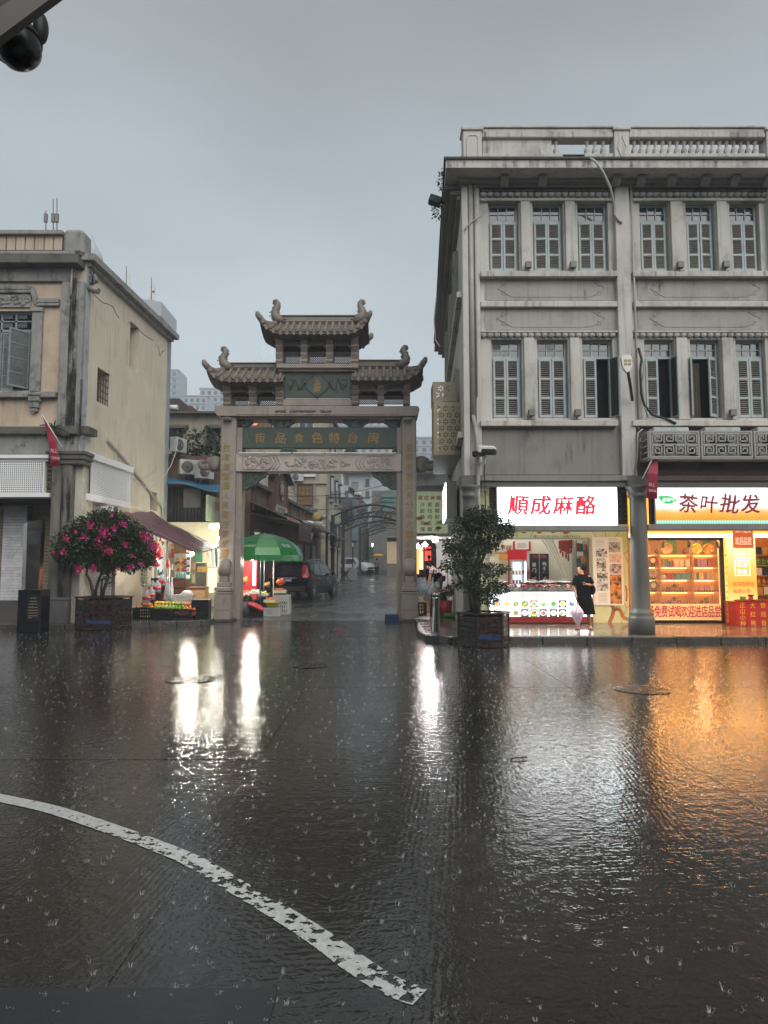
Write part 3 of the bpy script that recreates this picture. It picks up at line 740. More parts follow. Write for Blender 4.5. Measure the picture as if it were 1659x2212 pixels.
 # tea sign
def tea_sign_mat():
 t=NT('tea_sign_gradient');e=t.n('ShaderNodeEmission');s=t.n('ShaderNodeSeparateXYZ');t.l(t.P(),s.inputs[0])
 z0,z1=R(1416,1053,1659,1124,16.5)[2:]
 f=t.ramp(s.outputs['Z'],z0,z1)
 hill=t.math('ADD',f,t.math('MULTIPLY',t.ramp(t.noise(1.6,t.P((1,1,.2)),4),.3,.7,-1,1),.06))
 r=t.n('ShaderNodeValToRGB');r.color_ramp.elements[0].color=(1.0,.24,.015,1);r.color_ramp.elements[1].color=(.93,.95,1,1);r.color_ramp.elements[1].position=.72
 x=r.color_ramp.elements.new(.28);x.color=(1.0,.42,.10,1);x=r.color_ramp.elements.new(.45);x.color=(.93,.86,.80,1)
 t.l(hill,r.inputs[0]);t.l(r.outputs[0],e.inputs[0]);e.inputs[1].default_value=.95;t.l(e.outputs[0],t.out.inputs[0]);return t.m
q=R(1416.5,1053.5,1720,1131.5,16.5)
S2=thing('shop_sign','backlit tea sign fading from white to orange with a green leaf','sign',((q[0]+q[1])/2,16.6,q[2]))
mb=MB();mb.box(q[0]-.03,q[1]+.03,16.515,16.72,q[2]-.03,q[3]+.03,.008);mb.build('case',M_CASE,S2)
panel(q,16.5,tea_sign_mat(),S2,'lit_panel')
mb=MB();zz=P(1500,1124,16.5).z;mb.box(q[0],q[1],16.494,16.499,q[2],zz);brd=mb.build('border_band',glow('lit_teal',(.12,.62,.42),1.0),S2)
mb=MB();x=q[0]
while x<q[1]:mb.disc((x+.03,16.4925,(q[2]+zz)/2),(0,-1,0),.02,8,.028);x+=.062
mb.build('border_motif',glow('lit_teal_pale',(.5,.85,.7),1.0),brd,kind='stuff')
M_TEA=glow('lit_maroon_letter',(.17,.028,.035),1.0)
lbl('茶叶批发',1469,1108,37,16.5,M_TEA,S2,45.2,bold=3,shear=.10,jit=.08,brush=.03)
mb=MB();pts=[(1421,1072),(1428,1071.5),(1440,1071),(1452,1073),(1459,1078.5),(1462,1080),(1459,1083),(1452,1087),(1441,1088.5),(1432,1085),(1426,1079)]
mb.poly([P(x,y,16.494)for x,y in pts][::-1]);mb.build('leaf_logo',glow('lit_leaf_green',(.03,.42,.10),1.0),S2)
lbl('鑫御号',1431,1083.5,8.2,16.49,glow('lit_letter_white',(.9,1,.95),1.0),S2,9.2,bold=1,sx=1.0)
# dark scroll-work side pieces between signs and columns
M_SCRO=mat('dark_bronze_scroll','#4b4236',.45,.5,var=.3,scale=8)
for(xa,xb)in((1058,1073),(1335,1356),(1403,1414)):
 q=R(xa,1053,xb,1132,16.56);t_=thing('scroll_panel',{1058:'dark scrollwork panel beside the corner downpipe and white sign',1335:'dark scrollwork panel between white sign and grey column',1403:'dark scrollwork panel between grey column and tea sign'}[xa],'panel',(q[0],16.6,q[2]),group='scrollwork panels beside the signs')
 panel(q,16.62,mat('dark_void','#1a1816',.8),t_,'backing')
 mb=MB();w=q[1]-q[0];z=q[2]+w*.3
 while z<q[3]-w*.3:
  for s in(1,-1):mb.tube([((q[0]+q[1])/2+s*w*(.22+.18*cos(a*.8)),16.6,z+w*.22*sin(a*.8))for a in range(8)],.011,5)
  z+=w*.5
 mb.build('scroll',M_SCRO,t_,kind='stuff')
 # ------------------------------------------------------------------ dessert shop
M_PGRN=None
def mural_mat():
 t=NT('pale_green_mural')
 v=t.n('ShaderNodeTexVoronoi',feature='DISTANCE_TO_EDGE');v.inputs['Scale'].default_value=1.1;t.l(t.P(),v.inputs['Vector'])
 c=t.mix(t.ramp(t.noise(1.3,None,2),.4,.62),lin('#c3c79b'),lin('#aebd7e'))
 c=t.mix(t.ramp(v.outputs['Distance'],.004,.012,1,0),c,lin('#8d7350'))
 t.bsdf(c,.45);return t.m
M_PGRN=mural_mat()
M_BRN=mat('mural_brown','#a3683c',.5)
M_INW=mat('shop_wall_cream','#d3cdbb',.6,var=.05)
D1=thing('dessert_shop','pale green dessert shopfront with a wide lit serving window','shop',(4.5,20,PZ))
zc_s=zt(1040)
qo=R(1058,1165,1273,1343,YS)
xa,xb=2.75,P(1357,1240,YS).x
wall(xa,xb,PZ,zc_s+.1,YS,[(qo[0],qo[1],PZ+.02,qo[3])],.12).build('front_panel',M_PGRN,D1)
mb=MB()
for pts,w in(([(1316,1346),(1323,1330),(1326,1316),(1320,1304)],.11),([(1326,1318),(1335,1314),(1342,1322),(1346,1334),(1357,1338)],.10),([(1353,1299),(1354,1285),(1353,1272),(1351,1265)],.05)):
 Q=[P(x,y,YS-.006)for x,y in pts]
 for i in range(len(Q)-1):
  d=(Q[i+1]-Q[i]).normalized();n=Vector((-d.z,0,d.x))*w/2;mb.poly([Q[i]-n,Q[i]+n,Q[i+1]+n,Q[i+1]-n])
 mb.build('mural_root',M_BRN,D1);mb=MB()
for x,y,r in((1102,1147,.11),(1132,1147.5,.07),(1165,1146.5,.09),(1195,1147,.07),(1222,1147,.1)):mb=MB();mb.ell(P(x,y,YS-.01),r,.01,r*.9,10,6);mb.build('mural_berry',M_REDP,D1)
lbl('电话:13055510996 15880249518',1152,1161.5,5.6,YS,M_INK,D1,3.95,sx=.9,bold=1)
YB=23.0
mb=MB();mb.poly([(xa,YB,PZ),(xb,YB,PZ),(xb,YB,zc_s),(xa,YB,zc_s)]);mb.build('back_wall',M_INW,D1)
mb=MB();mb.poly([(xb-.02,YS+.12,PZ),(xb-.02,YB,PZ),(xb-.02,YB,zc_s),(xb-.02,YS+.12,zc_s)]);mb.poly([(xa+.02,YB,PZ),(xa+.02,YS+.12,PZ),(xa+.02,YS+.12,zc_s),(xa+.02,YB,zc_s)]);mb.build('side_wall',M_INW,D1)
mb=MB();mb.poly([(xa,YS,PZ+.004),(xb,YS,PZ+.004),(xb,YB,PZ+.004),(xa,YB,PZ+.004)]);mb.build('floor',mat('shop_floor','#8f8a80',.3),D1)
mb=MB();mb.box(qo[0]-.05,qo[1]+.05,YS-.03,YS+.1,qo[3],qo[3]+.05);mb.box(qo[1],qo[1]+.08,YS-.03,YS+.1,PZ,qo[3]);mb.box(qo[0]-.06,qo[0],YS-.03,YS+.1,PZ,qo[3]);mb.build('opening_frame',M_CASE,D1)
M_TUBE=glow('lamp_tube_white',(1,.97,.92),26)
for i,(x,y)in enumerate(((3.6,21.2),(5.2,21.2),(4.4,22.3))):
 t_=thing('ceiling_light',['white tube light on dessert shop ceiling above the tree','white tube light on dessert shop ceiling over the counter','white tube light near the dessert shop back wall'][i],'lamp',(x,y,zc_s),group='dessert shop ceiling lights')
 mb=MB();mb.box(-.55,.55,-.09,.09,.03,.09);mb.build('housing',M_WHITE,t_,True);mb=MB();mb.box(-.53,.53,-.07,.07,0,.03);mb.build('diffuser',M_TUBE,t_,True)
for i,x in enumerate((3.4,5.4,7.4,9.2)):
 t_=thing('ceiling_light','arcade ceiling light '+['nearest the corner column','in front of the serving window','behind the tea sign','above the red tea table'][i],'lamp',(x,18.6,zt(1040)+.02),group='arcade ceiling lights')
 mb=MB();mb.lathe([(.16,.02),(.16,.08)],n=16);mb.build('housing',M_WHITE,t_,True);mb=MB();mb.lathe([(.001,0),(.14,0),(.15,.02)],n=16);mb.build('diffuser',glow('lamp_warm_disc' if x>6.5 else 'lamp_disc',(1,.55,.18)if x>6.5 else(1,.98,.95),45),t_,True)
 # counter with lit menu
KT=thing('serving_counter','serving counter with a glowing white menu of food photos','counter',(4.3,19.6,PZ))
qm=R(1058,1279,1280,1332,YS-.35);YC=YS-.35
mb=MB();mb.box(qm[0],qm[1],YC+.012,YC+.5,PZ+.02,qm[3]+.02,.01);mb.build('body',mat('counter_white','#cfcdc8',.5),KT)
panel(qm,YC,M_LITW2,KT,'lit_panel')
mb=MB();mb.box(qm[0],qm[1],YC-.02,YC+.01,PZ+.03,qm[2]-.003,.006);mb.build('red_plinth',mat('red_lacquer','#7c1c1a',.35),KT)
zt1,zt2=P(1150,1276,YC).z,P(1150,1262,YC).z
mb=MB();mb.box(qm[0]-.02,qm[1]+.02,YC-.06,YC+.6,qm[3]+.022,qm[3]+.062,.01);mb.build('worktop',mat('steel_top','#8f8f8e',.25,.9),KT)
lbl('順成麻酪',1127,1288.5,8,YC,M_LRED,KT,9.4,bold=3,shear=.1,brush=.02);lbl('特色小吃系列',1088,1288,6,YC,M_LINK,KT,7.2,shear=.1,brush=.02);lbl('茶点系列',1210,1288,6,YC,M_LINK,KT,7.6,shear=.1,brush=.02)
FC=[('plate',(.95,.95,.9)),('red',(.75,.05,.05)),('orange',(.85,.35,.05)),('yellow',(.85,.65,.12)),('green',(.12,.45,.06)),('brown',(.30,.12,.04)),('dark',(.05,.04,.05)),('cream',(.85,.78,.6)),('blue',(.18,.22,.38)),('pale',(.45,.62,.5))]
FM=[glow('print_'+n,c,1.0)for n,c in FC]
menu=[(9,1,3),(0,3,2),(0,4,1),(0,4,3),(5,9,4),(0,4,7),(9,4,4),(6,3,7),(0,8,8),(9,4,3),(0,2,2),(0,4,1),(6,0,0),(4,2,1),(6,1,2),(6,7,3),(6,7,5),(0,7,2)]
rp=random.Random(3);kk=YC/F
for i in range(18):
 r_,c_=divmod(i,9);x=1070.5+c_*18.3+(6 if c_>5 else 0)+14;x=1066+c_*19.6+(3 if c_>5 else 0)+9;y=1304.5+r_*19.5
 c0=P(x,y,YC);bg,f1,f2=menu[i];mb=MB();hw,hh=.108,.105;mb.k=bg;mb.box(c0.x-hw,c0.x+hw,YC-.006,YC-.002,c0.z-hh,c0.z+hh)
 mb.k=(5 if bg in(0,4)and i%3==0 else 0);mb.disc((c0.x,YC-.0075,c0.z),(0,-1,0),.092,16,.08);mb.k=f1;mb.disc((c0.x,YC-.009,c0.z),(0,-1,0),.07,12,.06)
 for j in range(9):mb.k=rp.choice((f1,f2,f2,7 if f2!=7 else 3));mb.disc((c0.x+rp.uniform(-.05,.05),YC-.0105-j*.0012,c0.z+rp.uniform(-.042,.042)),(0,-1,0),rp.uniform(.014,.026),7)
 mb.build('menu_photo',FM,KT);
 mb=MB();mb.box(c0.x-.06,c0.x+.06,YC-.003,YC-.001,c0.z-hh-.035,c0.z-hh-.02);mb.build('caption',M_LINK,KT)
 # trays and basins on the counter
M_STEEL=mat('brushed_steel','#a9a9a7',.28,.9,var=.1)
M_SNK=[mat('snack_wrap_red','#9c2224',.3),mat('snack_wrap_pink','#c98f88',.3),mat('snack_wrap_white','#cfc5b8',.3)]
ztop_=qm[3]+.062
for i in range(7):
 x0=qm[0]+.02+i*.405
 t_=thing('food_tray',f'steel tray of red wrapped sweets, {["first", "second", "third", "fourth", "fifth", "sixth", "seventh"][i]} from the tree along the counter','tray',(x0+.19,YC+.1,ztop_),group='trays of sweets on the counter')
 mb=MB()
 for a,b,c,d in((x0,x0+.385,YC-.05,YC-.04),(x0,x0+.385,YC+.25,YC+.26),(x0,x0+.01,YC-.04,YC+.25),(x0+.375,x0+.385,YC-.04,YC+.25)):mb.box(a,b,c,d,ztop_+.002,ztop_+.07)
 mb.box(x0,x0+.385,YC-.05,YC+.26,ztop_+.001,ztop_+.006);mb.build('tray',M_STEEL,t_)
 mb=MB()
 for j in range(26):mb.k=rp.choice((0,0,1,2));mb.fbox((x0+rp.uniform(.05,.34),YC+rp.uniform(-.01,.22),ztop_+rp.uniform(.06,.13)),Vector((rp.uniform(-1,1),rp.uniform(-1,1),rp.uniform(-.4,.4))),Vector((rp.uniform(-1,1),rp.uniform(-.2,1),.3)).cross(Vector((.3,.2,1))),.045,.03,.016,.008)
 mb.build('sweets',M_SNK,t_,kind='stuff')
M_FILM=glass('clear_plastic_film',(.85,.85,.85),.35,.25)
for i,x in enumerate((1145,1183,1222,1082)):
 p=P(x,1262,YC+.5);r=.30 if i<3 else .2
 t_=thing('steel_basin',['steel basin under clear film before the navy curtain','steel basin under clear film in the middle of the counter','steel basin under clear film beside the woman in black','small steel basin on the counter by the tree'][i],'basin',(p.x,YC+.52,ztop_),group='basins on the counter')
 zb=ztop_+.05;mb=MB();mb.lathe([(r*.62,zb),(r*.8,zb+.06),(r,zb+.15),(r*1.04,zb+.155),(r*.97,zb+.14),(r*.6,zb+.02)],(p.x,YC+.52,0),20);mb.lathe([(r*.5,ztop_),(r*.5,zb)],(p.x,YC+.52,0),12);mb.build('bowl',M_STEEL,t_)
 mb=MB();mb.lathe([(r,zb+.158),(r*.8,zb+.19),(r*.5,zb+.2+rp.uniform(0,.04)),(r*.2,zb+.22),(.01,zb+.23)],(p.x,YC+.52,0),9,sm=False);mb.build('film_cover',M_FILM,t_)
 # fridge, shelves of cans, curtain, posters at the back
qf=R(1104,1212,1137,1262,22.2);x0,x1=qf[0],qf[1];zf1=P(1120,1212,22.2).z
FR=thing('drinks_fridge','upright glass-door drinks fridge with a red header','fridge',((x0+x1)/2,22.4,PZ))
M_FRB=mat('fridge_white','#c9ccd0',.4);mb=MB()
for a,b,c,d in((x0,x0+.05,22.2,22.8),(x1-.05,x1,22.2,22.8),(x0+.05,x1-.05,22.72,22.8),(x0+.05,x1-.05,22.2,22.72)):mb.box(a,b,c,d,PZ if d!=22.72 else PZ,zf1 if d!=22.72 else PZ+.4)
mb.box(x0,x1,22.2,22.8,zf1,zf1+.04);mb.build('cabinet',M_FRB,FR)
mb=MB();mb.box(x0-.02,x1+.02,22.15,22.8,zf1+.045,zf1+.36);hd=mb.build('header',glow('lit_red_header',(.5,.025,.03),.55),FR)
mb=MB();mb.box(x1-.045,x1-.02,22.16,22.19,zf1-.95,zf1-.03);mb.build('led_strip',glow('led_white',(.95,.98,1),5),FR)
mb=MB();mb.box(x0+.06,x1-.06,22.66,22.7,PZ+.45,zf1-.02);mb.build('back_light',glow('fridge_back',(.75,.82,.9),.8),FR)
cans=[MB().lathe([(.028,0),(.033,.01),(.033,.11),(.027,.12)],n=10).mesh('drink_can',mat(n,c,.3,.3))for n,c in(('can_red','#a51d1f'),('can_green','#1d7a3c'),('can_gold','#b79a55'),('can_yellow','#d6a526'),('can_blue','#2c4c83'))]
rows=[(zf1-.42,(2,2,2,0,0,0)),(zf1-.72,(0,0,1,0,0,0)),(zf1-1.02,(4,4,2,3,3,0))]
for ri,(z,cols)in enumerate(rows):
 mb=MB();mb.box(x0+.055,x1-.055,22.25,22.65,z-.012,z);mb.build('shelf',M_WHITE,FR)
 for i,c in enumerate(cols):put('drink_can',cans[c],label=f'{["red", "green", "gold", "yellow", "blue"][c]} drink can on the {["upper", "middle", "lower"][ri]} fridge shelf',cat='can',group='cans in the drinks fridge',loc=(x0+.1+i*.1,22.32,z+.001))
mb=MB();q=R(1066,1213,1100,1345,22.5);
PB=thing('wall_cabinet','cream cabinet with orange and red edging beside the fridge','cabinet',((q[0]+q[1])/2,22.6,PZ))
mb.box(q[0],q[1],22.5,22.95,PZ,q[3]);mb.build('body',M_INW,PB)
mb=MB();q2=R(1097.5,1195,1103,1345,22.48);mb.box(q2[0],q2[1],22.46,22.49,PZ,q2[3]);mb.build('red_edge',mat('orange_red_edge','#b7402a',.4),PB)
panel(R(1078,1196,1097,1211,22.4),22.44,mat('orange_notice','#d69a3a',.5),PB,'orange_notice')
NC=thing('door_curtain','navy split doorway curtain with white and red characters','curtain',(P(1165,1260,22.6).x,22.6,PZ))
M_NAVY=mat('navy_cloth','#151a29',.8,var=.2)
for(xa_,xb_)in((1144,1164.7),(1165.5,1186)):
 q=R(xa_,1196,xb_,1262,22.6);mb=MB();n=8
 for i in range(n):
  u0,u1=q[0]+(q[1]-q[0])*i/n,q[0]+(q[1]-q[0])*(i+1)/n;y0,y1=22.6+.03*sin(i*1.7),22.6+.03*sin((i+1)*1.7)
  mb.poly([(u0,y0,q[2]),(u1,y1,q[2]),(u1,22.6,q[3]),(u0,22.6,q[3])])
 mb.build('cloth',M_NAVY,NC)
lbl('順成麻酪',1151,1206,6.2,22.55,M_REDP,NC,7.4,bold=2);lbl('厦门',1150,1224,8,22.55,M_WHITE,NC,12,vertical=True,bold=1,brush=.02);lbl('纯手工',1172,1222,8,22.55,M_WHITE,NC,10.5,vertical=True,bold=1,brush=.02)
T=thing('wall_poster','red framed certificate on the shop back wall','poster',P(1128,1190,22.9));panel(R(1108.6,1169,1147,1190,22.9),22.93,M_REDP,T,'frame');panel(R(1113,1169.5,1142.5,1186.5,22.9),22.915,M_PAPER,T,'sheet')
mb=MB();
for i in range(6):a=P(1117,1173.5+i*2,22.9);mb.box(a.x,a.x+.3,22.91,22.912,a.z,a.z+.008)
mb.build('print_line',M_INK,T,kind='stuff')
T=thing('wall_poster','cream wall plaque with brush characters behind the tree','poster',P(1093,1192,22.9));panel(R(1050,1169,1107,1192,22.9),22.93,mat('cream_plaque','#d8cfb4',.6),T,'sheet');lbl('古早味',1068,1189,11,22.92,M_INK,T,13,bold=1,shear=.15,brush=.03);lbl('順成麻酪',1065,1177,3.6,22.92,M_INK,T,4.2)
# sheer curtain and festive hangings
CU=thing('sheer_curtain','translucent cream curtain drawn aside in the serving window','curtain',P(1205,1260,20.3))
mb=MB();t_=glass('sheer_cloth',(.75,.73,.62),.55,.8);nn=14
top=[P(1168+30*i/nn,1165,20.3)for i in range(nn+1)];mid=[P(1192+20*i/nn,1205,20.3)for i in range(nn+1)];bot=[P(1216+12*i/nn,1250,20.3)for i in range(nn+1)]
for A,Bq in((top,mid),(mid,bot)):
 for i in range(nn):
  o0,o1=Vector((0,.04*sin(i*1.9),0)),Vector((0,.04*sin((i+1)*1.9),0));mb.poly([Bq[i]+o0,Bq[i+1]+o1,A[i+1]+o1,A[i]+o0])
mb.build('cloth',t_,CU)
M_FEST=mat('festive_red_gold','#a8252b',.45,var=.4,scale=25,dirt='#c8a252',dirt_amt=.6);M_GOLDP=mat('gold_paper','#c3a05a',.4)
mesh_f=None
for i,(x,y,h_)in enumerate(((1210,1168,28),(1216,1167,36),(1222,1167,40),(1228,1167,46),(1233,1166,30))):
 p=P(x,y,21.0);L_=h_*21/F
 t_=thing('red_hanging',f'red and gold festive hanging with tassel, {["first", "second", "third", "fourth", "fifth"][i]} from the navy curtain','decoration',(p.x,21.0+.05*(i%2),p.z-L_),group='festive hangings in the dessert shop')
 mb=MB();mb.box(-.05,.05,-.004,.004,L_*.35,L_,.003);mb.build('scroll',M_FEST,t_,True);mb=MB();mb.lathe([(.001,L_*.35),(.03,L_*.3),(.022,L_*.2),(.035,L_*.16),(.02,L_*.02),(.001,0)],n=8);mb.build('tassel',M_FEST,t_,True)
sh=thing('gift_shelf','narrow shelf of red and green gift boxes by the serving window edge','shelf',(P(1258,1300,21).x,21.0,PZ))
q=R(1246,1167,1272,1300,20.9);mb=MB();mb.box(q[1]-.02,q[1],20.9,21.4,PZ,q[3]);mb.box(q[0],q[0]+.02,20.9,21.4,PZ,q[3]);mb.build('upright',M_GREYM,sh)
for y in(1190,1216,1242,1268):z=P(1258,y,20.9).z;mb=MB();mb.box(q[0]+.021,q[1]-.021,20.9,21.4,z-.02,z);mb.build('shelf_board',M_GREYM,sh)
cols=[mat('gift_red','#a3262b',.35),mat('gift_green','#2f6d43',.35),mat('gift_pink','#c77a78',.35),mat('gift_gold','#b98d42',.35)]
for j,y in enumerate((1190,1216,1242)):
 z=P(1258,y,20.9).z
 for i in range(3):mb=MB();w=.085;mb.box(q[0]+.03+i*.1,q[0]+.03+i*.1+w,20.93,21.2,z+.002,z+rp.uniform(.15,.27),.008);mb.build('gift_box',cols[(i+j)%4],label=f'{["red", "green", "pink", "gold"][(i + j) % 4]} gift box on the {["top", "middle", "lower"][j]} board of the narrow shelf',cat='box',group='gift boxes on the narrow shelf')
 # photo board on the green panel
q=R(1281.5,1160,1347,1308,YS-.05)
T=thing('photo_board','tall white board of old photographs and food pictures by the column','board',((q[0]+q[1])/2,YS-.04,q[2]));panel(q,YS-.045,M_PAPER,T,'board',.03)
M_BW=[]
def photo_mat(n,a,b,sc):
 t=NT(n);v=t.noise(sc,None,5,.7);t.bsdf(t.mix(t.ramp(v,.42,.56),lin(a),lin(b)),.4);return t.m
for i,(xa_,ya,xb_,yb,a,b)in enumerate(((1287,1185,1311,1204,'#15161a','#c9c9c4'),(1289,1206,1309,1235,'#1a1a1c','#d5d5d0'),(1290,1237,1313,1256,'#2e2e2e','#d3d3ce'),(1290,1258,1314,1276,'#4a4a48','#c9c9c4'),(1315,1171,1340,1193,'#20201f','#a7a7a3'),(1316,1196,1341,1215,'#b08a76','#d6b8a6'),(1317,1218,1342,1239,'#5a2c36','#b9b1b1'),(1318,1241,1343,1304,'#1c1216','#c8823e'))):
 panel(R(xa_,ya,xb_,yb,YS-.05),YS-.052,photo_mat('photo_print_%d'%i,a,b,14 if i!=7 else 7),T,'photo',.004)
lbl('順成麻酪',1292,1249,4.6,YS-.054,M_INK,T,5,bold=1)
mb=MB()
for(xx,ys)in((1286,(1169,1172,1176,1180)),(1293,(1283,1286,1289,1292,1295,1298,1301)),(1314,(1164,1167))):
 for y in ys:a=P(xx,y,YS-.05);mb.box(a.x,a.x+.25,YS-.048,YS-.046,a.z,a.z+.01)
mb.build('print_line',mat('grey_print','#7d7d7a',.7),T,kind='stuff')
# ------------------------------------------------------------------ tea shop
M_TWOOD=mat('tea_shelf_wood','#b9772c',.4,var=.15,scale=6)
TS=thing('tea_shop','warm orange-lit tea shop behind glass','shop',(8.5,20.5,PZ))
tx0,tx1=P(1358,1240,YS).x,XR-.3
mb=MB();mb.poly([(tx0,22.2,PZ),(tx1,22.2,PZ),(tx1,22.2,zc_s),(tx0,22.2,zc_s)]);mb.build('back_wall',mat('tea_wall','#b98a4e',.6),TS)
mb=MB();mb.poly([(tx0+.03,YS,PZ),(tx0+.03,22.2,PZ),(tx0+.03,22.2,zc_s),(tx0+.03,YS,zc_s)][::-1]);mb.box(tx0,tx0+.028,YS-.02,YS+.3,PZ,zc_s);mb.build('side_wall',M_TWOOD,TS)
mb=MB();mb.poly([(tx0,YS,PZ+.004),(tx1,YS,PZ+.004),(tx1,22.2,PZ+.004),(tx0,22.2,PZ+.004)]);mb.build('floor',mat('tea_floor','#7d5a36',.3),TS)
q=R(1358,1340.5,1570,1353,YS);mb=MB();mb.box(tx0,q[1],YS-.08,YS+.25,PZ,q[3],.008);mb.build('marble_base',mat('black_marble','#191717',.15,var=.5,scale=6),TS)
q=R(1358,1152,1720,1161,YS);mb=MB();mb.box(q[0],q[1],YS-.02,YS+.05,q[2],q[3]);mb.build('led_strip',glow('led_strip_white',(.95,1,.95),1.6),TS)
q=R(1358,1138,1720,1152,YS);mb=MB();mb.box(q[0],q[1],YS-.02,YS+.08,q[2]+.002,zc_s);mb.build('header_panel',glow('lit_orange_header',(1,.36,.03),1.5),TS)
q=R(1358,1161.5,1565,1167,YS);mb=MB();mb.box(q[0],q[1],YS-.03,YS+.04,q[2],q[3]);mb.build('track_rail',M_INK,TS)
q=R(1557,1162,1565,1342,YS);mb=MB();mb.box(q[0],q[1],YS-.03,YS+.06,PZ,q[3]);mb.build('window_frame',mat('dark_frame','#2a1b10',.4),TS)
qg=R(1358,1167,1557,1340,YS);panel((tx0+.04,qg[1],qg[2],qg[3]),YS+.005,glass('shop_glass',(.9,.9,.88),.07,.03),TS,'window_pane',.006)
qb=R(1358,1304.5,1557,1339.5,YS)
T=thing('window_banner','pale banner with large red characters along the tea shop window foot','banner',((qb[0]+qb[1])/2,YS,qb[2]));panel((tx0+.05,qb[1],qb[2],qb[3]),YS-.012,mat('pale_yellow_film','#d9c195',.4,emit=('#d8b070',.35)),T,'film',.006)
lbl('场免费试喝欢迎进店品尝',1400.5,1310+24,24,YS-.014,mat('banner_red','#a8243c',.5,emit=('#a8243c',.25)),T,14.3,bold=2,sx=.54)
# display shelf
YH=20.75
qs=[P(1400,y,YH).z for y in(1197,1224,1251.5,1278,1304)];ux=[P(x,1250,YH).x for x in(1362,1427,1497.5,1556)]
DS=thing('display_shelf','open wooden tea display shelving glowing orange','shelf',((ux[0]+ux[3])/2,YH+.2,PZ))
for x in ux:mb=MB();mb.box(x-.03,x+.03,YH,YH+.4,PZ,qs[0],.004);mb.build('upright',M_TWOOD,DS)
for z in qs+[PZ+.45]:
 for a,b in zip(ux,ux[1:]):
  mb=MB();mb.box(a+.031,b-.031,YH-.01,YH+.4,z-.03,z,.003);o=mb.build('shelf_board',M_TWOOD,DS)
  if z!=qs[-1]and z>PZ+.5:mb=MB();mb.box(a+.05,b-.05,YH+.33,YH+.37,z-.05,z-.032);mb.build('strip_light',glow('warm_strip',(1,.50,.12),9),DS)
mb=MB();mb.box(ux[0],ux[3],YH+.405,YH+.43,PZ,qs[0]);mb.build('back_board',mat('tea_back','#c08a45',.5),DS)
def col(n,c):return mat('tea_'+n,c,.4)
BX={'red':col('red','#a12a22'),'teal':col('teal','#3f8f94'),'beige':col('beige','#c4a378'),'cream':col('cream','#d9c8a4'),'grey':col('grey','#6f746c'),'blue':col('blue','#4c6f86'),'pink':col('pink','#b97a86'),'violet':col('violet','#9a6fa5'),'gold':col('gold','#b5832e'),'black':col('black','#1c1815'),'white':col('white','#d3cdbf'),'wood':col('wood','#b07a42'),'clay':col('clay','#5d3a26'),'green':col('green','#3f8a34')}
def tz(r):return qs[r]+.001
def tbox(x0,x1,row,h_,c,d=.2,lab=''):
 a,b=P(x0,1250,YH).x,P(x1,1250,YH).x;mb=MB();mb.box(a+.004,b-.004,YH+.03,YH+.03+d,tz(row),tz(row)+h_,.006)
 mb.build('tea_box',BX[c],label=lab,cat='box',group='boxes on the tea shelves')
rw=['top ledge','upper shelf','second shelf','third shelf','bottom shelf']
for i,(x,c,h_)in enumerate(((1428,'red',.2),(1433,'gold',.22),(1438,'teal',.23),(1443,'grey',.22),(1448,'blue',.16),(1453,'red',.16))):tbox(x,x+4.6,1,h_,c,lab=f'slim {c} tea packet on the upper shelf, {["first", "second", "third", "fourth", "fifth", "sixth"][i]} from the tea cakes')
for i,x in enumerate((1455,1466,1479)):tbox(x+3.5,x+14,1,.22,'cream',lab=f'cream tea carton on the upper shelf, {["beside the slim packets", "between two cream cartons", "before the upright"][i]}')
for i,x in enumerate((1509,1516,1523)):tbox(x,x+6.6,1,.24,'violet',lab=f'violet box painting a reflected light panel on the upper shelf, {["first", "second", "third"][i]} beside the red boxes')  # these boxes paint the pinkish reflection of a light panel
for i,x in enumerate((1532,1538.5)):tbox(x,x+6,1,.24,'red',lab=f'red tea gift box on the upper shelf {["next to violet reflection boxes", "nearest the window frame"][i]}')
for i,x in enumerate((1442,1450.5)):tbox(x,x+8,2,.19,'red',lab=f'red patterned tea box on the second shelf {["beside white jars", "beside teal boxes"][i]}')
for i,x in enumerate((1461,1472,1483)):tbox(x,x+10.5,2,.19,'teal',lab=f'teal tea box on the second shelf, {["first", "middle", "last"][i]} of three')
for i in range(5):tbox(1501+i*5.2,1505.8+i*5.2,2,.2,('white','blue','white','cream','violet')[i],lab=f'slim book-like tea box, {["first", "second", "third", "fourth", "fifth"][i]} on the second shelf beside the upright')
for i in range(3):tbox(1528+i*9,1536.5+i*9,2,.22,'beige',lab=f'beige tea carton on the second shelf, {["first", "second", "third"][i]} towards the window frame')
for i in range(4):tbox(1500+i*11,1510+i*11,3,.18,('pink','pink','pink','beige')[i],lab=f'{("pink", "pink", "pink", "beige")[i]} tea pack on the third shelf, {["first", "second", "third", "fourth"][i]} right of the tea set')
ck=MB();ck.lathe([(.001,-.015),(.14,-.015),(.145,0),(.14,.015),(.001,.015)],n=22,axis=(0,-1,0));
for row in(1,2,3):
 for i,x in enumerate((1396,1414)):
  c=('white','red','red','white','white','grey')[(row-1)*2+i]
  t_=thing('tea_cake',f'round {c} wrapped tea cake on the {rw[row]}, {["beside the column", "next to the upright"][i]}','tea cake',(P(x,1250,YH).x,YH+.1,tz(row)),group='tea cakes on display stands')
  o=put('disc',ck.mesh('disc',BX[c]),t_,True,loc=(0,0,.185));mb=MB();mb.disc((0,-.017,.185),(0,-1,0),.075,14);mb.build('label_print',BX['cream' if c!='white' else 'pink'],t_,True)
  mb=MB();mb.box(-.06,.06,-.05,.05,0,.03);mb.box(-.05,-.03,-.04,.04,.03,.08);mb.box(.03,.05,-.04,.04,.03,.08);mb.build('stand',BX['black'],t_,True)
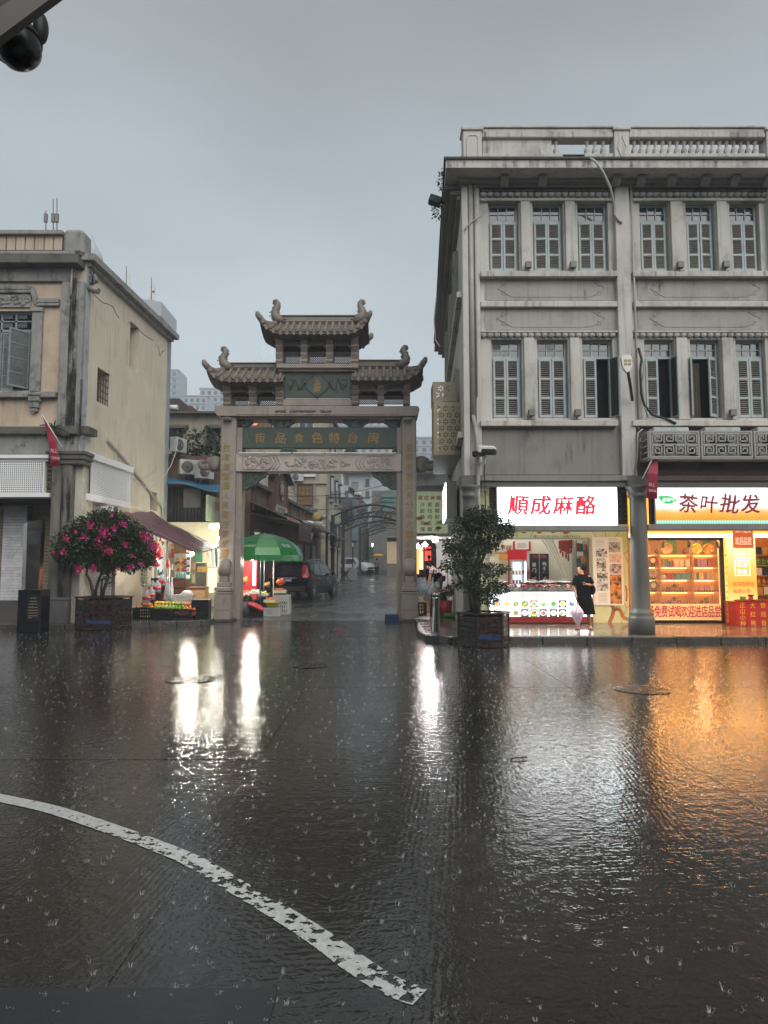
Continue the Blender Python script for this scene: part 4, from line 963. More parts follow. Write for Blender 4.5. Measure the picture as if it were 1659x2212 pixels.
for i,(x,c)in enumerate(((1397,'wood'),(1446,'beige'),(1510,'gold'),(1535,'gold'))):
 t_=thing('round_tray',f'round bamboo tray leaning on the top ledge, {["behind the column edge", "second along", "third along", "nearest the window frame"][i]}','tray',(P(x,1200,YH).x,YH+.15,qs[0]+.002),group='bamboo trays on the top ledge')
 mb=MB();mb.lathe([(.001,0),(.15,0),(.15,-.03),(.165,-.03),(.165,.02),(.001,.02)],(0,0,.165),24,(0,1,.25));mb.build('tray',BX[c],t_,True)
for i,(x,row)in enumerate(((1424,0),(1484,0),(1431,2),(1438,2))):
 t_=thing('tea_jar',['clay jar between bamboo trays on the top ledge','pointed clay jar on the top ledge before the third tray','white jar on the second shelf nearest the tea cakes','white jar on the second shelf beside red boxes'][i],'jar',(P(x,1250,YH).x,YH+.12,tz(row)),group='jars on the tea shelves')
 mb=MB();mb.lathe([(.05,0),(.075,.05),(.07,.1),(.04,.13)],n=14);mb.build('body',BX['clay' if i<2 else 'white'],t_,True);mb=MB();mb.lathe([(.045,.131),(.03,.16),(.008,.2 if i==1 else .17)],n=12);mb.build('lid',BX['clay' if i<2 else 'gold'],t_,True)
cup=MB();cup.lathe([(.018,0),(.03,.01),(.036,.035),(.03,.035),(.02,.012)],n=10);cup_me=cup.mesh('tea_cup',BX['clay']);cup_w=cup.mesh('tea_cup',BX['black'])
for row,xs in((3,[1432+6.4*i for i in range(9)]+[1502+6.4*i for i in range(7)]),(4,[1398,1404,1433,1440,1447,1477,1484,1491,1502,1512])):
 for i,x in enumerate(xs):put('tea_cup',cup_me if i%2 else cup_w,label='small dark tea cup in the row on the '+rw[row],cat='cup',group='tea cups on the '+rw[row],loc=(P(x,1250,YH).x,YH+.04 if row==3 else YH+.06,tz(row)))
def teapot(x,row,s,lab,dz=0):
 t_=thing('teapot',lab,'teapot',(P(x,1250,YH).x,YH+.17,tz(row)+dz),group='teapots on the tea shelves')
 mb=MB();mb.lathe([(.03*s,0),(.06*s,.02*s),(.065*s,.05*s),(.04*s,.085*s),(.03*s,.09*s)],n=14);mb.build('body',BX['clay'],t_,True)
 mb=MB();mb.tube([(.055*s,0,.04*s),(.09*s,0,.06*s),(.11*s,0,.085*s)],[.014*s,.01*s,.007*s],6);mb.build('spout',BX['clay'],t_,True)
 mb=MB();mb.tube([(-.055*s,0,.06*s),(-.1*s,0,.07*s),(-.1*s,0,.03*s),(-.06*s,0,.025*s)],.007*s,6);mb.build('handle',BX['clay'],t_,True)
 mb=MB();mb.lathe([(.035*s,.091*s),(.02*s,.105*s),(.01*s,.11*s),(.012*s,.125*s),(.002,.13*s)],n=10);mb.build('lid',BX['clay'],t_,True)
def rackk(x0,x1,row,h_,lab):
 a,b=P(x0,1250,YH).x,P(x1,1250,YH).x;t_=thing('tea_stand',lab,'stand',((a+b)/2,YH+.17,tz(row)),group='small wooden stands on the tea shelves')
 for s in(-1,1):
  for y in(-.09,.09):mb=MB();mb.box(s*(b-a)/2-.01,s*(b-a)/2+.01,y-.01,y+.01,0,h_-.012);mb.build('leg',BX['clay'],t_,True)
 mb=MB();mb.box(-(b-a)/2-.02,(b-a)/2+.02,-.11,.11,h_-.011,h_);mb.build('top',BX['clay'],t_,True)
rackk(1448,1476,3,.12,'small dark wooden stand on the third shelf');teapot(1462,3,1.1,'large dark teapot on the wooden stand of the third shelf',.121)
rackk(1450,1470,4,.09,'low dark stand in the middle of the bottom shelf');teapot(1460,4,1.0,'dark teapot on the low stand of the bottom shelf',.091);teapot(1415,4,1.0,'dark teapot on the bottom shelf below the tea cakes');teapot(1520,4,.9,'small teapot on the bottom shelf beside green leaves')
t_=thing('potted_leaves','bright green leafy sprig on the bottom tea shelf','plant',(P(1530,1250,YH).x,YH+.15,tz(4)));mb=MB()
for i in range(14):a=rp.uniform(0,pi);l_=rp.uniform(.1,.24);d=Vector((cos(a),rp.uniform(-.3,.1),.5*sin(a)+.2)).normalized();u,w_=orth(d);p=Vector((0,0,.06));mb.poly([p,p+d*l_*.5+u*.03,p+d*l_,p+d*l_*.5-u*.03])
mb.build('foliage',BX['green'],t_,True);mb=MB();mb.lathe([(.03,0),(.05,.06),(.045,.06)],n=10);mb.build('pot',BX['clay'],t_,True)
panel(R(1490,1166,1512,1196,22.1),22.15,mat('shelf_wall_white','#d6d0c0',.6),TS,'notice');lbl('酒',1497,1178,11,22.14,M_INK,TS)
for i,(xa_,xb_)in enumerate(((1443,1463),(1520,1536))):panel(R(xa_,1166,xb_,1196,22.1),22.16,BX['green'],TS,'green_poster')
for i,x in enumerate((1432,1488,1546)):
 p=P(x,1167,YS+.2);t_=thing('track_spotlight',f'black cylinder spotlight on the tea shop track, {["first", "second", "last"][i]} of three','spotlight',p,group='spotlights in the tea shop')
 mb=MB();mb.tube([(0,0,0),(.02*(i==2),0,-.05)],.012,6);mb.build('stem',M_INK,t_,True);mb=MB();mb.tube([(.02*(i==2),0,-.05),(.09*(i==2),.02,-.21)],.045,12);mb.build('barrel',M_INK,t_,True)
lamp('spot_light',(7.8,20.3,2.6),22,(1,.62,.28),.08);lamp('spot_light',(9.3,20.6,2.5),20,(1,.62,.28),.08)
# lit pillar sign, black-gold shelf, hanging banner, red table
def grad(name,z0,z1,stops,s=1.0):
 t=NT(name);e=t.n('ShaderNodeEmission');x=t.n('ShaderNodeSeparateXYZ');t.l(t.P(),x.inputs[0]);r=t.n('ShaderNodeValToRGB')
 r.color_ramp.elements[0].color=(*stops[0][1],1);r.color_ramp.elements[0].position=stops[0][0];r.color_ramp.elements[1].color=(*stops[-1][1],1);r.color_ramp.elements[1].position=stops[-1][0]
 for p_,c in stops[1:-1]:k_=r.color_ramp.elements.new(p_);k_.color=(*c,1)
 t.l(t.ramp(x.outputs['Z'],z0,z1),r.inputs[0]);t.l(r.outputs[0],e.inputs[0]);e.inputs[1].default_value=s;t.l(e.outputs[0],t.out.inputs[0]);return t.m
q=R(1574,1162,1635,1345,YS-.1)
T=thing('pillar_sign','glowing yellow-orange pillar sign listing teas inside the tea shop','sign',((q[0]+q[1])/2,YS,PZ));mb=MB();mb.box(q[0],q[1],YS-.1,YS+.5,PZ,q[3],.006);mb.build('lit_box',grad('pillar_sign_glow',PZ,q[3],[(0,(1,.8,.35)),(.45,(1,.33,.04)),(.7,(1,.5,.13)),(1,(1,.8,.42))],1.1),T)
M_NEON=glow('lit_pale_letter',(.55,.85,.8),1.2);M_LR2=glow('lit_red_letter_b',(.72,.06,.03),1.0)
for y0,y1,tx in((1179,1206,('茶礼',)),(1211,1243,('批发','零售'))):
 mb=MB();a,b_,c,d=R(1588,y0,1619.5,y1,YS-.11);mb.tube([(a,YS-.105,d),(b_,YS-.105,d),(b_,YS-.105,c),(a,YS-.105,c)],.012,5,True);mb.build('neon_frame',glow('neon_white',(.9,.95,.8),1.6),T)
 for i,s in enumerate(tx):lbl(s,1592,(1202 if len(tx)==1 else 1225+16*i),10.5,YS-.11,M_NEON,T,12,bold=2)
lbl('安溪铁观音',1582.5,1266.5,9,YS-.1,M_LR2,T,9.4,bold=1);lbl('福鼎白茶',1584,1281.5,8.5,YS-.1,M_LR2,T,9.6,bold=1)
q=R(1565,1162,1571,1318,YS-.02);panel(q,YS-.04,glow('lit_yellow_strip',(1,.6,.1),1.0),TS,'side_strip');lbl('茶厂直销价优质美',1565.6,1202,4.6,YS-.045,M_LR2,TS,13,vertical=True,bold=1)
q=R(1583,1136,1627,1184,YS-.6);T=thing('hanging_banner','red-orange hanging banner inviting tea tasting over the pillar sign','banner',((q[0]+q[1])/2,YS-.6,q[2]));panel(q,YS-.6,mat('banner_orange','#c4552e',.5,emit=('#c8602e',.35)),T,'cloth',.006)
lbl('茶叶批发',1588.5,1151,9,YS-.603,mat('banner_letter','#e6cdb2',.5,emit=('#e6cdb2',.4)),T,8.9,bold=2,sx=.85);lbl('欢迎品尝',1588.5,1177,16,YS-.603,MATS['banner_letter'],T,8.9,bold=2,sx=.5)
BS=thing('gift_rack','tall rack of black and gold tea gift boxes and bottles','shelf',(P(1650,1250,20.3).x+.3,20.5,PZ));x0=P(1636,1250,20.3).x
mb=MB();mb.box(x0,x0+1.6,20.72,20.75,PZ,3.0);mb.build('back_board',M_TWOOD,BS)
for i,y in enumerate((1198,1221,1243,1263,1284)):
 z=P(1650,y,20.3).z;mb=MB();mb.box(x0,x0+1.6,20.3,20.72,z-.03,z);mb.build('shelf_board',M_TWOOD,BS)
 for j in range(3):
  nm=['black','gold','white'][(i+j)%3]
  if i in(1,3)and j<3:mb=MB();mb.lathe([(.05,0),(.055,.12),(.02,.17),(.02,.22)],n=12);mb.build('gold_bottle',BX['gold' if i==3 else 'green'],label=f'{"gold" if i == 3 else "green"} bottle on the gift rack, {["first", "second", "third"][j]} from the pillar sign',cat='bottle',group='bottles on the gift rack',loc=(x0+.1+.14*j,20.4,z+.001))
  else:mb=MB();mb.box(0,.15,0,.15,0,.22,.006);mb.build('gift_box',BX[nm],label=f'{nm} gift box, {["first", "second", "third"][j]} from the pillar sign on the {["top", "", "third", "", "lowest"][i]} rack board',cat='box',group='boxes on the gift rack',loc=(x0+.03+.18*j,20.35,z+.001))
q=R(1590,1300,1700,1357,18.6);z1=q[3];xl=P(1590,1330,18.6).x
RT=thing('tea_table','red-skirted tea tasting table with gold characters','table',(xl+.6,18.9,PZ));xs_=P(1574,1330,19.0).x
M_TRED=mat('red_tablecloth','#9c1313',.45,var=.1);M_TGOLD=mat('gold_letter','#d0a92e',.4)
mb=MB();mb.prism([(xl,18.6,PZ+.005),(xl+1.5,18.6,PZ+.005),(xl+1.5,19.3,PZ+.005),(xs_,19.2,PZ+.005)],(0,0,z1-PZ-.03));mb.build('skirt',M_TRED,RT)
mb=MB();mb.prism([(xl-.02,18.58,z1-.024),(xl+1.5,18.58,z1-.024),(xl+1.5,19.32,z1-.024),(xs_-.02,19.22,z1-.024)],(0,0,.024));mb.build('top',M_TRED,RT)
for x,s,pt,y0 in((1598,'正山小种',13.0,1313),(1620.5,'大红袍',18.5,1314),(1643,'铁观音',18.5,1314)):lbl(s,x,y0,11,18.598,M_TGOLD,RT,pt,vertical=True,bold=2)
d=Vector((xl-xs_,18.6-19.2,0)).normalized();p=Vector((xs_,19.2,P(1578,1310,18.9).z))+d*.1;text('茶农世家',M_TGOLD,RT,p,d,Z_,.12,vertical=True,pitch=.15,bold=2)
for i,(x,y)in enumerate(((1596,18.75),(1612,18.78),(1632,18.75),(1650,18.8))):
 t_=thing('tea_tray',f'round shallow bamboo tray of loose tea, {["at the table corner", "second along the table", "third along the table", "at the picture edge of the table"][i]}','tray',(P(x,1300,y).x,y,z1+.001),group='trays of loose tea')
 mb=MB();mb.lathe([(.10,0),(.125,.045),(.13,.045),(.12,.03),(.001,.02)],n=18);mb.build('tray',BX['wood'],t_,True);mb=MB();mb.ell((0,0,.03),.11,.11,.03,12,6);mb.build('tea_leaves',BX['black'],t_,True)
t_=thing('red_jar','red lidded jar standing on the tea table','jar',(P(1622,1300,19).x,19.0,z1+.001));mb=MB();mb.lathe([(.05,0),(.06,.06),(.055,.14)],n=14);mb.build('body',M_TRED,t_,True);mb=MB();mb.lathe([(.08,.141),(.08,.17),(.05,.18)],n=14);mb.build('lid',BX['clay'],t_,True)
t_=thing('green_pot','bright green pot on the tea table by the pillar sign','pot',(P(1605,1300,19.05).x,19.05,z1+.001));mb=MB();mb.lathe([(.05,0),(.085,.12),(.075,.12),(.045,.01)],n=14);mb.build('pot',BX['green'],t_,True)
# ------------------------------------------------------------------ memorial gate
M_GST=mat('gate_granite','#998d83',.6,var=.10,scale=1.6,dirt='#463d36',dirt_amt=.35,streak=.55,bump=.25,bscale=120,grain=.5)
M_GPL=mat('gate_pale_stone','#b8aca3',.6,var=.10,scale=2,dirt='#5a4f46',dirt_amt=.4,grain=.4);M_GRF=mat('gate_roof_stone','#7d746a',.6,var=.15,scale=3,dirt='#332d27',dirt_amt=.45,streak=.3,bump=.3,bscale=60,grain=.3,rnd_amt=.08)
M_GGR=mat('gate_green_stone','#3d4a42',.45,var=.12,scale=4,dirt='#242b26',dirt_amt=.35,grain=.25,bump=.2,bscale=60)
M_GOLD=mat('gilded_letter','#94763a',.5,.2,var=.2,scale=20)
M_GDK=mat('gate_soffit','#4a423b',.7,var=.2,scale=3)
GT=thing('memorial_gate','grey-brown stone memorial gate with three tiled roofs over the street entrance','gate',(P(686,1300,23).x,23.2,0))
YG=22.8
def gbox(x0,y0,x1,y1,Ya,Yb,m,name,c=.02,par=None):
 q=R(x0,y0,x1,y1,Ya);mb=MB();mb.box(q[0],q[1],Ya,Yb,q[2],q[3],c);return mb.build(name,m,par or GT)
for side,(m0,m1,j0,j1)in(('l',(473,506.5,506.5,521)),('r',(869,900,857,869))):
 q=R(m0,898,m1,1336,YG);mb=MB();mb.box(q[0],q[1],YG,YG+.95,-.05,q[3],.035);mb.build('pillar',M_GST,GT)
 qj=R(j0,898,j1,1336,YG+.2);mb=MB();mb.box(qj[0]-(.02 if side=='l' else 0),qj[1]+(.02 if side=='r' else 0),YG+.2,YG+.8,-.05,qj[3],.03);mb.build('jamb',M_GST,GT)
 mb=MB();mb.box(q[0]-.12,q[1]+.12,YG-.75,YG+1.1,-.05,.06,.015);mb.build('pillar_base',M_KERB,GT)
CPL=[('台湾連閩海人民東西早至道',(473+506.5)/2),('恩宗來唐山天分南北繼來往',(869+900)/2)]
for(s,xc),y0,pt in((CPL[0],976,21.0),(CPL[1],976,21.0)):
 k=YG/F;p=P(xc-8,y0,YG);text(s,M_GOLD,GT,p,X_,Z_,16.5*k,vertical=True,pitch=pt*k,bold=3,shear=.15,jit=.12,brush=.05,sx=.92)
 # cap beam with rounded ends, lower lip
q=R(463,877,906,898,YG-.12);zc0,zc1=q[2],q[3]
mb=MB();r=.16
pts=[(q[0]+.12,zc0),(q[0]+.03,zc0+.09),(q[0],zc0+.2),(q[0]+.02,zc1-.03),(q[0]+.08,zc1),(q[1]-.08,zc1),(q[1]-.02,zc1-.03),(q[1],zc0+.2),(q[1]-.03,zc0+.09),(q[1]-.12,zc0)]
mb.prism([(x,YG-.12,z)for x,z in pts],(0,1.2,0));mb.build('cap_beam',M_GST,GT)
gbox(510,895.5,866,905,YG+.1,YG+.75,M_GST,'lintel');gbox(510,892,866,895,YG-.14,YG+.7,M_GST,'lintel_moulding',.005)
# rain stain patch on the beam
def stain():
 t=NT('wet_stain');b=t.bsdf(lin('#4a3a2c'),.35);t.l(t.ramp(t.noise(3.0,t.P((1,1,1.6)),4,.6),.44,.47),b.inputs['Alpha']);return t.m
q=R(594,886,716,897,YG-.13);mb=MB();mb.poly([(q[0],YG-.1235,q[2]),(q[1],YG-.1235,q[2]),(q[1],YG-.1235,q[3]),(q[0],YG-.1235,q[3])]);mb.build('rain_stain',stain(),GT)
# green name board
q=R(509,923,865,967.5,YG+.22);mb=MB();mb.box(q[0],q[1],YG+.22,YG+.5,q[2],q[3],.01);NB=mb.build('name_board',M_GGR,GT)
for i,ch in enumerate('街品食色特台闽'):
 x=(552,596,636,675,712,752,797)[i];k=(YG+.2)/F;text(ch,M_GOLD,NB,P(x,957,YG+.22),X_,Z_,21*k,bold=2,shear=.18,jit=.1,brush=.05)
text('閩台',M_GOLD,NB,P(532,940,YG+.22),X_,Z_,.06,vertical=True,pitch=.09);
mb=MB();a=P(534.5,953,YG+.22);mb.tube([(a.x-.04,YG+.21,a.z+.05),(a.x+.04,YG+.21,a.z+.05),(a.x+.04,YG+.21,a.z-.04),(a.x-.04,YG+.21,a.z-.04)],.008,4,True);mb.build('seal',M_GOLD,NB)
mb=MB()
for i in range(12):
 for y in(927,963):a=P(520+i*30,y,YG+.22);mb.lathe([(.012,0),(.012,.01)],(a.x,YG+.22,a.z),6,(0,-1,0))
mb.build('bolt',M_INK,NB,kind='stuff')
# carved beam and its relief
gbox(508,980.5,868,1018.5,YG+.12,YG+.7,M_GPL,'carved_beam')
rc=random.Random(11)
def spiral(mb,cx,cz,r,y,turns=1.6,s=1,a0=0,w=.018):
 mb.tube([(cx+s*r*(1-.85*i/12)*cos(a0+turns*2*pi*i/12),y,cz+r*(1-.85*i/12)*sin(a0+turns*2*pi*i/12))for i in range(13)],w,5)
yy=YG+.105;mb=MB()
q=R(527,983,847,1016,YG+.12);zc_=(q[2]+q[3])/2;xc_=(q[0]+q[1])/2
for i in range(46):
 u=rc.uniform(-1,1);w_=rc.uniform(-1,1)*(1-abs(u)**3)*.55-.1;spiral(mb,xc_+u*1.05,zc_+w_*.24,rc.uniform(.04,.09),yy,rc.uniform(.8,1.5),rc.choice((-1,1)),rc.uniform(0,6),.024)
for i in range(26):mb.ell((xc_+rc.uniform(-1,1),yy,zc_+rc.uniform(-.14,.08)),rc.uniform(.03,.06),.03,rc.uniform(.02,.05),8,5)
for s in(-1,1):
 for u,w_,r_ in((2.15,.12,.1),(2.15,-.12,.1),(1.85,.1,.09),(1.85,-.1,.09),(2.0,0,.08),(2.35,.0,.09),(1.7,.03,.06),(2.3,.17,.06),(2.3,-.17,.06)):spiral(mb,xc_+s*u,zc_+w_,r_,yy,1.5,s,rc.uniform(0,6),.028)
 for k in range(3):
  x0=xc_+s*(1.5-.12*k);mb.tube([(x0+s*.12*(abs(j)/4)**1.5,yy,zc_+j*.055)for j in range(-4,5)],.02,5)
 mb.tube([(xc_+s*1.62,yy,zc_+.22),(xc_+s*2.5,yy,zc_+.22),(xc_+s*2.5,yy,zc_-.22),(xc_+s*1.62,yy,zc_-.22)],.015,5)
mb.build('beam_carving',M_GPL,GT,kind='stuff')
# green brackets
def bracket(pts,Y,name,curls,d=.3):
 mb=MB();mb.prism([P(x,y,Y)for x,y in pts],(0,d,0));o=mb.build(name,M_GGR,GT);mb=MB();k=Y/F
 for(x,y,r,s)in curls:c=P(x,y,Y);spiral(mb,c.x,c.z,r*k,Y-.005,1.5,s,rc.uniform(0,6),.018)
 mb.build('carving',M_GGR,o,kind='stuff')
for xc,s in((510,1),(864,-1)):
 bracket([(xc,904.5),(xc+s*36,904.5),(xc+s*35,911),(xc+s*28,915),(xc+s*22,921),(xc+s*14,923),(xc,923)],YG+.2,'corner_bracket',[(xc+s*8,914,6,s),(xc+s*20,911,5,-s),(xc+s*30,908,3,s)])
 bracket([(xc,968),(xc+s*15,968),(xc+s*17,973),(xc+s*12,979.5),(xc,979.5)],YG+.22,'small_bracket',[(xc+s*7,974,4,s)])
 x2=521 if s>0 else 857
 bracket([(x2,1019),(x2+s*54,1019),(x2+s*52,1028),(x2+s*44,1032),(x2+s*36,1038),(x2+s*30,1047),(x2+s*20,1050),(x2+s*12,1057),(x2,1057)],YG+.25,'brace_bracket',[(x2+s*10,1043,9,s),(x2+s*14,1029,7,-s),(x2+s*28,1030,7,s),(x2+s*42,1024,4,-s),(x2+s*24,1042,4,s)])
for xa,xb in((576,638),(738,798)):
 xm=(xa+xb)/2;bracket([(xa,904.5),(xb,904.5),(xb-2,911),(xb-9,914),(xb-15,920),(xm+6,923),(xm-6,923),(xa+15,920),(xa+9,914),(xa+2,911)],YG+.2,'wing_bracket',[(xm-9,914,6,1),(xm+9,914,6,-1),(xm-20,909,4,-1),(xm+20,909,4,1)])
for xa,xb in((604,642),(744,771)):
 xm=(xa+xb)/2;bracket([(xa,979.5),(xa,974),(xa+6,968),(xb-6,968),(xb,974),(xb,979.5)],YG+.2,'small_bracket',[(xm-6,974,4,1),(xm+6,974,4,-1)])
 # unlit tube lights fixed to the gate
for i,(xa,xb,y)in enumerate(((516,570,978.5),(572,630,978.5),(632,700,978.5),(702,780,978.5),(782,856,978.5),(617,685,861),(687,757,861))):
 q=R(xa,y-1.4,xb,y+1.4,YG+.05);mb=MB();mb.box(q[0],q[1],YG+.02,YG+.08,q[2],q[3],.01);mb.build('tube_light',M_WHITE,label=f'unlit white tube light {"below the dragon plaque" if i > 4 else "above the carved beam"}, {["first from the fruit side", "second from the fruit side", "middle one", "fourth from the fruit side", "nearest the shops", "fruit side one", "shop side one"][i]}',cat='light',group='tube lights on the gate')
for i,x in enumerate((490.5,880.5)):
 p=P(x,904,YG-.15);t_=thing('gate_spotlight','small grey spotlight under the gate cap, '+('fruit stall side' if i==0 else 'shop side'),'spotlight',p,group='spotlights on the gate pillars')
 mb=MB();mb.box(-.14,.14,-.06,.1,-.06,.03,.01);mb.build('housing',M_GREYM,t_,True);mb=MB();mb.box(-.02,.02,0,.14,.03,.09);mb.build('bracket',mat('rusty_bracket','#8a5a34',.7),t_,True);mb=MB();mb.box(-.12,.12,-.062,-.06,-.045,.015);mb.build('lens',M_PANE,t_,True)
 # tiers: posts with stepped fronts, lattice, dark boxes painting the upper shade
def post(x0,x1,y0,y1):
 q=R(x0,y0,x1,y1,YG-.1);h=q[3]-q[2];z=q[2];y=YG-.1
 prof=[(y+.85,z),(y+.1,z),(y+.04,z+h*.1),(y+.1,z+h*.2),(y+.02,z+h*.36),(y+.1,z+h*.45),(y-.06,z+h*.62),(y+.02,z+h*.72),(y-.16,z+h*.93),(y-.16,z+h),(y+.85,z+h)]
 mb=MB();mb.prism([(q[0],a,b)for a,b in prof],(q[1]-q[0],0,0));mb.build('bracket_post',M_GST,GT)
M_LAT=mat('lattice_stone','#4b423b',.6)
def bay(x0,x1,y0,y1):
 q=R(x0,y0,x1,y1,YG+.15);h=q[3]-q[2];zl=q[2]+h*.40;Ya=YG+.15
 # shaped apron above the opening
 za=q[2]+h*.63;mb=MB();w=q[1]-q[0]
 pts=[(q[0],q[3]),(q[0],za-.06),(q[0]+.06,za-.06),(q[0]+.1,za),(q[1]-.1,za),(q[1]-.06,za-.06),(q[1],za-.06),(q[1],q[3])]
 mb.prism([(x,Ya-.12,z)for x,z in pts][::-1],(0,.2,0));mb.build('apron',M_GST,GT)
 mb=MB();mb.box(q[0],q[1],Ya+.1,Ya+.5,zl,q[3]);mb.build('bay_shade_panel',M_DARK,GT)  # solid dark box paints the shade inside the roof block
 mb=MB();mb.box(q[0],q[1],Ya,Ya+.05,zl-.02,zl+.02);mb.box(q[0],q[1],Ya,Ya+.05,q[2],q[2]+.02)
 hh=zl-q[2];s=.075;n=int((w+hh)/s)
 for i in range(n+1):
  c=q[0]-hh+i*s
  for sg in(1,-1):
   a=(c,q[2]);b=(c+hh,zl)
   xa,xb=max(a[0],q[0]),min(b[0],q[1])
   if xb-xa<.01:continue
   p1,p2=(xa,q[2]+xa-c),(xb,q[2]+xb-c)
   if sg<0:p1,p2=(q[0]+q[1]-p1[0],p1[1]),(q[0]+q[1]-p2[0],p2[1])
   mb.bar((p1[0],Ya+(.02 if sg>0 else .03),p1[1]),(p2[0],Ya+(.02 if sg>0 else .03),p2[1]),.024,.024,up=(0,1,0))
 mb.build('lattice',M_LAT,GT,kind='stuff')
def tier(posts,y0,y1):
 for a,b in posts:post(a,b,y0,y1)
 for(a,b),(c,d)in zip(posts,posts[1:]):bay(b,c,y0,y1)
tier([(481,497.5),(537,553),(594,611)],832,876);tier([(759.5,774),(815,829.5),(872,886)],830,873);tier([(595,610),(649,663.5),(704,719),(758,774)],727,784.5)
# centre block with dragon plaque
gbox(597,785,774,795,YG-.25,YG+.85,M_GST,'upper_beam');gbox(601,795.3,770,802,YG-.14,YG+.8,M_GST,'upper_beam_moulding')
gbox(611,802.3,760,862,YG+.06,YG+.7,M_GST,'centre_block');gbox(611,862.3,760,877,YG-.05,YG+.7,M_GST,'centre_sill')
q=R(614,804,757.5,859.5,YG);mb=MB();mb.box(q[0],q[1],YG,YG+.055,q[2],q[3],.01);DP=mb.build('dragon_plaque',M_GGR,GT)
mb=MB();xc_,zc_=(q[0]+q[1])/2,(q[2]+q[3])/2
for s in(-1,1):
 body=[(xc_+s*(.38+.62*i/14),zc_+.16*sin(i*.9+(1 if s>0 else .6))-.05*cos(i*.4))for i in range(15)]
 mb.tube([(x,YG-.01,z)for x,z in body],[.05-.0025*i for i in range(15)],6)
 for i in range(20):a,b_=rc.choice(body);spiral(mb,a+rc.uniform(-.08,.08),b_+rc.uniform(-.14,.14),rc.uniform(.03,.07),YG-.005,1.0,rc.choice((1,-1)),rc.uniform(0,6),.012)
mb.build('dragon_relief',M_GGR,DP,kind='stuff')
mb=MB();fr=[(xc_+.33*cos(a)*(1+.18*cos(2*a))*.95,zc_+.37*sin(a)*(1+.07*cos(4*a)))for a in[2*pi*i/32 for i in range(32)]]
mb.poly([(x,YG-.018,z)for x,z in fr][::-1]);mb.tube([(x,YG-.018,z)for x,z in fr],.022,6,True);mb.build('plaque_frame',M_GGR,DP)
mb=MB();mb.box(xc_-.15,xc_+.15,YG-.035,YG-.015,zc_-.3,zc_+.26);mb.build('plaque_tablet',M_GGR,DP)
text('玉屏',M_GOLD,DP,(xc_-.12,YG-.036,zc_+.0),X_,Z_,.23,vertical=True,pitch=.27,bold=2,shear=.1,brush=.04)
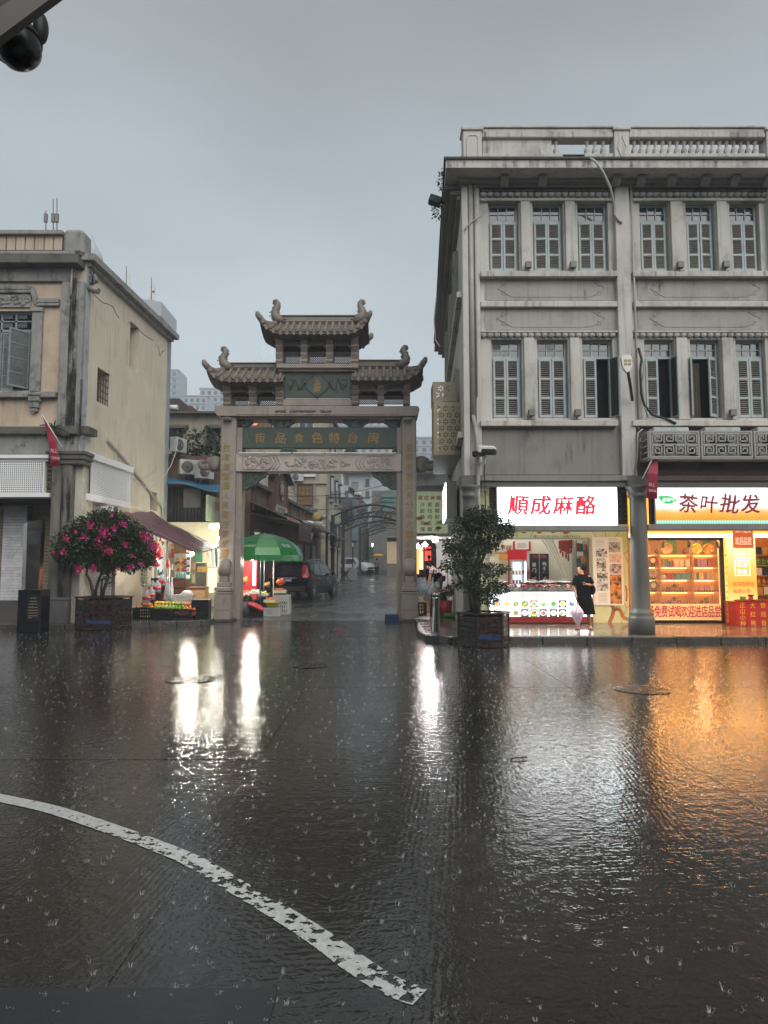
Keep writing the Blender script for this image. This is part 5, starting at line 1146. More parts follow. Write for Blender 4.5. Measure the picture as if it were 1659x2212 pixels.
# roofs
def roof(tipL,tipR,ye,yr,yrt,rl,rr,hipL,hipR,n_cov):
 Ye,Yr=YG-.5,YG+.45;ze=P(680,ye,Ye).z;zr=P(680,yr,Yr).z;zrt=P(680,yrt,Yr).z
 xl=P(tipL[0],tipL[1],Ye).x;xr=P(tipR[0],tipR[1],Ye).x;xrl,xrr=P(rl,yr,Yr).x,P(rr,yr,Yr).x
 upL=P(*tipL,Ye).z-ze if hipL else 0;upR=P(*tipR,Ye).z-ze if hipR else 0
 NX,NS=36,8;Lx=xr-xl
 runL=xrl-xl if hipL else 1e-6;runR=xr-xrr if hipR else 1e-6
 def pt(t,s,front=1,dz=0.0,cut=True):
  x=xl+Lx*t;sm=min(1.0,(t*Lx/runL)if hipL else 1.0,((1-t)*Lx/runR)if hipR else 1.0);s=s*sm if cut else s
  cl=max(0,1-t*Lx/.8)if hipL else 0;cr=max(0,1-(1-t)*Lx/.8)if hipR else 0
  z=ze+(zr-ze)*(s**1.25)+(1-s)**1.5*(upL*cl**2.4+upR*cr**2.4)
  y=Ye+(Yr-Ye)*s-.1*(1-s)*max(cl,cr)**2
  if front<0:y=2*Yr-y
  return Vector((x,y,z+dz))
 for fr in(1,-1):
  mb=MB()
  for dz in(0,):
   vs=[pt(i/NX,j/NS,fr)for j in range(NS+1)for i in range(NX+1)]
   fs=[(j*(NX+1)+i,j*(NX+1)+i+1,(j+1)*(NX+1)+i+1,(j+1)*(NX+1)+i)for j in range(NS)for i in range(NX)]
   mb.add(vs,fs)
   # eave edge thickness
  for i in range(NX):
   a,b=pt(i/NX,0,fr),pt((i+1)/NX,0,fr);d=Vector((0,0,-.09));mb.poly([a,b,b+d,a+d])
  mb.build('roof_slope',M_GRF,GT)
  # stepped pan tiles between the covers
  mb=MB()
  for j in range(1,9):
   s=j/9
   for i in range(NX):a,b=pt(i/NX,s,fr,.012),pt((i+1)/NX,s,fr,.012);a2,b2=pt(i/NX,s-.09,fr,.035),pt((i+1)/NX,s-.09,fr,.035);mb.poly([a2,b2,b,a]);mb.poly([a2,b2,b2-Vector((0,0,.03)),a2-Vector((0,0,.03))])
  mb.build('pan_tiles',M_GRF,GT,kind='stuff')
  for k in range(n_cov):
   t=(k+.5)/n_cov;path=[pt(t,s/6,fr,.05)for s in range(7)];mb=MB();mb.tube(path,.062,8);mb.build('cover_tile',M_GRF,GT)
   mb=MB();c=path[0]+Vector((0,-.02*fr,-.01));mb.lathe([(.075,-.02),(.08,.02),(.05,.03)],c,10,(0,-fr,-.1));mb.build('tile_end',M_GRF,GT)
   if k<n_cov-1:
    a=(pt((k+1)/n_cov,0,fr));mb=MB();mb.prism([a+Vector((-.07,-.03*fr,-.01)),a+Vector((.07,-.03*fr,-.01)),a+Vector((.045,-.03*fr,-.1)),a+Vector((0,-.03*fr,-.14)),a+Vector((-.045,-.03*fr,-.1))],(0,.02*fr,0));mb.build('drip_tile',M_GRF,GT)
    # soffit sweeping from the wall head out to the eaves
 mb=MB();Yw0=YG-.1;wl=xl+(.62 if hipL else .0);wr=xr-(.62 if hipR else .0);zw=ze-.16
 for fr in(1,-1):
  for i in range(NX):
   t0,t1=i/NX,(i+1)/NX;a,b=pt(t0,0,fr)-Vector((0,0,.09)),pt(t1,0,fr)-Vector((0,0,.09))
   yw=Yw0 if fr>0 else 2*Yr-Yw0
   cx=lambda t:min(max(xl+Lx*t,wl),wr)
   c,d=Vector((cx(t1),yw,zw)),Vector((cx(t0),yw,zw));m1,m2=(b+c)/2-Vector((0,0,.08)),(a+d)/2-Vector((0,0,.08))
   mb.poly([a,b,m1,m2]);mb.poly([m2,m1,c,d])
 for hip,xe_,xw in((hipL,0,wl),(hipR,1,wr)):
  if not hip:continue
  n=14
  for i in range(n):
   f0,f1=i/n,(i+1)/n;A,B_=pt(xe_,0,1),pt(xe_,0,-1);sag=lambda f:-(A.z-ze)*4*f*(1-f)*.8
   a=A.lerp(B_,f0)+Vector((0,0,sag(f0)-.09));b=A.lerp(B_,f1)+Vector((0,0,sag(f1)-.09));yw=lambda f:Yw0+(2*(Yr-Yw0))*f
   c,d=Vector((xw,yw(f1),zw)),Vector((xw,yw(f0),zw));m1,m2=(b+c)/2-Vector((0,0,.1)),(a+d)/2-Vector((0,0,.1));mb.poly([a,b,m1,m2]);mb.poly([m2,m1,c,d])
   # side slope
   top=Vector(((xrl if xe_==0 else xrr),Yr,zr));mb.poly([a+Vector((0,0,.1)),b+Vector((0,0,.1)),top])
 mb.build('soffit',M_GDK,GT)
 # hip ridges with upturned ends
 for hip,e,sgn in((hipL,0,-1),(hipR,1,1)):
  if not hip:continue
  for fr in(1,-1):
   path=[pt((runL if e==0 else runR)*s/Lx if e==0 else 1-runR*s/Lx,s,fr,.07,False)for s in(1,.8,.6,.4,.2,.08,0)];p=path[-1];path+=[p+Vector((sgn*.05,-.03*fr,.06)),p+Vector((sgn*.08,-.05*fr,.17))]
   mb=MB();mb.tube(path,[.08,.08,.08,.085,.09,.09,.09,.085,.05],8,flat=1.3);mb.build('hip_ridge',M_GRF,GT)
 mb=MB();mb.box(xrl-.02,xrr+.02,Yr-.11,Yr+.11,zr-.05,zrt-.05,.02);mb.box(xrl-.02,xrr+.02,Yr-.15,Yr+.15,zrt-.047,zrt,.02);mb.box(xrl,xrr,Yr-.15,Yr+.15,zr+.0,zr+.06,.02);mb.build('ridge',M_GRF,GT)
 return xrl,xrr,Yr,zr,zrt
def finial(x,Y,z,s,k=1.0):
 t_=MB();pth=[(.34,.02),(.22,.06),(.08,.12),(-.03,.26),(-.06,.42),(.0,.58),(.06,.72),(.06,.86),(.0,.95),(-.09,.94),(-.12,.84),(-.07,.78)]
 rad=[.12,.23,.29,.27,.23,.2,.175,.15,.125,.10,.07,.04]
 t_.tube([(x-s*a*k,Y,z+b*k)for a,b in pth],[r*k for r in rad],9,flat=.8)
 o=t_.build('dragon_fish_finial',M_GRF,GT);mb=MB()
 for i in range(22):
  j=rc.uniform(1.5,7);i0=int(j);a=[pth[i0][m]+(pth[i0+1][m]-pth[i0][m])*(j-i0)for m in(0,1)];r=rad[i0];an=rc.uniform(0,6.28)
  mb.ell((x-s*(a[0]+r*.9*cos(an))*k,Y-abs(r*.75*sin(an))*k,z+a[1]*k),.04*k,.03*k,.035*k,6,4)
 for b in(.2,.3,.42):mb.ell((x-s*(.26 if b<.3 else .1)*k,Y,z+b*k),.09*k,.05*k,.03*k,8,5)
 mb.ell((x-s*.4*k,Y,z+.14*k),.07*k,.05*k,.03*k,8,5);mb.ell((x+s*.02*k,Y,z+.99*k),.05*k,.03*k,.05*k,8,5)
 mb.build('scales',M_GRF,o,kind='stuff')
r1=roof((562,692),(796,690),715.5,698.5,683,604,775,True,True,16);finial(r1[0]-.1,r1[2]-.12,r1[3]+.0,-1,.78);finial(r1[1]+.1,r1[2]-.12,r1[3],1,.78)
r2=roof((447,796),(611,812),818,797.5,785,492,600,True,False,10);finial(r2[0]-.1,r2[2]-.12,r2[3],-1,.74)
r3=roof((759,810),(914,790),814.5,794.5,779,764,868,False,True,10);finial(r3[1]+.1,r3[2]-.12,r3[3],1,.74)
# elephant heads
for s,x0 in((-1,473),(1,900)):
 c=P(x0+s*13,1003,YG+.3);mb=MB();k=.0152
 mb.ell((c.x-s*.06,c.y,c.z+.0),.27,.2,.29,14,8);mb.ell((c.x+s*.1,c.y,c.z+.06),.17,.15,.18,12,7)
 mb.tube([(c.x+s*a,c.y,c.z+b)for a,b in((.1,-.02),(.2,-.1),(.3,-.12),(.4,-.07),(.43,.03),(.37,.1),(.3,.08),(.31,.02))],[.15,.13,.115,.1,.09,.085,.07,.04],9)
 mb.tube([(c.x+s*a,c.y-.08,c.z+b)for a,b in((.05,-.12),(.18,-.17),(.3,-.16))],[.035,.028,.012],6);o=mb.build('elephant_head',M_GRF,GT)
 mb=MB();mb.ell((c.x-s*.1,c.y-.19,c.z-.02),.13,.03,.2,10,6);mb.ell((c.x+s*.12,c.y-.14,c.z+.08),.03,.02,.02,8,5);mb.build('ear',M_GRF,o)
 # drum stones
for i,(xa,xb)in enumerate(((463.5,497),(873,898))):
 Yd=YG-.62;q=R(xa,1206,xb,1334,Yd);xc=(q[0]+q[1])/2;w=.27
 t_=thing('drum_stone','carved stone drum on a pedestal at the gate pillar, '+('fruit stall side' if i==0 else 'shop side'),'drum stone',(xc,Yd+.25,0.06),group='drum stones at the gate pillars')
 zz=lambda y:P(480,y,Yd).z
 mb=MB();mb.box(xc-w,xc+w,Yd,Yd+.55,.062,zz(1319),.015);mb.box(xc-w+.01,xc+w-.01,Yd+.01,Yd+.54,zz(1318.6),zz(1284),.015);mb.box(xc-w,xc+w,Yd,Yd+.55,zz(1283),zz(1279),.01);mb.box(xc-w,xc+w,Yd,Yd+.55,zz(1278),zz(1268),.025);mb.box(xc-w*.75,xc+w*.75,Yd+.06,Yd+.5,zz(1268),zz(1258),.02);mb.box(xc-w*.55,xc+w*.5,Yd+.1,Yd+.42,zz(1258),zz(1244),.02);mb.build('pedestal',M_GST,t_)
 cz=(zz(1248)+zz(1206))/2;rd=(zz(1206)-zz(1248))/2;mb=MB();mb.lathe([(.001,-.17),(rd*.8,-.17),(rd*.86,-.15),(rd,-.08),(rd*1.03,0),(rd,.08),(rd*.86,.15),(rd*.8,.17),(.001,.17)],(xc,Yd+.28,cz),32,(1,0,0));mb.build('drum',M_GST,t_)
 mb=MB()
 for r_ in(.72,.5,.3,.12):
  for s in(-1,1):mb.tube([(xc+s*.172,Yd+.28+rd*r_*cos(a),cz+rd*r_*sin(a))for a in[2*pi*j/20 for j in range(20)]],.014,5,True)
 mb.build('spiral_relief',M_GST,t_,kind='stuff')
 # ------------------------------------------------------------------ cream corner building beside the fruit stall
M_PEACH=mat('peach_plaster','#bfac96',.85,var=.10,scale=1.5,dirt='#7a5a40',dirt_amt=.3,streak=.6,bump=.3,bscale=60,grain=.3)
M_CREAM=mat('cream_plaster','#cfc4b0',.85,var=.08,scale=.8,dirt='#7a6a52',dirt_amt=.25,streak=.6,bump=.3,bscale=50,grain=.25)
M_LGREY=mat('weathered_grey_trim','#8d8b87',.8,var=.15,scale=2.5,dirt='#2b2a27',dirt_amt=.75,streak=.7,bump=.4,bscale=60,grain=.3)
M_BLACKST=mat('mould_black_stone','#5e5a52',.8,var=.3,scale=1.4,dirt='#141310',dirt_amt=.95,streak=.9,bump=.4,bscale=50)
M_PANEL=mat('white_aluminium_panel','#e2e2e1',.4,0,var=.03)
M_BLUEG=mat('bluegrey_pilaster','#8d979b',.8,var=.12,dirt='#55585a',dirt_amt=.4,streak=.5)
YL=20.3;X0=P(177,800,YL).x
LB=thing('corner_building','cream and peach two-storey corner building with stained grey trim','building',(X0-2,YL+2,0))
zl=lambda y,Y=YL:P(80,y,Y).z
LZ=.10
def lbox(x0,y0,x1,y1,Ya,Yb,m,name,c=.012,par=None):
 q=R(x0,y0,x1,y1,Ya);mb=MB();mb.box(q[0],q[1],Ya,Yb,q[2],q[3],c);return mb.build(name,m,par or LB)
qw=R(-66,672,66,844,YL)
wall(-17,X0,zl(981),zl(560),YL,[qw,(qw[0]-4.6,qw[1]-4.6,qw[2],qw[3])],.3).build('front_wall',M_PEACH,LB)
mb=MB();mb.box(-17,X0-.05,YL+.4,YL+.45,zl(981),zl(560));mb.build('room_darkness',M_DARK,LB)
# side wall with its two windows
Ls=7.05;sp0,sd=(X0,YL),SD
def sm_(t,out,z):return Vector((X0,YL,0))+SD*t+Vector((out,0,z))
def side_poly(mbin):
 mb=MB();mb.v=[tuple(sm_(v[0],-v[1],v[2]))for v in mbin.v];mb.f=mbin.f;mb.mi=mbin.mi;return mb
def WR(x0,y0,x1,y1):
 a=WP(x0,(y0+y1)/2,sp0,sd);b=WP(x1,(y0+y1)/2,sp0,sd);c=WP((x0+x1)/2,y0,sp0,sd)[1];d=WP((x0+x1)/2,y1,sp0,sd)[1];return a[0],b[0],d,c
w1=WR(280,700,299.5,800);w2=WR(209.6,800,237,874);w3=WR(324,1063,340,1103);zroof=zl(562)
side_poly(wall(0,Ls,0,zroof,0,[w1,w2,w3],.35)).build('side_wall',M_CREAM,LB)
for i,w in enumerate((w1,w2,w3)):
 mb=MB();mb.box(w[0],w[1],.34,.36,w[2],w[3]);g=side_poly(mb).build('window',M_PANE if i<2 else M_DARK,LB)
 mb=MB()
 if i==1:
  for k in range(6):x=w[0]+(w[1]-w[0])*k/5;mb.box(x-.012,x+.012,.04,.06,w[2],w[3])
  for k in range(6):z=w[2]+(w[3]-w[2])*k/5;mb.box(w[0],w[1],.061,.075,z-.012,z+.012)
  side_poly(mb).build('window_bars',mat('rusty_iron','#4b3527',.7),g);mb=MB();mb.box(w[0]+.1,w[0]+.35,.30,.32,w[2]+.6,w[3]-.3);side_poly(mb).build('lit_curtain',mat('pale_curtain','#b9b08c',.8,emit=('#d8cfa0',.35)),g)
 elif i==0:
  mb.box(w[0]+.25,w[0]+.31,.2,.28,w[2],w[3]);mb.box(w[0],w[0]+.06,.2,.28,w[2],w[3]);side_poly(mb).build('window_frame',M_LGREY,g)
mb=MB();mb.fbox(sm_(Ls/2,.12,zroof+.05),SD,X_,Ls/2+.15,.2,.1);mb.fbox(sm_(Ls/2,.06,zroof-.12),SD,X_,Ls/2,.1,.06);mb.build('gutter_cap',M_LGREY,LB)
mb=MB();mb.fbox(sm_(Ls-.12,.02,zroof/2+.8),SD,X_,.13,.04,zroof/2-.9);mb.build('end_pilaster',M_BLUEG,LB)
mb=MB();mb.fbox(sm_(.14,.015,(zroof+4.2)/2),SD,X_,.15,.03,(zroof-4.3)/2);mb.build('corner_strip',mat('pale_trim','#a3a5a8',.8,dirt='#33312d',dirt_amt=.6,streak=.7),LB)
e=sm_(Ls,0,0);mb=MB();mb.poly([(e.x,e.y,0),(-17,e.y,0),(-17,e.y,zroof),(e.x,e.y,zroof)]);mb.build('back_wall',M_CREAM,LB)
mb=MB();mb.poly([(X0,YL,zroof),(-17,YL,zroof),(-17,e.y,zroof),(e.x,e.y,zroof)]);mb.build('roof_slab',M_BLACKST,LB)
def crack(pts):
 mb=MB();Q=[]
 for x,y in pts:t,z=WP(x,y,sp0,sd);Q.append(sm_(t,.004,z))
 mb.tube(Q,.011,4);mb.build('crack',mat('crack_dark','#4a4034',.9),LB)
crack([(183,622),(200,633),(212,645),(222,654),(234,657),(245,664),(250,678),(258,688)]);crack([(278,696),(300,712),(312,724),(330,735)]);crack([(338,745),(342,750),(345,770),(350,760),(356,756)]);crack([(172,790),(180,793),(187,798)])
# front trim
lbox(-300,567.5,161,607,YL-.12,YL,M_LGREY,'frieze');lbox(-300,549,168,567,YL-.5,YL+.3,M_BLACKST,'cornice');lbox(-300,541,160,548.5,YL-.35,YL+.3,M_LGREY,'cornice_top')
lbox(134.5,493,180,548,YL-.3,YL+.35,M_LGREY,'parapet_pier',.1);lbox(-300,496,134,505,YL-.25,YL+.2,M_LGREY,'parapet_coping');lbox(-300,505.5,134,541,YL-.08,YL+.2,M_LGREY,'parapet_wall')
for i in range(-8,7):q=R(-7+i*20.4-0.6+2,507,-7+(i+1)*20.4,540,YL-.12);mb=MB();mb.box(q[0],q[1]-.02,YL-.12,YL-.085,q[2],q[3],.006);mb.build('parapet_board',M_PEACH,LB)
lbox(127.5,607.5,176.5,935,YL-.14,YL+.05,M_LGREY,'pilaster')
def mould(name,sc,lo):
 t=NT(name);b=t.bsdf(lin('#1b1915'),.9);v=t.noise(1.0,t.P((7,7,.5)),6,.7);u=t.noise(2.5,t.P((1,1,.5)),6,.7);t.l(t.ramp(t.math('ADD',t.math('MULTIPLY',v,.6),t.math('MULTIPLY',u,.4)),lo,lo+.13,0,sc),b.inputs['Alpha']);return t.m
for(xa,xb,ya,yb,lo)in((146,166,600,960,.43),(136,150,600,960,.53),(166,177,820,960,.47)):
 q=R(xa,ya,xb,yb,YL-.142);mb=MB();mb.poly([(q[0],YL-.1425,q[2]),(q[1],YL-.1425,q[2]),(q[1],YL-.1425,q[3]),(q[0],YL-.1425,q[3])]);mb.build('mould_stain',mould('black_mould_%d'%xa,1,lo),LB)
q=R(116,1010,150,1290,YL-.26);mb=MB();mb.poly([(q[0]+.15,YL-.2525,q[2]),(q[1]-.01,YL-.2525,q[2]),(q[1]-.01,YL-.2525,q[3]),(q[0]+.15,YL-.2525,q[3])]);mb.build('mould_stain',mould('black_mould_col',1,.46),LB)
mb=MB();mb.tube([P(156,575,YL-.2),P(154,610,YL-.2),P(153,640,YL-.2)],.03,6);mb.build('roof_drain',M_PIPE,LB)
lbox(-300,845.5,119,857.5,YL-.2,YL,M_LGREY,'sill_band');lbox(-300,649,127,656,YL-.14,YL,M_LGREY,'string_course')if False else None
for s in(-1,1):
 lbox(min(s*66,s*88),668,max(s*66,s*88),845,YL-.12,YL,M_LGREY,'window_pilaster');lbox(min(s*64,s*91),663,max(s*64,s*91),672,YL-.17,YL,M_LGREY,'window_capital')
 for k,(wd,y0,y1)in enumerate(((28,847,853),(24,853,866),(19,866,880),(15,880,888))):lbox(s*72-wd/2,y0,s*72+wd/2,y1,YL-.26+.04*k,YL,M_LGREY,'sill_bracket')
 c=P(s*72,884,YL-.1);mb=MB();mb.prism([(c.x-.1,YL-.12,c.z),(c.x+.1,YL-.12,c.z),(c.x,YL-.12,c.z-.14)],(0,.12,0));mb.build('sill_pendant',M_LGREY,LB)
 mb=MB();pts=[P(s*a,b,YL-.08)for a,b in((0,622),(69,622),(80,650),(128,650))]
 for off,r in((0,.055),(.11,.04)):
  for p,q in zip(pts,pts[1:]):mb.bar(p+Vector((0,0,-off)),q+Vector((0,0,-off)),r*2,r*2,up=(0,1,0))
 mb.build('pediment_moulding',M_LGREY,LB)
lbox(-66,636,66,664,YL-.06,YL,M_LGREY,'pediment_panel')
mb=MB();rc=random.Random(4)
for i in range(30):c=P(rc.uniform(-62,60),rc.uniform(640,658),YL-.07);spiral(mb,c.x,c.z,rc.uniform(.05,.11),YL-.07,1.2,rc.choice((1,-1)),rc.uniform(0,6),.022)
for i in range(18):c=P(rc.uniform(-62,60),rc.uniform(641,657),YL-.07);mb.ell(c,.07,.03,.045,7,5)
mb.build('floral_relief',M_LGREY,LB,kind='stuff')
# window with open casement
W1=MB();
for a,b,c,d in((qw[0],qw[0]+.06,qw[2],qw[3]),(qw[1]-.06,qw[1],qw[2],qw[3]),(qw[0]+.06,qw[1]-.06,qw[3]-.06,qw[3]),(qw[0]+.06,qw[1]-.06,qw[2],qw[2]+.06),(qw[0]+.06,qw[1]-.06,zl(715),zl(709)),(P(30,700,YL).x-.03,P(30,700,YL).x+.03,zl(709),qw[3]-.06),(-.03+P(-1,700,YL).x,.03+P(-1,700,YL).x,qw[2],qw[3]),(qw[0]+.06,qw[1]-.06,zl(693),zl(690))):W1.box(a,b,YL+.12,YL+.2,c,d,.004)
M_OLDGRN=mat('pale_blue_old_paint','#7c8a8a',.6,var=.2,scale=6,dirt='#3c3f3c',dirt_amt=.5);W1=W1.build('window',M_OLDGRN,LB);M_DULLG=mat('dusty_glass','#5c6260',.25,var=.25,scale=2)
def casement(hx,w,ang,Y,z0,z1):
 rot=(0,0,ang);mb=MB();h=z1-z0
 for a,b,c,d in((0,.05,0,h),(w-.05,w,0,h),(.05,w-.05,0,.05),(.05,w-.05,h-.05,h)):mb.box(a,b,-.02,.02,c,d)
 for k in(1,2,3):mb.box(.05,w-.05,-.015,.015,h*k/4-.015,h*k/4+.015)
 mb.build('casement',M_OLDGRN,W1,loc=(hx,Y,z0),rot=rot)
 for k in range(4):mb=MB();mb.box(.05,w-.05,-.003,.003,h*k/4+.03,h*(k+1)/4-.02);mb.build('pane',M_DULLG,W1,loc=(hx,Y,z0),rot=rot)
zz0,zz1=qw[2]+.06,zl(716);casement(qw[1]-.07,.62,pi+.95,YL+.08,zz0,zz1);casement(P(-1,700,YL).x+.05,.36,.0,YL+.15,zz0,zz1);casement(qw[0]+.07,.6,0.0,YL+.15,zz0,zz1)
for x in(15,46):
 for y0,y1 in((675,689),(694,708)):q=R(x-13,y0,x+13,y1,YL+.16);panel(q,YL+.16,M_PANE,W1,'pane',.006)
 # lower storey
lbox(-300,921,166,937,YL-.3,YL+.3,M_BLACKST,'ledge');lbox(-300,937.5,166,981,YL-.12,YL+.3,M_LGREY,'beam')
mb=MB();mb.fbox(sm_(.25,.12,(zl(921)+zl(937))/2),SD,X_,.3,.15,(zl(921)-zl(937))/2);mb.build('ledge_return',M_BLACKST,LB)
lbox(-300,981.5,104,994.5,YL-.34,YL+.1,M_PANEL,'signboard_top')if False else None
q=R(106,1006,150,1300,YL-.25);mb=MB();mb.box(q[0],q[1],YL-.25,YL+.25,LZ,zl(1004),.03);mb.build('corner_column',mat('stained_column','#6e6a62',.8,var=.2,scale=1.2,dirt='#161412',dirt_amt=.9,streak=.95,bump=.3,bscale=50),LB);cx0,cx1=q[0],q[1]
for k,(o,y0,y1)in enumerate(((.14,978,986),(.1,986,996),(.05,996,1006))):z0_,z1_=zl(y1),zl(y0);mb=MB();mb.box(cx0-o,cx1+o+.3,YL-.25-o,YL+.28,z0_+.002,z1_,.02);mb.build('column_capital',M_BLACKST,LB)
mb=MB();mb.box(cx0-.1,cx1+.02,YL-.34,YL+.3,LZ,zl(1298),.02);mb.box(cx0-.03,cx1+.03,YL-.28,YL+.28,zl(1297.8),zl(1291),.02);mb.build('column_plinth',mat('grey_plinth','#5f5f5c',.5,dirt='#2b2b29',dirt_amt=.5),LB)
mb=MB();mb.box(cx1+.002,cx1+.24,YL-.02,YL+.4,LZ,zl(1006),.01);mb.build('column_return',mat('pale_trim2','#b9b3a4',.7,dirt='#4a4438',dirt_amt=.5,streak=.6),LB)
# arcade recess: back wall, tiled piers, roller shutters
YA=22.0;zs1=zl(1092,YA)
mb=MB();mb.poly([(-17,YL+.3,zl(1075)),(X0-.2,YL+.3,zl(1075)),(X0-.2,YA+.6,zl(1075)),(-17,YA+.6,zl(1075))]);mb.build('arcade_ceiling',mat('brown_soffit','#4b3527',.7),LB)
mb=MB();mb.box(-17,X0-.3,YA+.12,YA+.2,0,zl(1075));mb.build('arcade_back_wall',mat('brown_backing','#3a2b22',.8),LB)
M_RSH=mat('shutter_taupe','#9f8a70',.5,.2,var=.08,dirt='#3c332b',dirt_amt=.3,rnd_amt=.05);M_TILE=mat('white_glazed_tile','#d0ced0',.25,var=.06,rnd_amt=.10,dirt='#6d675f',dirt_amt=.3)
def shutter(x0,x1,lab):
 t_=thing('roller_shutter',lab,'shutter',(P((x0+x1)/2,1200,YA).x,YA,LZ),group='closed roller shutters of the corner building');q=R(x0,1092,x1,1300,YA);n=27;z0=P(50,1284,YA).z;hh=(q[3]-z0)/n
 mb=MB();mb.prism([(0,-.03,0),(0,-.03,hh*.75),(0,.01,hh),(0,.03,hh),(0,.03,0)],(q[1]-q[0],0,0));me=mb.mesh('slat',M_RSH)
 for k in range(n):put('slat',me,t_,loc=(q[0],YA+.05,z0+k*hh))
 mb=MB();mb.box(q[0],q[1],YA-.02,YA+.1,LZ,z0-.01);mb.build('threshold',mat('black_threshold','#15161a',.4),t_)
shutter(62,112,'taupe roller shutter behind the steel street sign');shutter(-70,4,'taupe roller shutter at the far edge beyond the tiled pier');shutter(166,203,'taupe roller shutter behind the flowering bush')
def tpier(x0,x1,Y,y0,y1,name_lab,seed,dep=.35):
 r_=random.Random(seed);q=R(x0,y0,x1,y1,Y);t_=thing('tiled_pier',name_lab,'pier',((q[0]+q[1])/2,Y+.1,LZ),group='white tiled piers of the corner building')
 mb=MB();mb.box(q[0]+.006,q[1]-.006,Y+.008,Y+dep,LZ,q[3]);mb.build('core',mat('dark_grout','#4f4b47',.8),t_);h=.093;z=q[2];w=q[1]-q[0]
 while z<q[3]-.05:
  cut=r_.choice((.0,.18,.35,.5,.62,.8))*w;xs=[q[0]]+([q[0]+cut]if cut else[])+[q[1]]
  for a,b in zip(xs,xs[1:]):mb=MB();mb.box(a+.003,b-.003,Y,Y+.02,z+.003,min(z+h,q[3])-.003);mb.build('tile',M_TILE,t_)
  z+=h
tpier(4,55,YA-.35,1092,1297,'white tiled pier behind the steel street sign',1);tpier(203,242,YA-.5,1093,1300,'white tiled pier behind the flowering bush',2)
mb=MB();q=R(-80,1298,245,1312,YA-.3);mb.box(q[0],q[1],YA-.25,YA+.1,LZ-.02,q[3],.01);mb.build('black_base',mat('black_base_tile','#17181a',.3),LB)
# perforated sign panels
def perf(w,h,nx,nz,fill=.3):
 mb=MB();dx,dz=w/nx,h/nz;r=min(dx,dz)*fill
 for i in range(nx):
  for j in range(nz):
   cx,cz=(i+.5)*dx,(j+.5)*dz;o=[(cx+dx/2*a,cz+dz/2*b)for a,b in((1,0),(1,1),(0,1),(-1,1),(-1,0),(-1,-1),(0,-1),(1,-1))]
   c=[(cx+r*cos(k*pi/4),cz+r*sin(k*pi/4))for k in range(8)];vs=[(a,0,b)for a,b in o+c];mb.add(vs,[(k,(k+1)%8,8+(k+1)%8,8+k)for k in range(8)])
 return mb
q=R(-140,997,91,1064,YL-.3)
T=thing('perforated_signboard','white perforated metal signboard over the shutters, facing the square','signboard',((q[0]+q[1])/2,YL-.2,q[2]))
perf(q[1]-q[0],q[3]-q[2],52,15).build('perforated_face',M_PANEL,T,loc=(q[0],YL-.3,q[2]))
mb=MB();mb.box(q[0],q[1],YL-.2,YL-.15,q[2],q[3]);mb.build('dark_backing',M_INK,T);lz=lambda a,b,c,d,n:lbox(a,b,c,d,YL-.34,YL+.05,M_PANEL,n,.008,T)
def tbx(x0,y0,x1,y1,Ya,Yb,n):qq=R(x0,y0,x1,y1,Ya);mb=MB();mb.box(qq[0],qq[1],Ya,Yb,qq[2],qq[3],.008);mb.build(n,M_PANEL,T)
tbx(-140,982,104,990,YL-.38,YL,'top_moulding');tbx(-140,990.3,104,996.5,YL-.3,YL,'top_band');tbx(-140,1064.5,105,1074,YL-.33,YL,'bottom_band');tbx(91.5,997,95.5,1064,YL-.31,YL,'end_stile')
T2=thing('scroll_panel','gilt iron scroll panel between the perforated sign and the stained column','panel',P(105,1064,YL-.2));q=R(96,997,115,1064,YL-.2);panel(q,YL-.15,M_INK,T2,'backing');mb=MB()
for k in range(7):
 for s in(-1,1):spiral(mb,(q[0]+q[1])/2+s*.06,q[2]+.06+k*.128,.055,YL-.18,1.4,s,0 if k%2 else pi,.009)
mb.build('scroll',mat('gilt_iron','#9a8657',.4,.6),T2,kind='stuff')
# side signboard on the street face
a=WP(184,994,sp0,sd);b_=WP(266,1020,sp0,sd);zt_,zb_=a[1],WP(176,1066,sp0,sd)[1]
T=thing('perforated_signboard','white perforated metal signboard on the side wall above the bush','signboard',sm_((a[0]+b_[0])/2,.1,zb_));Wd=b_[0]-.3
pf=perf(Wd,zt_-zb_,44,21);pf.v=[tuple(sm_(.3+v[0],.22,zb_+v[2]))for v in pf.v];pf.build('perforated_face',M_PANEL,T)
def sbx(t0,t1,o0,o1,z0,z1,m,n):mb=MB();mb.fbox(sm_((t0+t1)/2,(o0+o1)/2,(z0+z1)/2),SD,X_,(t1-t0)/2,(o1-o0)/2,(z1-z0)/2,.008);mb.build(n,m,T)
sbx(.3,.3+Wd,.1,.14,zb_,zt_,M_INK,'dark_backing');sbx(.2,.45+Wd,0,.3,zt_+.002,zt_+.2,M_PANEL,'top_moulding');sbx(.2,.4+Wd,0,.24,zb_-.2,zb_-.002,M_PANEL,'bottom_band');sbx(.3+Wd+.002,.38+Wd,0,.23,zb_,zt_,M_PANEL,'end_stile')
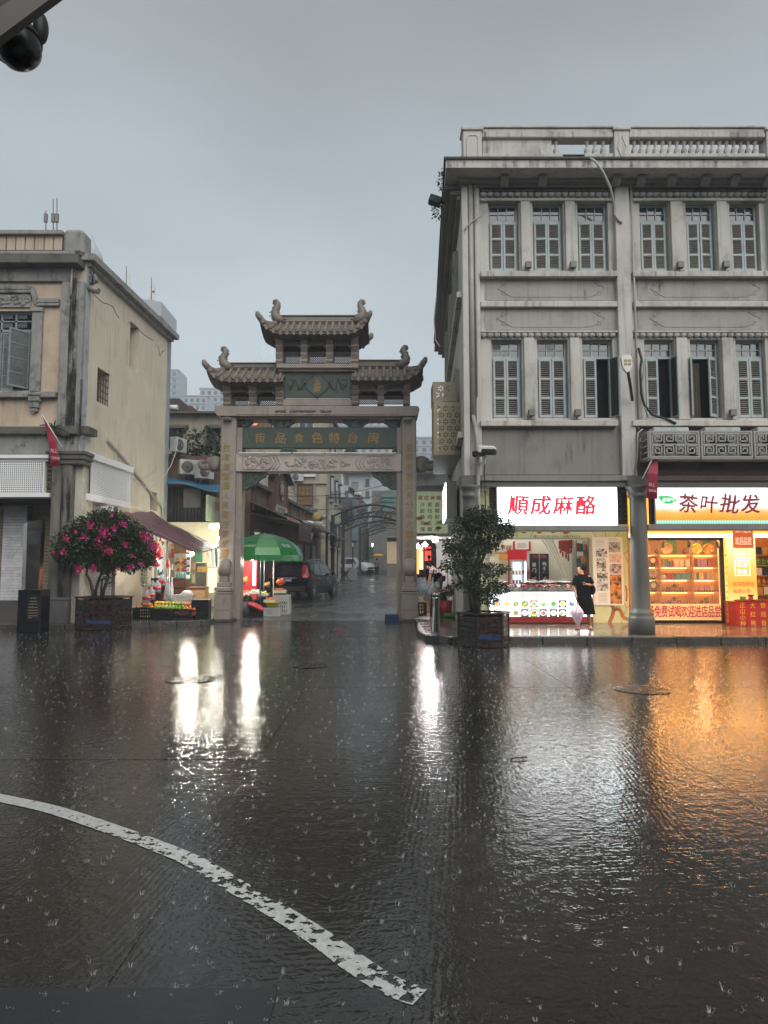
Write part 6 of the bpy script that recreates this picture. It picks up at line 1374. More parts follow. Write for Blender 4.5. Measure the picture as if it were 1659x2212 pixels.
# pipes and cables on the side wall
def spath(pts,out=.06):return[sm_(WP(x,y,sp0,sd)[0],out,WP(x,y,sp0,sd)[1])for x,y in pts]
mb=MB();mb.tube(spath([(228,951),(255,980),(281,1012),(303,1040),(319,1061),(330,1078),(343,1090),(347,1098),(347,1118)]),.045,8);mb.build('waste_pipe',M_PIPE,LB)
mb=MB();mb.tube(spath([(266,1030),(278,1045),(290,1053),(312,1050),(335,1033),(353,1005),(364,975),(368,950)],.3),.018,6);mb.build('loose_cable',M_WIRE,LB)
mb=MB();mb.tube([sm_(.02,.12,zroof-.35),sm_(.05,.2,zroof-.5),sm_(.1,.16,zroof-.7)],.02,6);mb.build('conduit',M_CABLE,LB)
for i,(x,y)in enumerate(((191,604),(188,625))):
 p=sm_(WP(x,y,sp0,sd)[0],.15,WP(x,y,sp0,sd)[1]);t_=thing('wall_floodlight','grey floodlight high on the corner building, '+('the upper one' if i==0 else 'the lower one'),'floodlight',p,group='floodlights on the corner building');mb=MB()
 if i==0:mb.fbox((0,0,0),(1,-.3,.3),(0,1,0),.14,.1,.12,.02)
 else:mb.tube([(-.15,0,.06),(.22,-.05,-.08)],.1,12)
 mb.build('housing',M_GREYM,t_,True);mb=MB();mb.tube([(-.12,0,0),(-.3,0,.05)],.02,6);mb.build('bracket',M_GREYM,t_,True)
t_=thing('wall_camera','small white camera box on the mould-stained pilaster','camera',P(141,936,YL-.2));mb=MB();mb.box(-.1,.1,-.08,.1,-.05,.1,.01);mb.build('box',M_WHITE,t_,True);mb=MB();mb.tube([(0,0,-.05),(-.05,.05,-.15)],.02,6);mb.build('bracket',M_GREYM,t_,True)
# red flags on both arcade buildings
M_FLAG=mat('flag_crimson','#8c1030',.6,var=.15,scale=6);M_FLAGT=mat('flag_print','#cbb6b0',.6)
def flag(pole,edge,Y,lab,txt):
 t_=thing('red_flag',lab,'flag',P(*pole[-1],Y),group='red flags on the arcade columns');mb=MB();mb.tube([P(x,y,Y)for x,y in pole],.014,6);mb.build('pole',M_WHITE,t_)
 L,R_=[[P(x,y,Y+.05*sin(i*1.3))for i,(x,y)in enumerate(e)]for e in edge];mb=MB()
 for i in range(len(L)-1):
  m0,m1=(L[i]+R_[i])/2+Vector((0,-.05*(i%2),0)),(L[i+1]+R_[i+1])/2+Vector((0,-.05*((i+1)%2),0));mb.add([L[i],m0,m1,L[i+1],R_[i],R_[i+1]],[(0,3,2,1),(1,2,5,4)],True)
 mb.build('cloth',M_FLAG,t_)
 for j,(s,x,y,sz)in enumerate(txt):k=Y/F;text(s,M_FLAGT,t_,P(x,y,Y-.08),X_+Vector((0,0,-.12)),Z_,sz*k,pitch=sz*k*1.05,bold=1)
flag([(91.5,896),(134,966)],([(91.5,897),(97,915),(101,936),(105,955),(107,975),(109.5,1000),(111,1007)],[(92.5,897),(104,915),(113,934),(121,950),(125,970),(127.5,995),(129,1006)]),YL-.7,'crimson flag hanging from the stained column of the corner building',(('海上',108.5,977,8),('百年商',111,991.5,6)))
flag([(1423,963),(1388,1034)],([(1422,965),(1413,985),(1405,1005),(1398,1022),(1396.5,1045),(1397,1065),(1397.5,1077)],[(1423,965),(1422.5,985),(1421.5,1005),(1421,1025),(1420.5,1045),(1420,1065),(1420,1077.5)]),16.0,'crimson flag hanging from the grey column by the tea sign',(('海上',1401,1050,7),('百年商',1401,1062,5.6)))
# ------------------------------------------------------------------ fruit stall under the maroon awning
M_AWN=mat('maroon_tarpaulin','#6d4a50',.35,var=.15,scale=2,dirt='#3d2a2e',dirt_amt=.3,bump=.3,bscale=12)
M_BULB=glow('bare_bulb',(1,.96,.86),60);M_WARMW=glow('lit_shop_back',(1,.93,.74),.95)
M_CRT=mat('black_crate_plastic','#131416',.35,var=.2);M_CRTW=mat('white_crate_plastic','#b9b7b0',.4);M_CARD=mat('cardboard','#96744c',.8,var=.12,scale=6);M_BROWNW=mat('dark_brown_wood','#3a2218',.4,var=.2,scale=5);M_PLB=glass('clear_bottle',(.42,.5,.53),.38,.08);M_BAG=glass('white_plastic_bag',(.62,.62,.62),.6,.3)
M_REDC=mat('red_plastic','#b32a33',.4);M_BLUET=mat('blue_sheet','#3f7396',.45,var=.12);M_TIN=mat('grey_tin','#77756f',.5,.3,var=.15)
T=thing('maroon_awning','wet maroon tarpaulin awning sloping from the side wall over the fruit stall','awning',P(340,1150,24))
A_,B_,C_,D_=P(262,1107,22.2),P(327,1105,25.6),P(472,1179,25.0),P(433,1190,22.2);mb=MB();N=12
gr=[[A_.lerp(B_,j/6).lerp(D_.lerp(C_,j/6),i/N)+Vector((0,0,-.12*sin(pi*i/N)+.03*sin(j*2.3+i*1.1)))for j in range(7)]for i in range(N+1)]
mb.add([p for r_ in gr for p in r_],[(i*7+j,(i+1)*7+j,(i+1)*7+j+1,i*7+j+1)for i in range(N)for j in range(6)],True)
for i in range(N):mb.poly([gr[i][0],gr[i+1][0],gr[i+1][0]-Vector((0,0,.1)),gr[i][0]-Vector((0,0,.08))])
mb.build('sheet',M_AWN,T)
mb=MB();mb.bar(A_-Vector((0,0,.1)),D_-Vector((0,0,.06)),.03,.03);mb.bar(B_-Vector((0,0,.1)),C_-Vector((0,0,.06)),.03,.03);mb.bar(D_-Vector((0,0,.06)),C_-Vector((0,0,.06)),.03,.03);mb.build('frame',M_GREYM,T)
p=P(362,1168,23.0);mb=MB();mb.tube([(p.x,23,.1),(p.x,23,p.z)],.02,8);mb.build('prop',M_GREYM,T)
def bulb(x,y,Y,pw,lab,r=.055):
 p=P(x,y,Y);t_=thing('light_bulb',lab,'bulb',p,group='bare bulbs over the market stalls');mb=MB();mb.ell((0,0,0),r,r,r*1.2,12,8);mb.build('bulb',M_BULB,t_,True);mb=MB();mb.lathe([(.025,r),(.03,r+.06),(.01,r+.08)],n=8);mb.tube([(0,0,r+.08),(.02,0,r+.35)],.006,5);mb.build('cap',M_INK,t_,True);lamp('bulb_light',p+Vector((0,-.12,-.1)),pw,(1,.93,.80),.06)
bulb(415,1196,22.6,85,'bare glowing bulb under the maroon awning');bulb(470,1163,26.0,90,'bare glowing bulb beside the gate pillar over the fruit shop')
def crate(x,y,z,w,d,h,m,lab,name='plastic_crate',rz=0,grp=None):
 t_=thing(name,lab,'crate',(x,y,z),rz,grp);mb=MB();b=.02
 for s in(-1,1):mb.box(s*w/2-b,s*w/2+b,-d/2,d/2,0,.05);mb.box(s*w/2-b,s*w/2+b,-d/2,d/2,h-.05,h);mb.box(-w/2,w/2,s*d/2-b,s*d/2+b,0,.05);mb.box(-w/2,w/2,s*d/2-b,s*d/2+b,h-.05,h)
 for s in(-1,1):
  for t in(-1,1):mb.box(s*w/2-.03,s*w/2+.03,t*d/2-.03,t*d/2+.03,.0,h)
 mb.build('rim',m,t_,True);mb=MB();mb.box(-w/2,w/2,-d/2,d/2,.01,.025);mb.build('bottom',m,t_,True);n=max(3,int(w/.07))
 for s in(-1,1):
  mb=MB()
  for k in range(n):xx=-w/2+w*(k+.5)/n;mb.box(xx-.018,xx+.018,s*d/2-.008,s*d/2+.008,.05,h-.05)
  for zz_ in(h*.4,h*.65):mb.box(-w/2,w/2,s*d/2-.006,s*d/2+.006,zz_-.012,zz_+.012)
  mb.build('side',m,t_,True);mb=MB();n2=max(3,int(d/.07))
  for k in range(n2):yy_=-d/2+d*(k+.5)/n2;mb.box(s*w/2-.008,s*w/2+.008,yy_-.018,yy_+.018,.05,h-.05)
  mb.build('end',m,t_,True)
 return t_
CG='crates of the fruit stall'
def X(x,y,Y):return P(x,y,Y).x
crate(X(313,1320,21.6),21.65,.115,.58,.42,.36,M_CRT,'black plastic crate holding orange mangoes by the wall',grp=CG)
crate(X(352,1325,21.5),21.5,.115,.52,.42,.33,M_CRT,'black plastic crate with price print in the middle of the stall',grp=CG)
crate(X(398,1327,21.6),21.55,.115,.55,.42,.33,M_CRT,'black plastic crate under the red cloth at the stall corner',grp=CG)
t_=thing('black_bin','large black box crate at the gate end of the fruit stall','crate',(X(434,1320,21.7),21.75,.115));mb=MB();mb.box(-.26,.26,-.22,.22,0,.58,.02);mb.build('body',M_CRT,t_,True);mb=MB();mb.box(-.29,.29,-.25,.25,.585,.61,.005);mb.build('board',mat('damp_board','#6d6558',.5),t_,True)
t_=thing('display_board','sloping red-covered board carrying the fruit','board',(X(375,1310,21.55),21.6,.45));mb=MB();p0,p1,p2,p3=P(330,1317,21.35),P(424,1322,21.35),P(416,1306,22.05),P(336,1303,22.05);mb.prism([p0,p1,p2,p3],(0,0,-.03));mb.build('board',M_BROWNW,t_);mb=MB();N=18
for i in range(N):
 a,b=p0.lerp(p1,i/N),p0.lerp(p1,(i+1)/N);mb.poly([a+Vector((0,-.012,.002)),b+Vector((0,-.012,.002)),b+Vector((0,-.02,-.09-.03*sin(i*1.3))),a+Vector((0,-.02,-.09-.03*sin((i-1)*1.3)))])
mb.build('red_cloth',mat('dark_red_cloth','#6e2420',.7),t_)
FRU={}
def fruit(kind,x,y,z,lab,grp,s=1.0):
 spec={'orange_mango':('#c9702a',(.07,.055,.05)),'yellow_mango':('#c9a32b',(.075,.05,.045)),'green_mango':('#7d9a2e',(.075,.05,.048)),'orange':('#d2691e',(.042,.042,.04)),'red_fruit':('#a3241f',(.04,.04,.038)),'yellow_pear':('#d1b45a',(.045,.045,.055)),'white_radish':('#cfc8b2',(.05,.05,.045))}[kind]
 if kind not in FRU:mb=MB();mb.ell((0,0,0),*spec[1],10,7);FRU[kind]=mb.mesh(kind,mat('fruit_'+kind,spec[0],.35,var=.2,scale=12))
 o=put(kind,FRU[kind],label=lab,cat='fruit',group=grp,loc=(x,y,z),rot=(rnd.uniform(-.4,.4),rnd.uniform(-.4,.4),rnd.uniform(0,6)));o.scale=(s,s,s)
for i in range(14):
 u,v=rnd.uniform(-.24,.24),rnd.uniform(-.16,.16);fruit('orange_mango',X(313,1310,21.6)+u,21.65+v,.49+(.07 if abs(u)+abs(v)<.2 else .0),'orange mango heaped in the black crate by the wall','orange mangoes in the wall crate')
for r_ in range(4):
 for c_ in range(12):
  f=p0.lerp(p1,(c_+.5)/12).lerp(p3.lerp(p2,(c_+.5)/12),(r_+.5)/4)
  kd='yellow_mango' if(c_<4 and r_>0)or(c_>3 and r_==3 and c_<8)else 'green_mango' if c_<9 else 'orange_mango'
  fruit(kd,f.x+rnd.uniform(-.015,.015),f.y,f.z+.05+.03*(r_==2),{'yellow_mango':'yellow mango','green_mango':'green mango','orange_mango':'orange mango'}[kd]+' on the red-covered fruit board',kd+' row on the fruit board')
  # shelves, fridge and goods behind
q=R(325,1249,400,1300,23.4);t_=thing('drawer_cabinet','dark brown wooden cabinet with drawers behind the fruit','cabinet',((q[0]+q[1])/2,23.6,.115));mb=MB();mb.box(q[0],q[1],23.4,24.0,.115,q[3],.015);mb.build('body',M_BROWNW,t_)
for i in range(4):z=.2+i*(q[3]-.25)/4;mb=MB();mb.box(q[0]+.3,q[1]-.04,23.375,23.398,z,z+(q[3]-.3)/4-.03,.006);mb.build('drawer',mat('brown_drawer','#4a2c20',.4),t_)
q=R(375,1196,402,1246,25.2);t_=thing('upright_freezer','white upright freezer with green stickers inside the fruit shop','freezer',((q[0]+q[1])/2,25.4,.115));mb=MB();mb.box(q[0],q[1],25.2,25.8,.115,q[3],.02);mb.build('cabinet',M_FRB,t_);mb=MB();mb.box(q[0]+.03,q[1]-.03,25.17,25.198,.3,q[3]-.05,.01);mb.build('door',M_FRB,t_);mb=MB();c=P(380,1217,25.17);mb.disc((c.x,25.165,c.z),(0,-1,0),.06,14);mb.build('sticker',mat('sticker_green','#2e8a4c',.4),t_)
q=R(374,1172,402,1195,25.2);mb=MB();mb.box(q[0],q[1],25.25,25.75,q[2]+.02,q[3],.01);mb.build('cardboard_box',M_CARD,label='brown cardboard box on top of the white freezer',cat='box')
q=R(407,1270,443,1298,23.2);mb=MB();mb.box(q[0],q[1],23.2,23.7,q[2],q[3],.01);t_=thing('cardboard_box','large open cardboard box beside the gate pillar','box',((q[0]+q[1])/2,23.4,q[2]));mb.build('body',M_CARD,t_);mb=MB();mb.box(q[0]-.02,q[1]+.02,23.15,23.75,q[3]+.002,q[3]+.03);mb.build('goods',mat('dried_goods','#8c4a3c',.7,var=.4,scale=20),t_)
mb=MB();mb.box(q[0]+.03,q[1]-.03,23.22,23.68,.115,q[2]-.003,.01);mb.build('stool_box',M_BROWNW,label='dark box under the open cardboard box',cat='box')
q=R(422,1216,446,1268,25.6);t_=thing('tin_sheet','grey corrugated tin sheet door in the fruit shop','sheet',((q[0]+q[1])/2,25.6,.115));mb=MB();n=24
for i in range(n):a,b=q[0]+(q[1]-q[0])*i/n,q[0]+(q[1]-q[0])*(i+1)/n;y0,y1=25.6+.02*(i%2),25.6+.02*((i+1)%2);mb.poly([(a,y0,.115),(b,y1,.115),(b,y1,q[3]),(a,y0,q[3])])
mb.build('sheet',M_TIN,t_);mb=MB();qq=R(425,1224,447,1236,25.5);mb.box(qq[0],qq[1],25.56,25.58,qq[2],qq[3]);mb.build('poster',mat('shop_poster_yb','#c3a33c',.5,var=.3,scale=9,dirt='#2f5b9a',dirt_amt=.7),t_)
# shop shell and lit back
SHP=thing('fruit_shop','brightly lit open-fronted fruit shop behind the gate pillar','shop',(P(420,1250,27).x,27.2,.115));q=R(366,1128,480,1290,27.4);mb=MB();mb.box(q[0]-.3,q[1]+.4,27.4,27.5,.1,q[3]);mb.build('back_wall',mat('shop_back_cream','#c8bfa2',.7),SHP)
q=R(449,1228,467,1280,26.6);mb=MB();mb.box(q[0],q[1],26.6,26.66,q[2],q[3]);mb.build('lit_panel',glow('lit_yellow_panel',(1,.95,.55),1.0),SHP)
q=R(452,1132,474,1142,26.6);mb=MB();mb.box(q[0],q[1]+.2,26.6,26.7,q[2],q[3]);mb.build('fluorescent_light',glow('fluorescent',(1,.98,.92),7),SHP)
q=R(420,1186,437,1214,26.9);mb=MB();mb.box(q[0],q[1],26.9,26.95,q[2],q[3]);mb.build('green_poster',mat('poster_green','#2d6b4a',.5),SHP)
for i in range(5):
 z=.6+i*.5;mb=MB();mb.box(P(366,1200,27).x,P(420,1200,27).x,27.0,27.39,z,z+.03);mb.build('shelf',M_TWOOD,SHP)
gc=random.Random(9);gm=[mat('goods_%d'%i,c,.4)for i,c in enumerate(('#b8342c','#d0a233','#c9c4b6','#3e7a4a','#2f5b9a','#a0522d','#d9cfae'))]
for i in range(4):
 for k in range(9):x=P(368,1200,27).x+.09*k+.02;mb=MB();c=gc.randrange(7);h_=gc.uniform(.16,.34);mb.box(x,x+.075,27.05,27.2,.6+i*.5+.031,.6+i*.5+.031+h_,.008);mb.build('packaged_goods',gm[c],label=f'{("red", "yellow", "white", "green", "blue", "brown", "cream")[c]} pack on {["the lowest", "the second", "the third", "the top"][i]} shelf inside the fruit shop, position {("one", "two", "three", "four", "five", "six", "seven", "eight", "nine")[k]} from the freezer side',cat='pack',group='packs on the fruit shop shelves')
 # white framed display window on the side wall
T=thing('display_window','white framed shop display window with goods beside the awning prop','window',sm_(WP(348,1200,sp0,sd)[0],.05,.9));t0,t1=WP(330,1200,sp0,sd)[0],WP(366,1200,sp0,sd)[0];z0,z1=WP(348,1248,sp0,sd)[1],WP(348,1148,sp0,sd)[1]
mb=MB();mb.fbox(sm_((t0+t1)/2,.03,(z0+z1)/2),SD,X_,(t1-t0)/2,.02,(z1-z0)/2);mb.build('lit_back',glow('window_glow',(1,.95,.85),.55),T);mb=MB()
for k in range(4):z=z0+(z1-z0)*k/3;mb.fbox(sm_((t0+t1)/2,.12,z),SD,X_,(t1-t0)/2,.05,.025)
for k in range(3):t=t0+(t1-t0)*k/2;mb.fbox(sm_(t,.12,(z0+z1)/2),SD,X_,.03,.055,(z1-z0)/2)
mb.build('frame',M_WHITE,T);mb=MB()
for i in range(40):mb.k=gc.randrange(7);mb.fbox(sm_(gc.uniform(t0+.1,t1-.1),.08,z0+(z1-z0)*gc.randrange(3)/3+gc.uniform(.08,.28)),SD,X_,gc.uniform(.03,.12),.02,gc.uniform(.03,.1))
mb.build('goods',gm,T,kind='stuff')
# hanging and standing goods
for i,(x,y,Y,s)in enumerate(((333,1180,22.0,1.0),(342,1190,22.1,.9),(331,1207,21.9,1.0),(338,1212,22.0,.8))):
 p=P(x,y,Y);t_=thing('red_bag',f'red plastic bag hung behind the flowering bush, {["topmost", "second", "third", "lowest"][i]} of four','bag',p,group='red bags hung by the awning');mb=MB();mb.lathe([(.01,.2*s),(.05*s,.15*s),(.15*s,.02),(.17*s,-.1*s),(.13*s,-.2*s),(.02,-.23*s)],n=9,sm=False);mb.build('bag',M_REDC,t_,True)
t_=thing('bottle_string','string of round clear bottle bases hanging on the cream wall','decoration',sm_(WP(306,1250,sp0,sd)[0],.1,.5))
for i in range(5):p=sm_(WP(306,1233+7.6*i,sp0,sd)[0],.08,WP(306,1233+7.6*i,sp0,sd)[1]);mb=MB();mb.ell(p,.07,.09,.06,10,6);mb.build('glass_ball',mat('greenish_glass','#9aa596',.1,.3),t_)
for i,(x,y,z,Y)in enumerate(((329,1272,.0,22.7),(339,1272,0,22.7),(350,1258,0,23.2),(326,1287,0,22.4),(316,1294,0,22.1))):
 p=P(x,y+8,Y);t_=thing('water_jug',f'large clear water jug with red label, {["upper front", "upper middle", "top rear", "lower middle", "lowest by the wall"][i]} of the pile','jug',p,group='water jugs by the cream wall');mb=MB();mb.lathe([(.1,0),(.13,.02),(.13,.13),(.12,.15),(.13,.17),(.13,.27),(.05,.34),(.04,.4)],n=14);mb.build('jug',M_PLB,t_,True);mb=MB();mb.lathe([(.132,.1),(.132,.2)],n=14);mb.build('label',M_REDC,t_,True);mb=MB();mb.box(-.12,.12,-.1,.1,-.06,-.002);mb.build('crate_foot',M_BROWNW,t_,True)
p=P(362,1300,22.2);t_=thing('plastic_bag_bundle','bundle of white plastic bags hanging on a pole','bag',(p.x,22.3,.6));mb=MB();mb.tube([(p.x,22.3,.12),(p.x,22.3,1.75)],.014,6);mb.build('pole',M_WHITE,t_)
for i in range(9):a=i*.7;h_=rnd.uniform(.75,1.2);mb=MB();mb.lathe([(.01,h_+.25),(.03,h_+.2),(.02,h_+.1),(.055,h_-.1),(.065,h_-.28),(.01,h_-.35)],(p.x+.1*cos(a),22.3+.06*sin(a),.0),5,sm=False);mb.build('bag',M_BAG,t_)
p=P(362,1215,22.2);t_=thing('red_windsock','small red and white folded umbrella tied on the pole','umbrella',(p.x+.0,22.24,p.z));mb=MB();mb.lathe([(.01,.15),(.05,.02),(.06,-.06),(.015,-.2)],n=9);mb.build('cloth',M_REDC,t_,True)
crate(X(398,1295,22.4),22.4,P(398,1302,22.4).z,.56,.38,.26,M_CRTW,'white plastic basket of bagged goods behind the mangoes','white_basket',.05,None)
t_=thing('plastic_sack','pale bulging plastic sack in the white basket','sack',(X(404,1285,22.4),22.4,P(398,1300,22.4).z+.03));mb=MB();mb.ell((0,0,.2),.2,.15,.15,12,7);mb.ell((-.16,.02,.15),.1,.1,.1,10,6);mb.build('sack',M_BAG,t_,True)
for i in range(8):
 p=P(375+3.1*i,1283,23.3);t_=put('water_bottle',None)if False else None
bt=MB();bt.lathe([(.03,0),(.033,.01),(.033,.16),(.014,.2),(.014,.22)],n=10);bt_me=bt.mesh('water_bottle',mat('bottle_green_clear','#5f7f78',.15,.0,var=.2));
q=R(374,1269,401,1282,23.5)
for i in range(9):put('water_bottle',bt_me,label=f'small drink bottle number {("one", "two", "three", "four", "five", "six", "seven", "eight", "nine")[i]} in the pack on the brown cabinet',cat='bottle',group='bottle pack on the brown cabinet',loc=(q[0]+.045+i*.042,23.55+.035*(i%2),R(325,1249,400,1300,23.4)[3]+.002))
t_=thing('plastic_banner','white and blue crumpled plastic banner hanging by the gate pillar','banner',P(457,1226,23.8));mb=MB();N=8
for i in range(N):
 f0,f1=i/N,(i+1)/N;mb.k=1 if i>5 else 0;a,b=P(446+24*f0,1183,23.8+.05*sin(i*2)),P(446+24*f1,1183,23.8+.05*sin(i*2+2));c,d=P(453+17*f1,1224,23.8+.08*sin(i*2+2)),P(453+17*f0,1224,23.8+.08*sin(i*2));mb.poly([a,d,c,b])
mb.build('sheet',[M_BAG,mat('sky_blue_plastic','#6fa6bd',.4)],t_)
for i in range(3):p=P(459+4*i,1192,23.7);text('水果批发零售',M_INK,t_,p,X_,Z_,.055,vertical=True,pitch=.07)
for i,(x,c)in enumerate(((386,0),(391,1),(396,0),(400,4),(407,2))):
 p=P(x,1203+3*(i%2),24.9);t_=thing('snack_strip',f'{("red", "yellow", "red", "blue", "white")[i]} strip of snack packets hung before the freezer, {["first", "second", "third", "fourth", "fifth"][i]} along','packet',p,group='snack strips in the fruit shop')
 for k in range(5):mb=MB();mb.box(-.06,.06,-.015,.015,-.13*k-.12,-.13*k-.005,.012);mb.build('packet',gm[c if k%2 else(c+1)%5],t_,True)
 # ------------------------------------------------------------------ old street behind the gate
M_OLDB=mat('old_beige_plaster','#a49b88',.9,var=.18,scale=.9,dirt='#2c2822',dirt_amt=.6,streak=.7,bump=.3,bscale=30)
M_BROWNP=mat('brown_stained_plaster','#6d5748',.9,var=.2,scale=1.2,dirt='#221d19',dirt_amt=.6,streak=.95,bump=.3,bscale=30)
M_DTIMB=mat('dark_timber','#33312f',.7,var=.2,scale=4,rnd_amt=.2);M_TINR=mat('wet_tin_roof','#5d5e5d',.3,.4,var=.25,scale=1.5,dirt='#2b2926',dirt_amt=.5);M_MAROON=mat('maroon_window_paint','#4a1c1a',.5)
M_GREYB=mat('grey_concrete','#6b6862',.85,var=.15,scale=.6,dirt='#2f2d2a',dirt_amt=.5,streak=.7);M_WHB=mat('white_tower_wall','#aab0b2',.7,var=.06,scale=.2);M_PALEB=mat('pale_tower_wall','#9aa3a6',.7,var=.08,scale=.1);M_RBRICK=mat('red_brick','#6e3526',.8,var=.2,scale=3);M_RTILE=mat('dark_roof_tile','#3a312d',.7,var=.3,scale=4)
def hbox(name,lab,cat,x0,y0,x1,Y,dep,m,zb=None,grp=None):
 a,b=P(x0,y0,Y),P(x1,y0,Y);t_=thing(name,lab,cat,((a.x+b.x)/2,Y+dep/2,0),group=grp);z=road_z(Y)-.5 if zb is None else zb
 mb=MB();mb.prism([(a.x,Y,z),(b.x,Y,z),(b.x+.0537*dep,Y+dep,z),(a.x+.0537*dep,Y+dep,z)],(0,0,a.z-z));mb.build('wall',m,t_);return t_,a,b
def win(t_,x0,y0,x1,y1,Y,fm,gm_,bars=(2,2),sill=True,fw=.07):
 q=R(x0,y0,x1,y1,Y);mb=MB();fwz=fw
 for a,b,c,d in((q[0],q[0]+fw,q[2],q[3]),(q[1]-fw,q[1],q[2],q[3]),(q[0]+fw,q[1]-fw,q[3]-fw,q[3]),(q[0]+fw,q[1]-fw,q[2],q[2]+fw)):mb.box(a,b,Y-.1,Y-.003,c,d)
 for k in range(1,bars[0]):x=q[0]+(q[1]-q[0])*k/bars[0];mb.box(x-.025,x+.025,Y-.06,Y-.003,q[2]+fw,q[3]-fw)
 for k in range(1,bars[1]):z=q[2]+(q[3]-q[2])*k/bars[1];mb.box(q[0]+fw,q[1]-fw,Y-.055,Y-.003,z-.02,z+.02)
 w=mb.build('window',fm,t_);mb=MB();mb.box(q[0]+fw,q[1]-fw,Y-.03,Y-.002,q[2]+fw,q[3]-fw);mb.build('pane',gm_,w)
 if sill:mb=MB();mb.box(q[0]-.1,q[1]+.1,Y-.2,Y-.002,q[2]-.1,q[2]-.005);mb.build('sill',fm,w)
 return w
M_WARMWIN=mat('lit_room_glass','#2a2522',.2,emit=('#c9a05a',.12));M_WFR=mat('white_frame','#b9bcbb',.5)
def ac(p,rz,lab,w=.85,h=.6):
 t_=thing('air_conditioner',lab,'air conditioner',p,rz,'air conditioner units on the old street');mb=MB();mb.box(-w/2,w/2,-.16,.16,0,h,.02);mb.build('casing',mat('ac_casing','#b3b5b0',.5,dirt='#5e5d58',dirt_amt=.4),t_,True)
 mb=MB();mb.lathe([(.001,0),(.22,0),(.24,.012),(.001,.012)],(-w*.16,-.165,h/2),20,(0,-1,0));g=mb.build('fan_grille',mat('ac_grille','#2d2f2f',.6),t_,True)
 mb=MB()
 for r_ in(.08,.15,.22):mb.tube([(-w*.16+r_*cos(a),-.18,h/2+r_*sin(a))for a in[2*pi*k/16 for k in range(16)]],.006,4,True)
 mb.build('guard',M_WHITE,g,True,kind='stuff');mb=MB()
 for s in(-.3,.3):mb.bar((s*w,.16,-.03),(s*w,-.2,-.03),.03,.03);mb.bar((s*w,.16,-.35),(s*w,-.18,-.03),.025,.025)
 mb.build('bracket',M_GREYM,t_,True)
 # house just past the corner building
HA,a,b=hbox('timber_house','dark old timber-shuttered house with blue awning beside the gate pillar','house',352,985,470,28.2,5,M_BROWNP)
za,zb=P(400,1130,28.1).z,P(400,1055,28.1).z
for i in range(13):x=P(345+i*7.6,1090,28.1).x;mb=MB();mb.box(x,x+.125,28.08,28.19,za,zb-.02,.008);mb.build('plank',M_DTIMB,HA)
q=R(396,1055,434,1097,28.0);mb=MB();mb.box(q[0],q[1],28.0,28.07,q[2],q[3],.01);mb.build('grey_board',M_TIN,HA)
mb=MB();mb.box(P(330,1100,28.1).x,P(475,1100,28.1).x,27.9,28.19,za-.12,za-.005);mb.build('lintel',M_BROWNW,HA)
T=thing('blue_awning','sagging blue sheet awning over the timber house front','awning',P(400,1050,27.5));mb=MB();N=10
for i in range(N):
 f0,f1=i/N,(i+1)/N;A=lambda f:P(321+153*f,1031+27*f+3*sin(f*9),27.2);Bk=lambda f:P(330+145*f,1026+22*f,28.19);mb.poly([A(f0),A(f1),Bk(f1),Bk(f0)]);mb.poly([A(f0),A(f1),A(f1)-Vector((0,0,.08)),A(f0)-Vector((0,0,.08))])
mb.build('sheet',M_BLUET,T);mb=MB();mb.bar(P(330,1080,28.1),P(352,1050,27.3),.03);mb.bar(P(440,1075,28.1),P(455,1058,27.3),.03);mb.build('strut',M_BROWNW,T)
ac(P(410,1026,27.75),.5,'white air conditioner box above the blue awning, nearer the corner building');ac(P(441,1035,27.75),.9,'white air conditioner with round fan beside the elephant head',.75);ac(P(385,978,28.0),1.2,'grimy air conditioner tucked behind the corner building edge',.7)
T=thing('fruit_sign','slanted green-white board with red fruit characters beside the gate pillar','sign',P(462,1110,27));p,r_=P(448,1126,26.6),P(476,1136,28.4);d=(r_-p);d.z=0;d.normalize();mb=MB();mb.fbox(P(462,1101,27.5),d,Vector((d.y,-d.x,0)),.95,.04,.5);mb.build('board',mat('sign_greenwhite','#9aa98c',.5,var=.2,scale=3),T)
text('水果',M_REDP,T,P(458,1103,27.3)+Vector((.06,-.06,0)),d,Z_,.42,pitch=.5,bold=3,off=.06)
# terrace plants
def leaves(mb,c,rx,ry,rz_,n,size,rr,droop=.0,sets=1,shell=.35):
 for i in range(n):
  while True:
   v=Vector((rr.uniform(-1,1),rr.uniform(-1,1),rr.uniform(-1,1)))
   if shell<v.length<1:break
  v=v*rr.uniform(.8,1.22);p=Vector((c[0]+v.x*rx,c[1]+v.y*ry,c[2]+v.z*rz_));d=Vector((v.x+rr.uniform(-.7,.7),v.y+rr.uniform(-.7,.7),v.z+rr.uniform(-.8,.5)-droop)).normalized();u,w=orth(d);a=rr.uniform(0,6.28);u=u*cos(a)+w*sin(a);s=size*rr.uniform(.6,1.3);mb.k=rr.randrange(sets)
  n_=d.cross(u);mid=p+d*s*.5+n_*s*.08
  mb.poly([p,mid+u*s*.32,p+d*s,mid-u*s*.32])
M_LEAF=[mat('leaf_dark','#18240f',.35,var=.3,scale=9),mat('leaf_mid','#273718',.35,var=.3,scale=9),mat('leaf_light','#435527',.35,var=.3,scale=9)]
rl=random.Random(5)
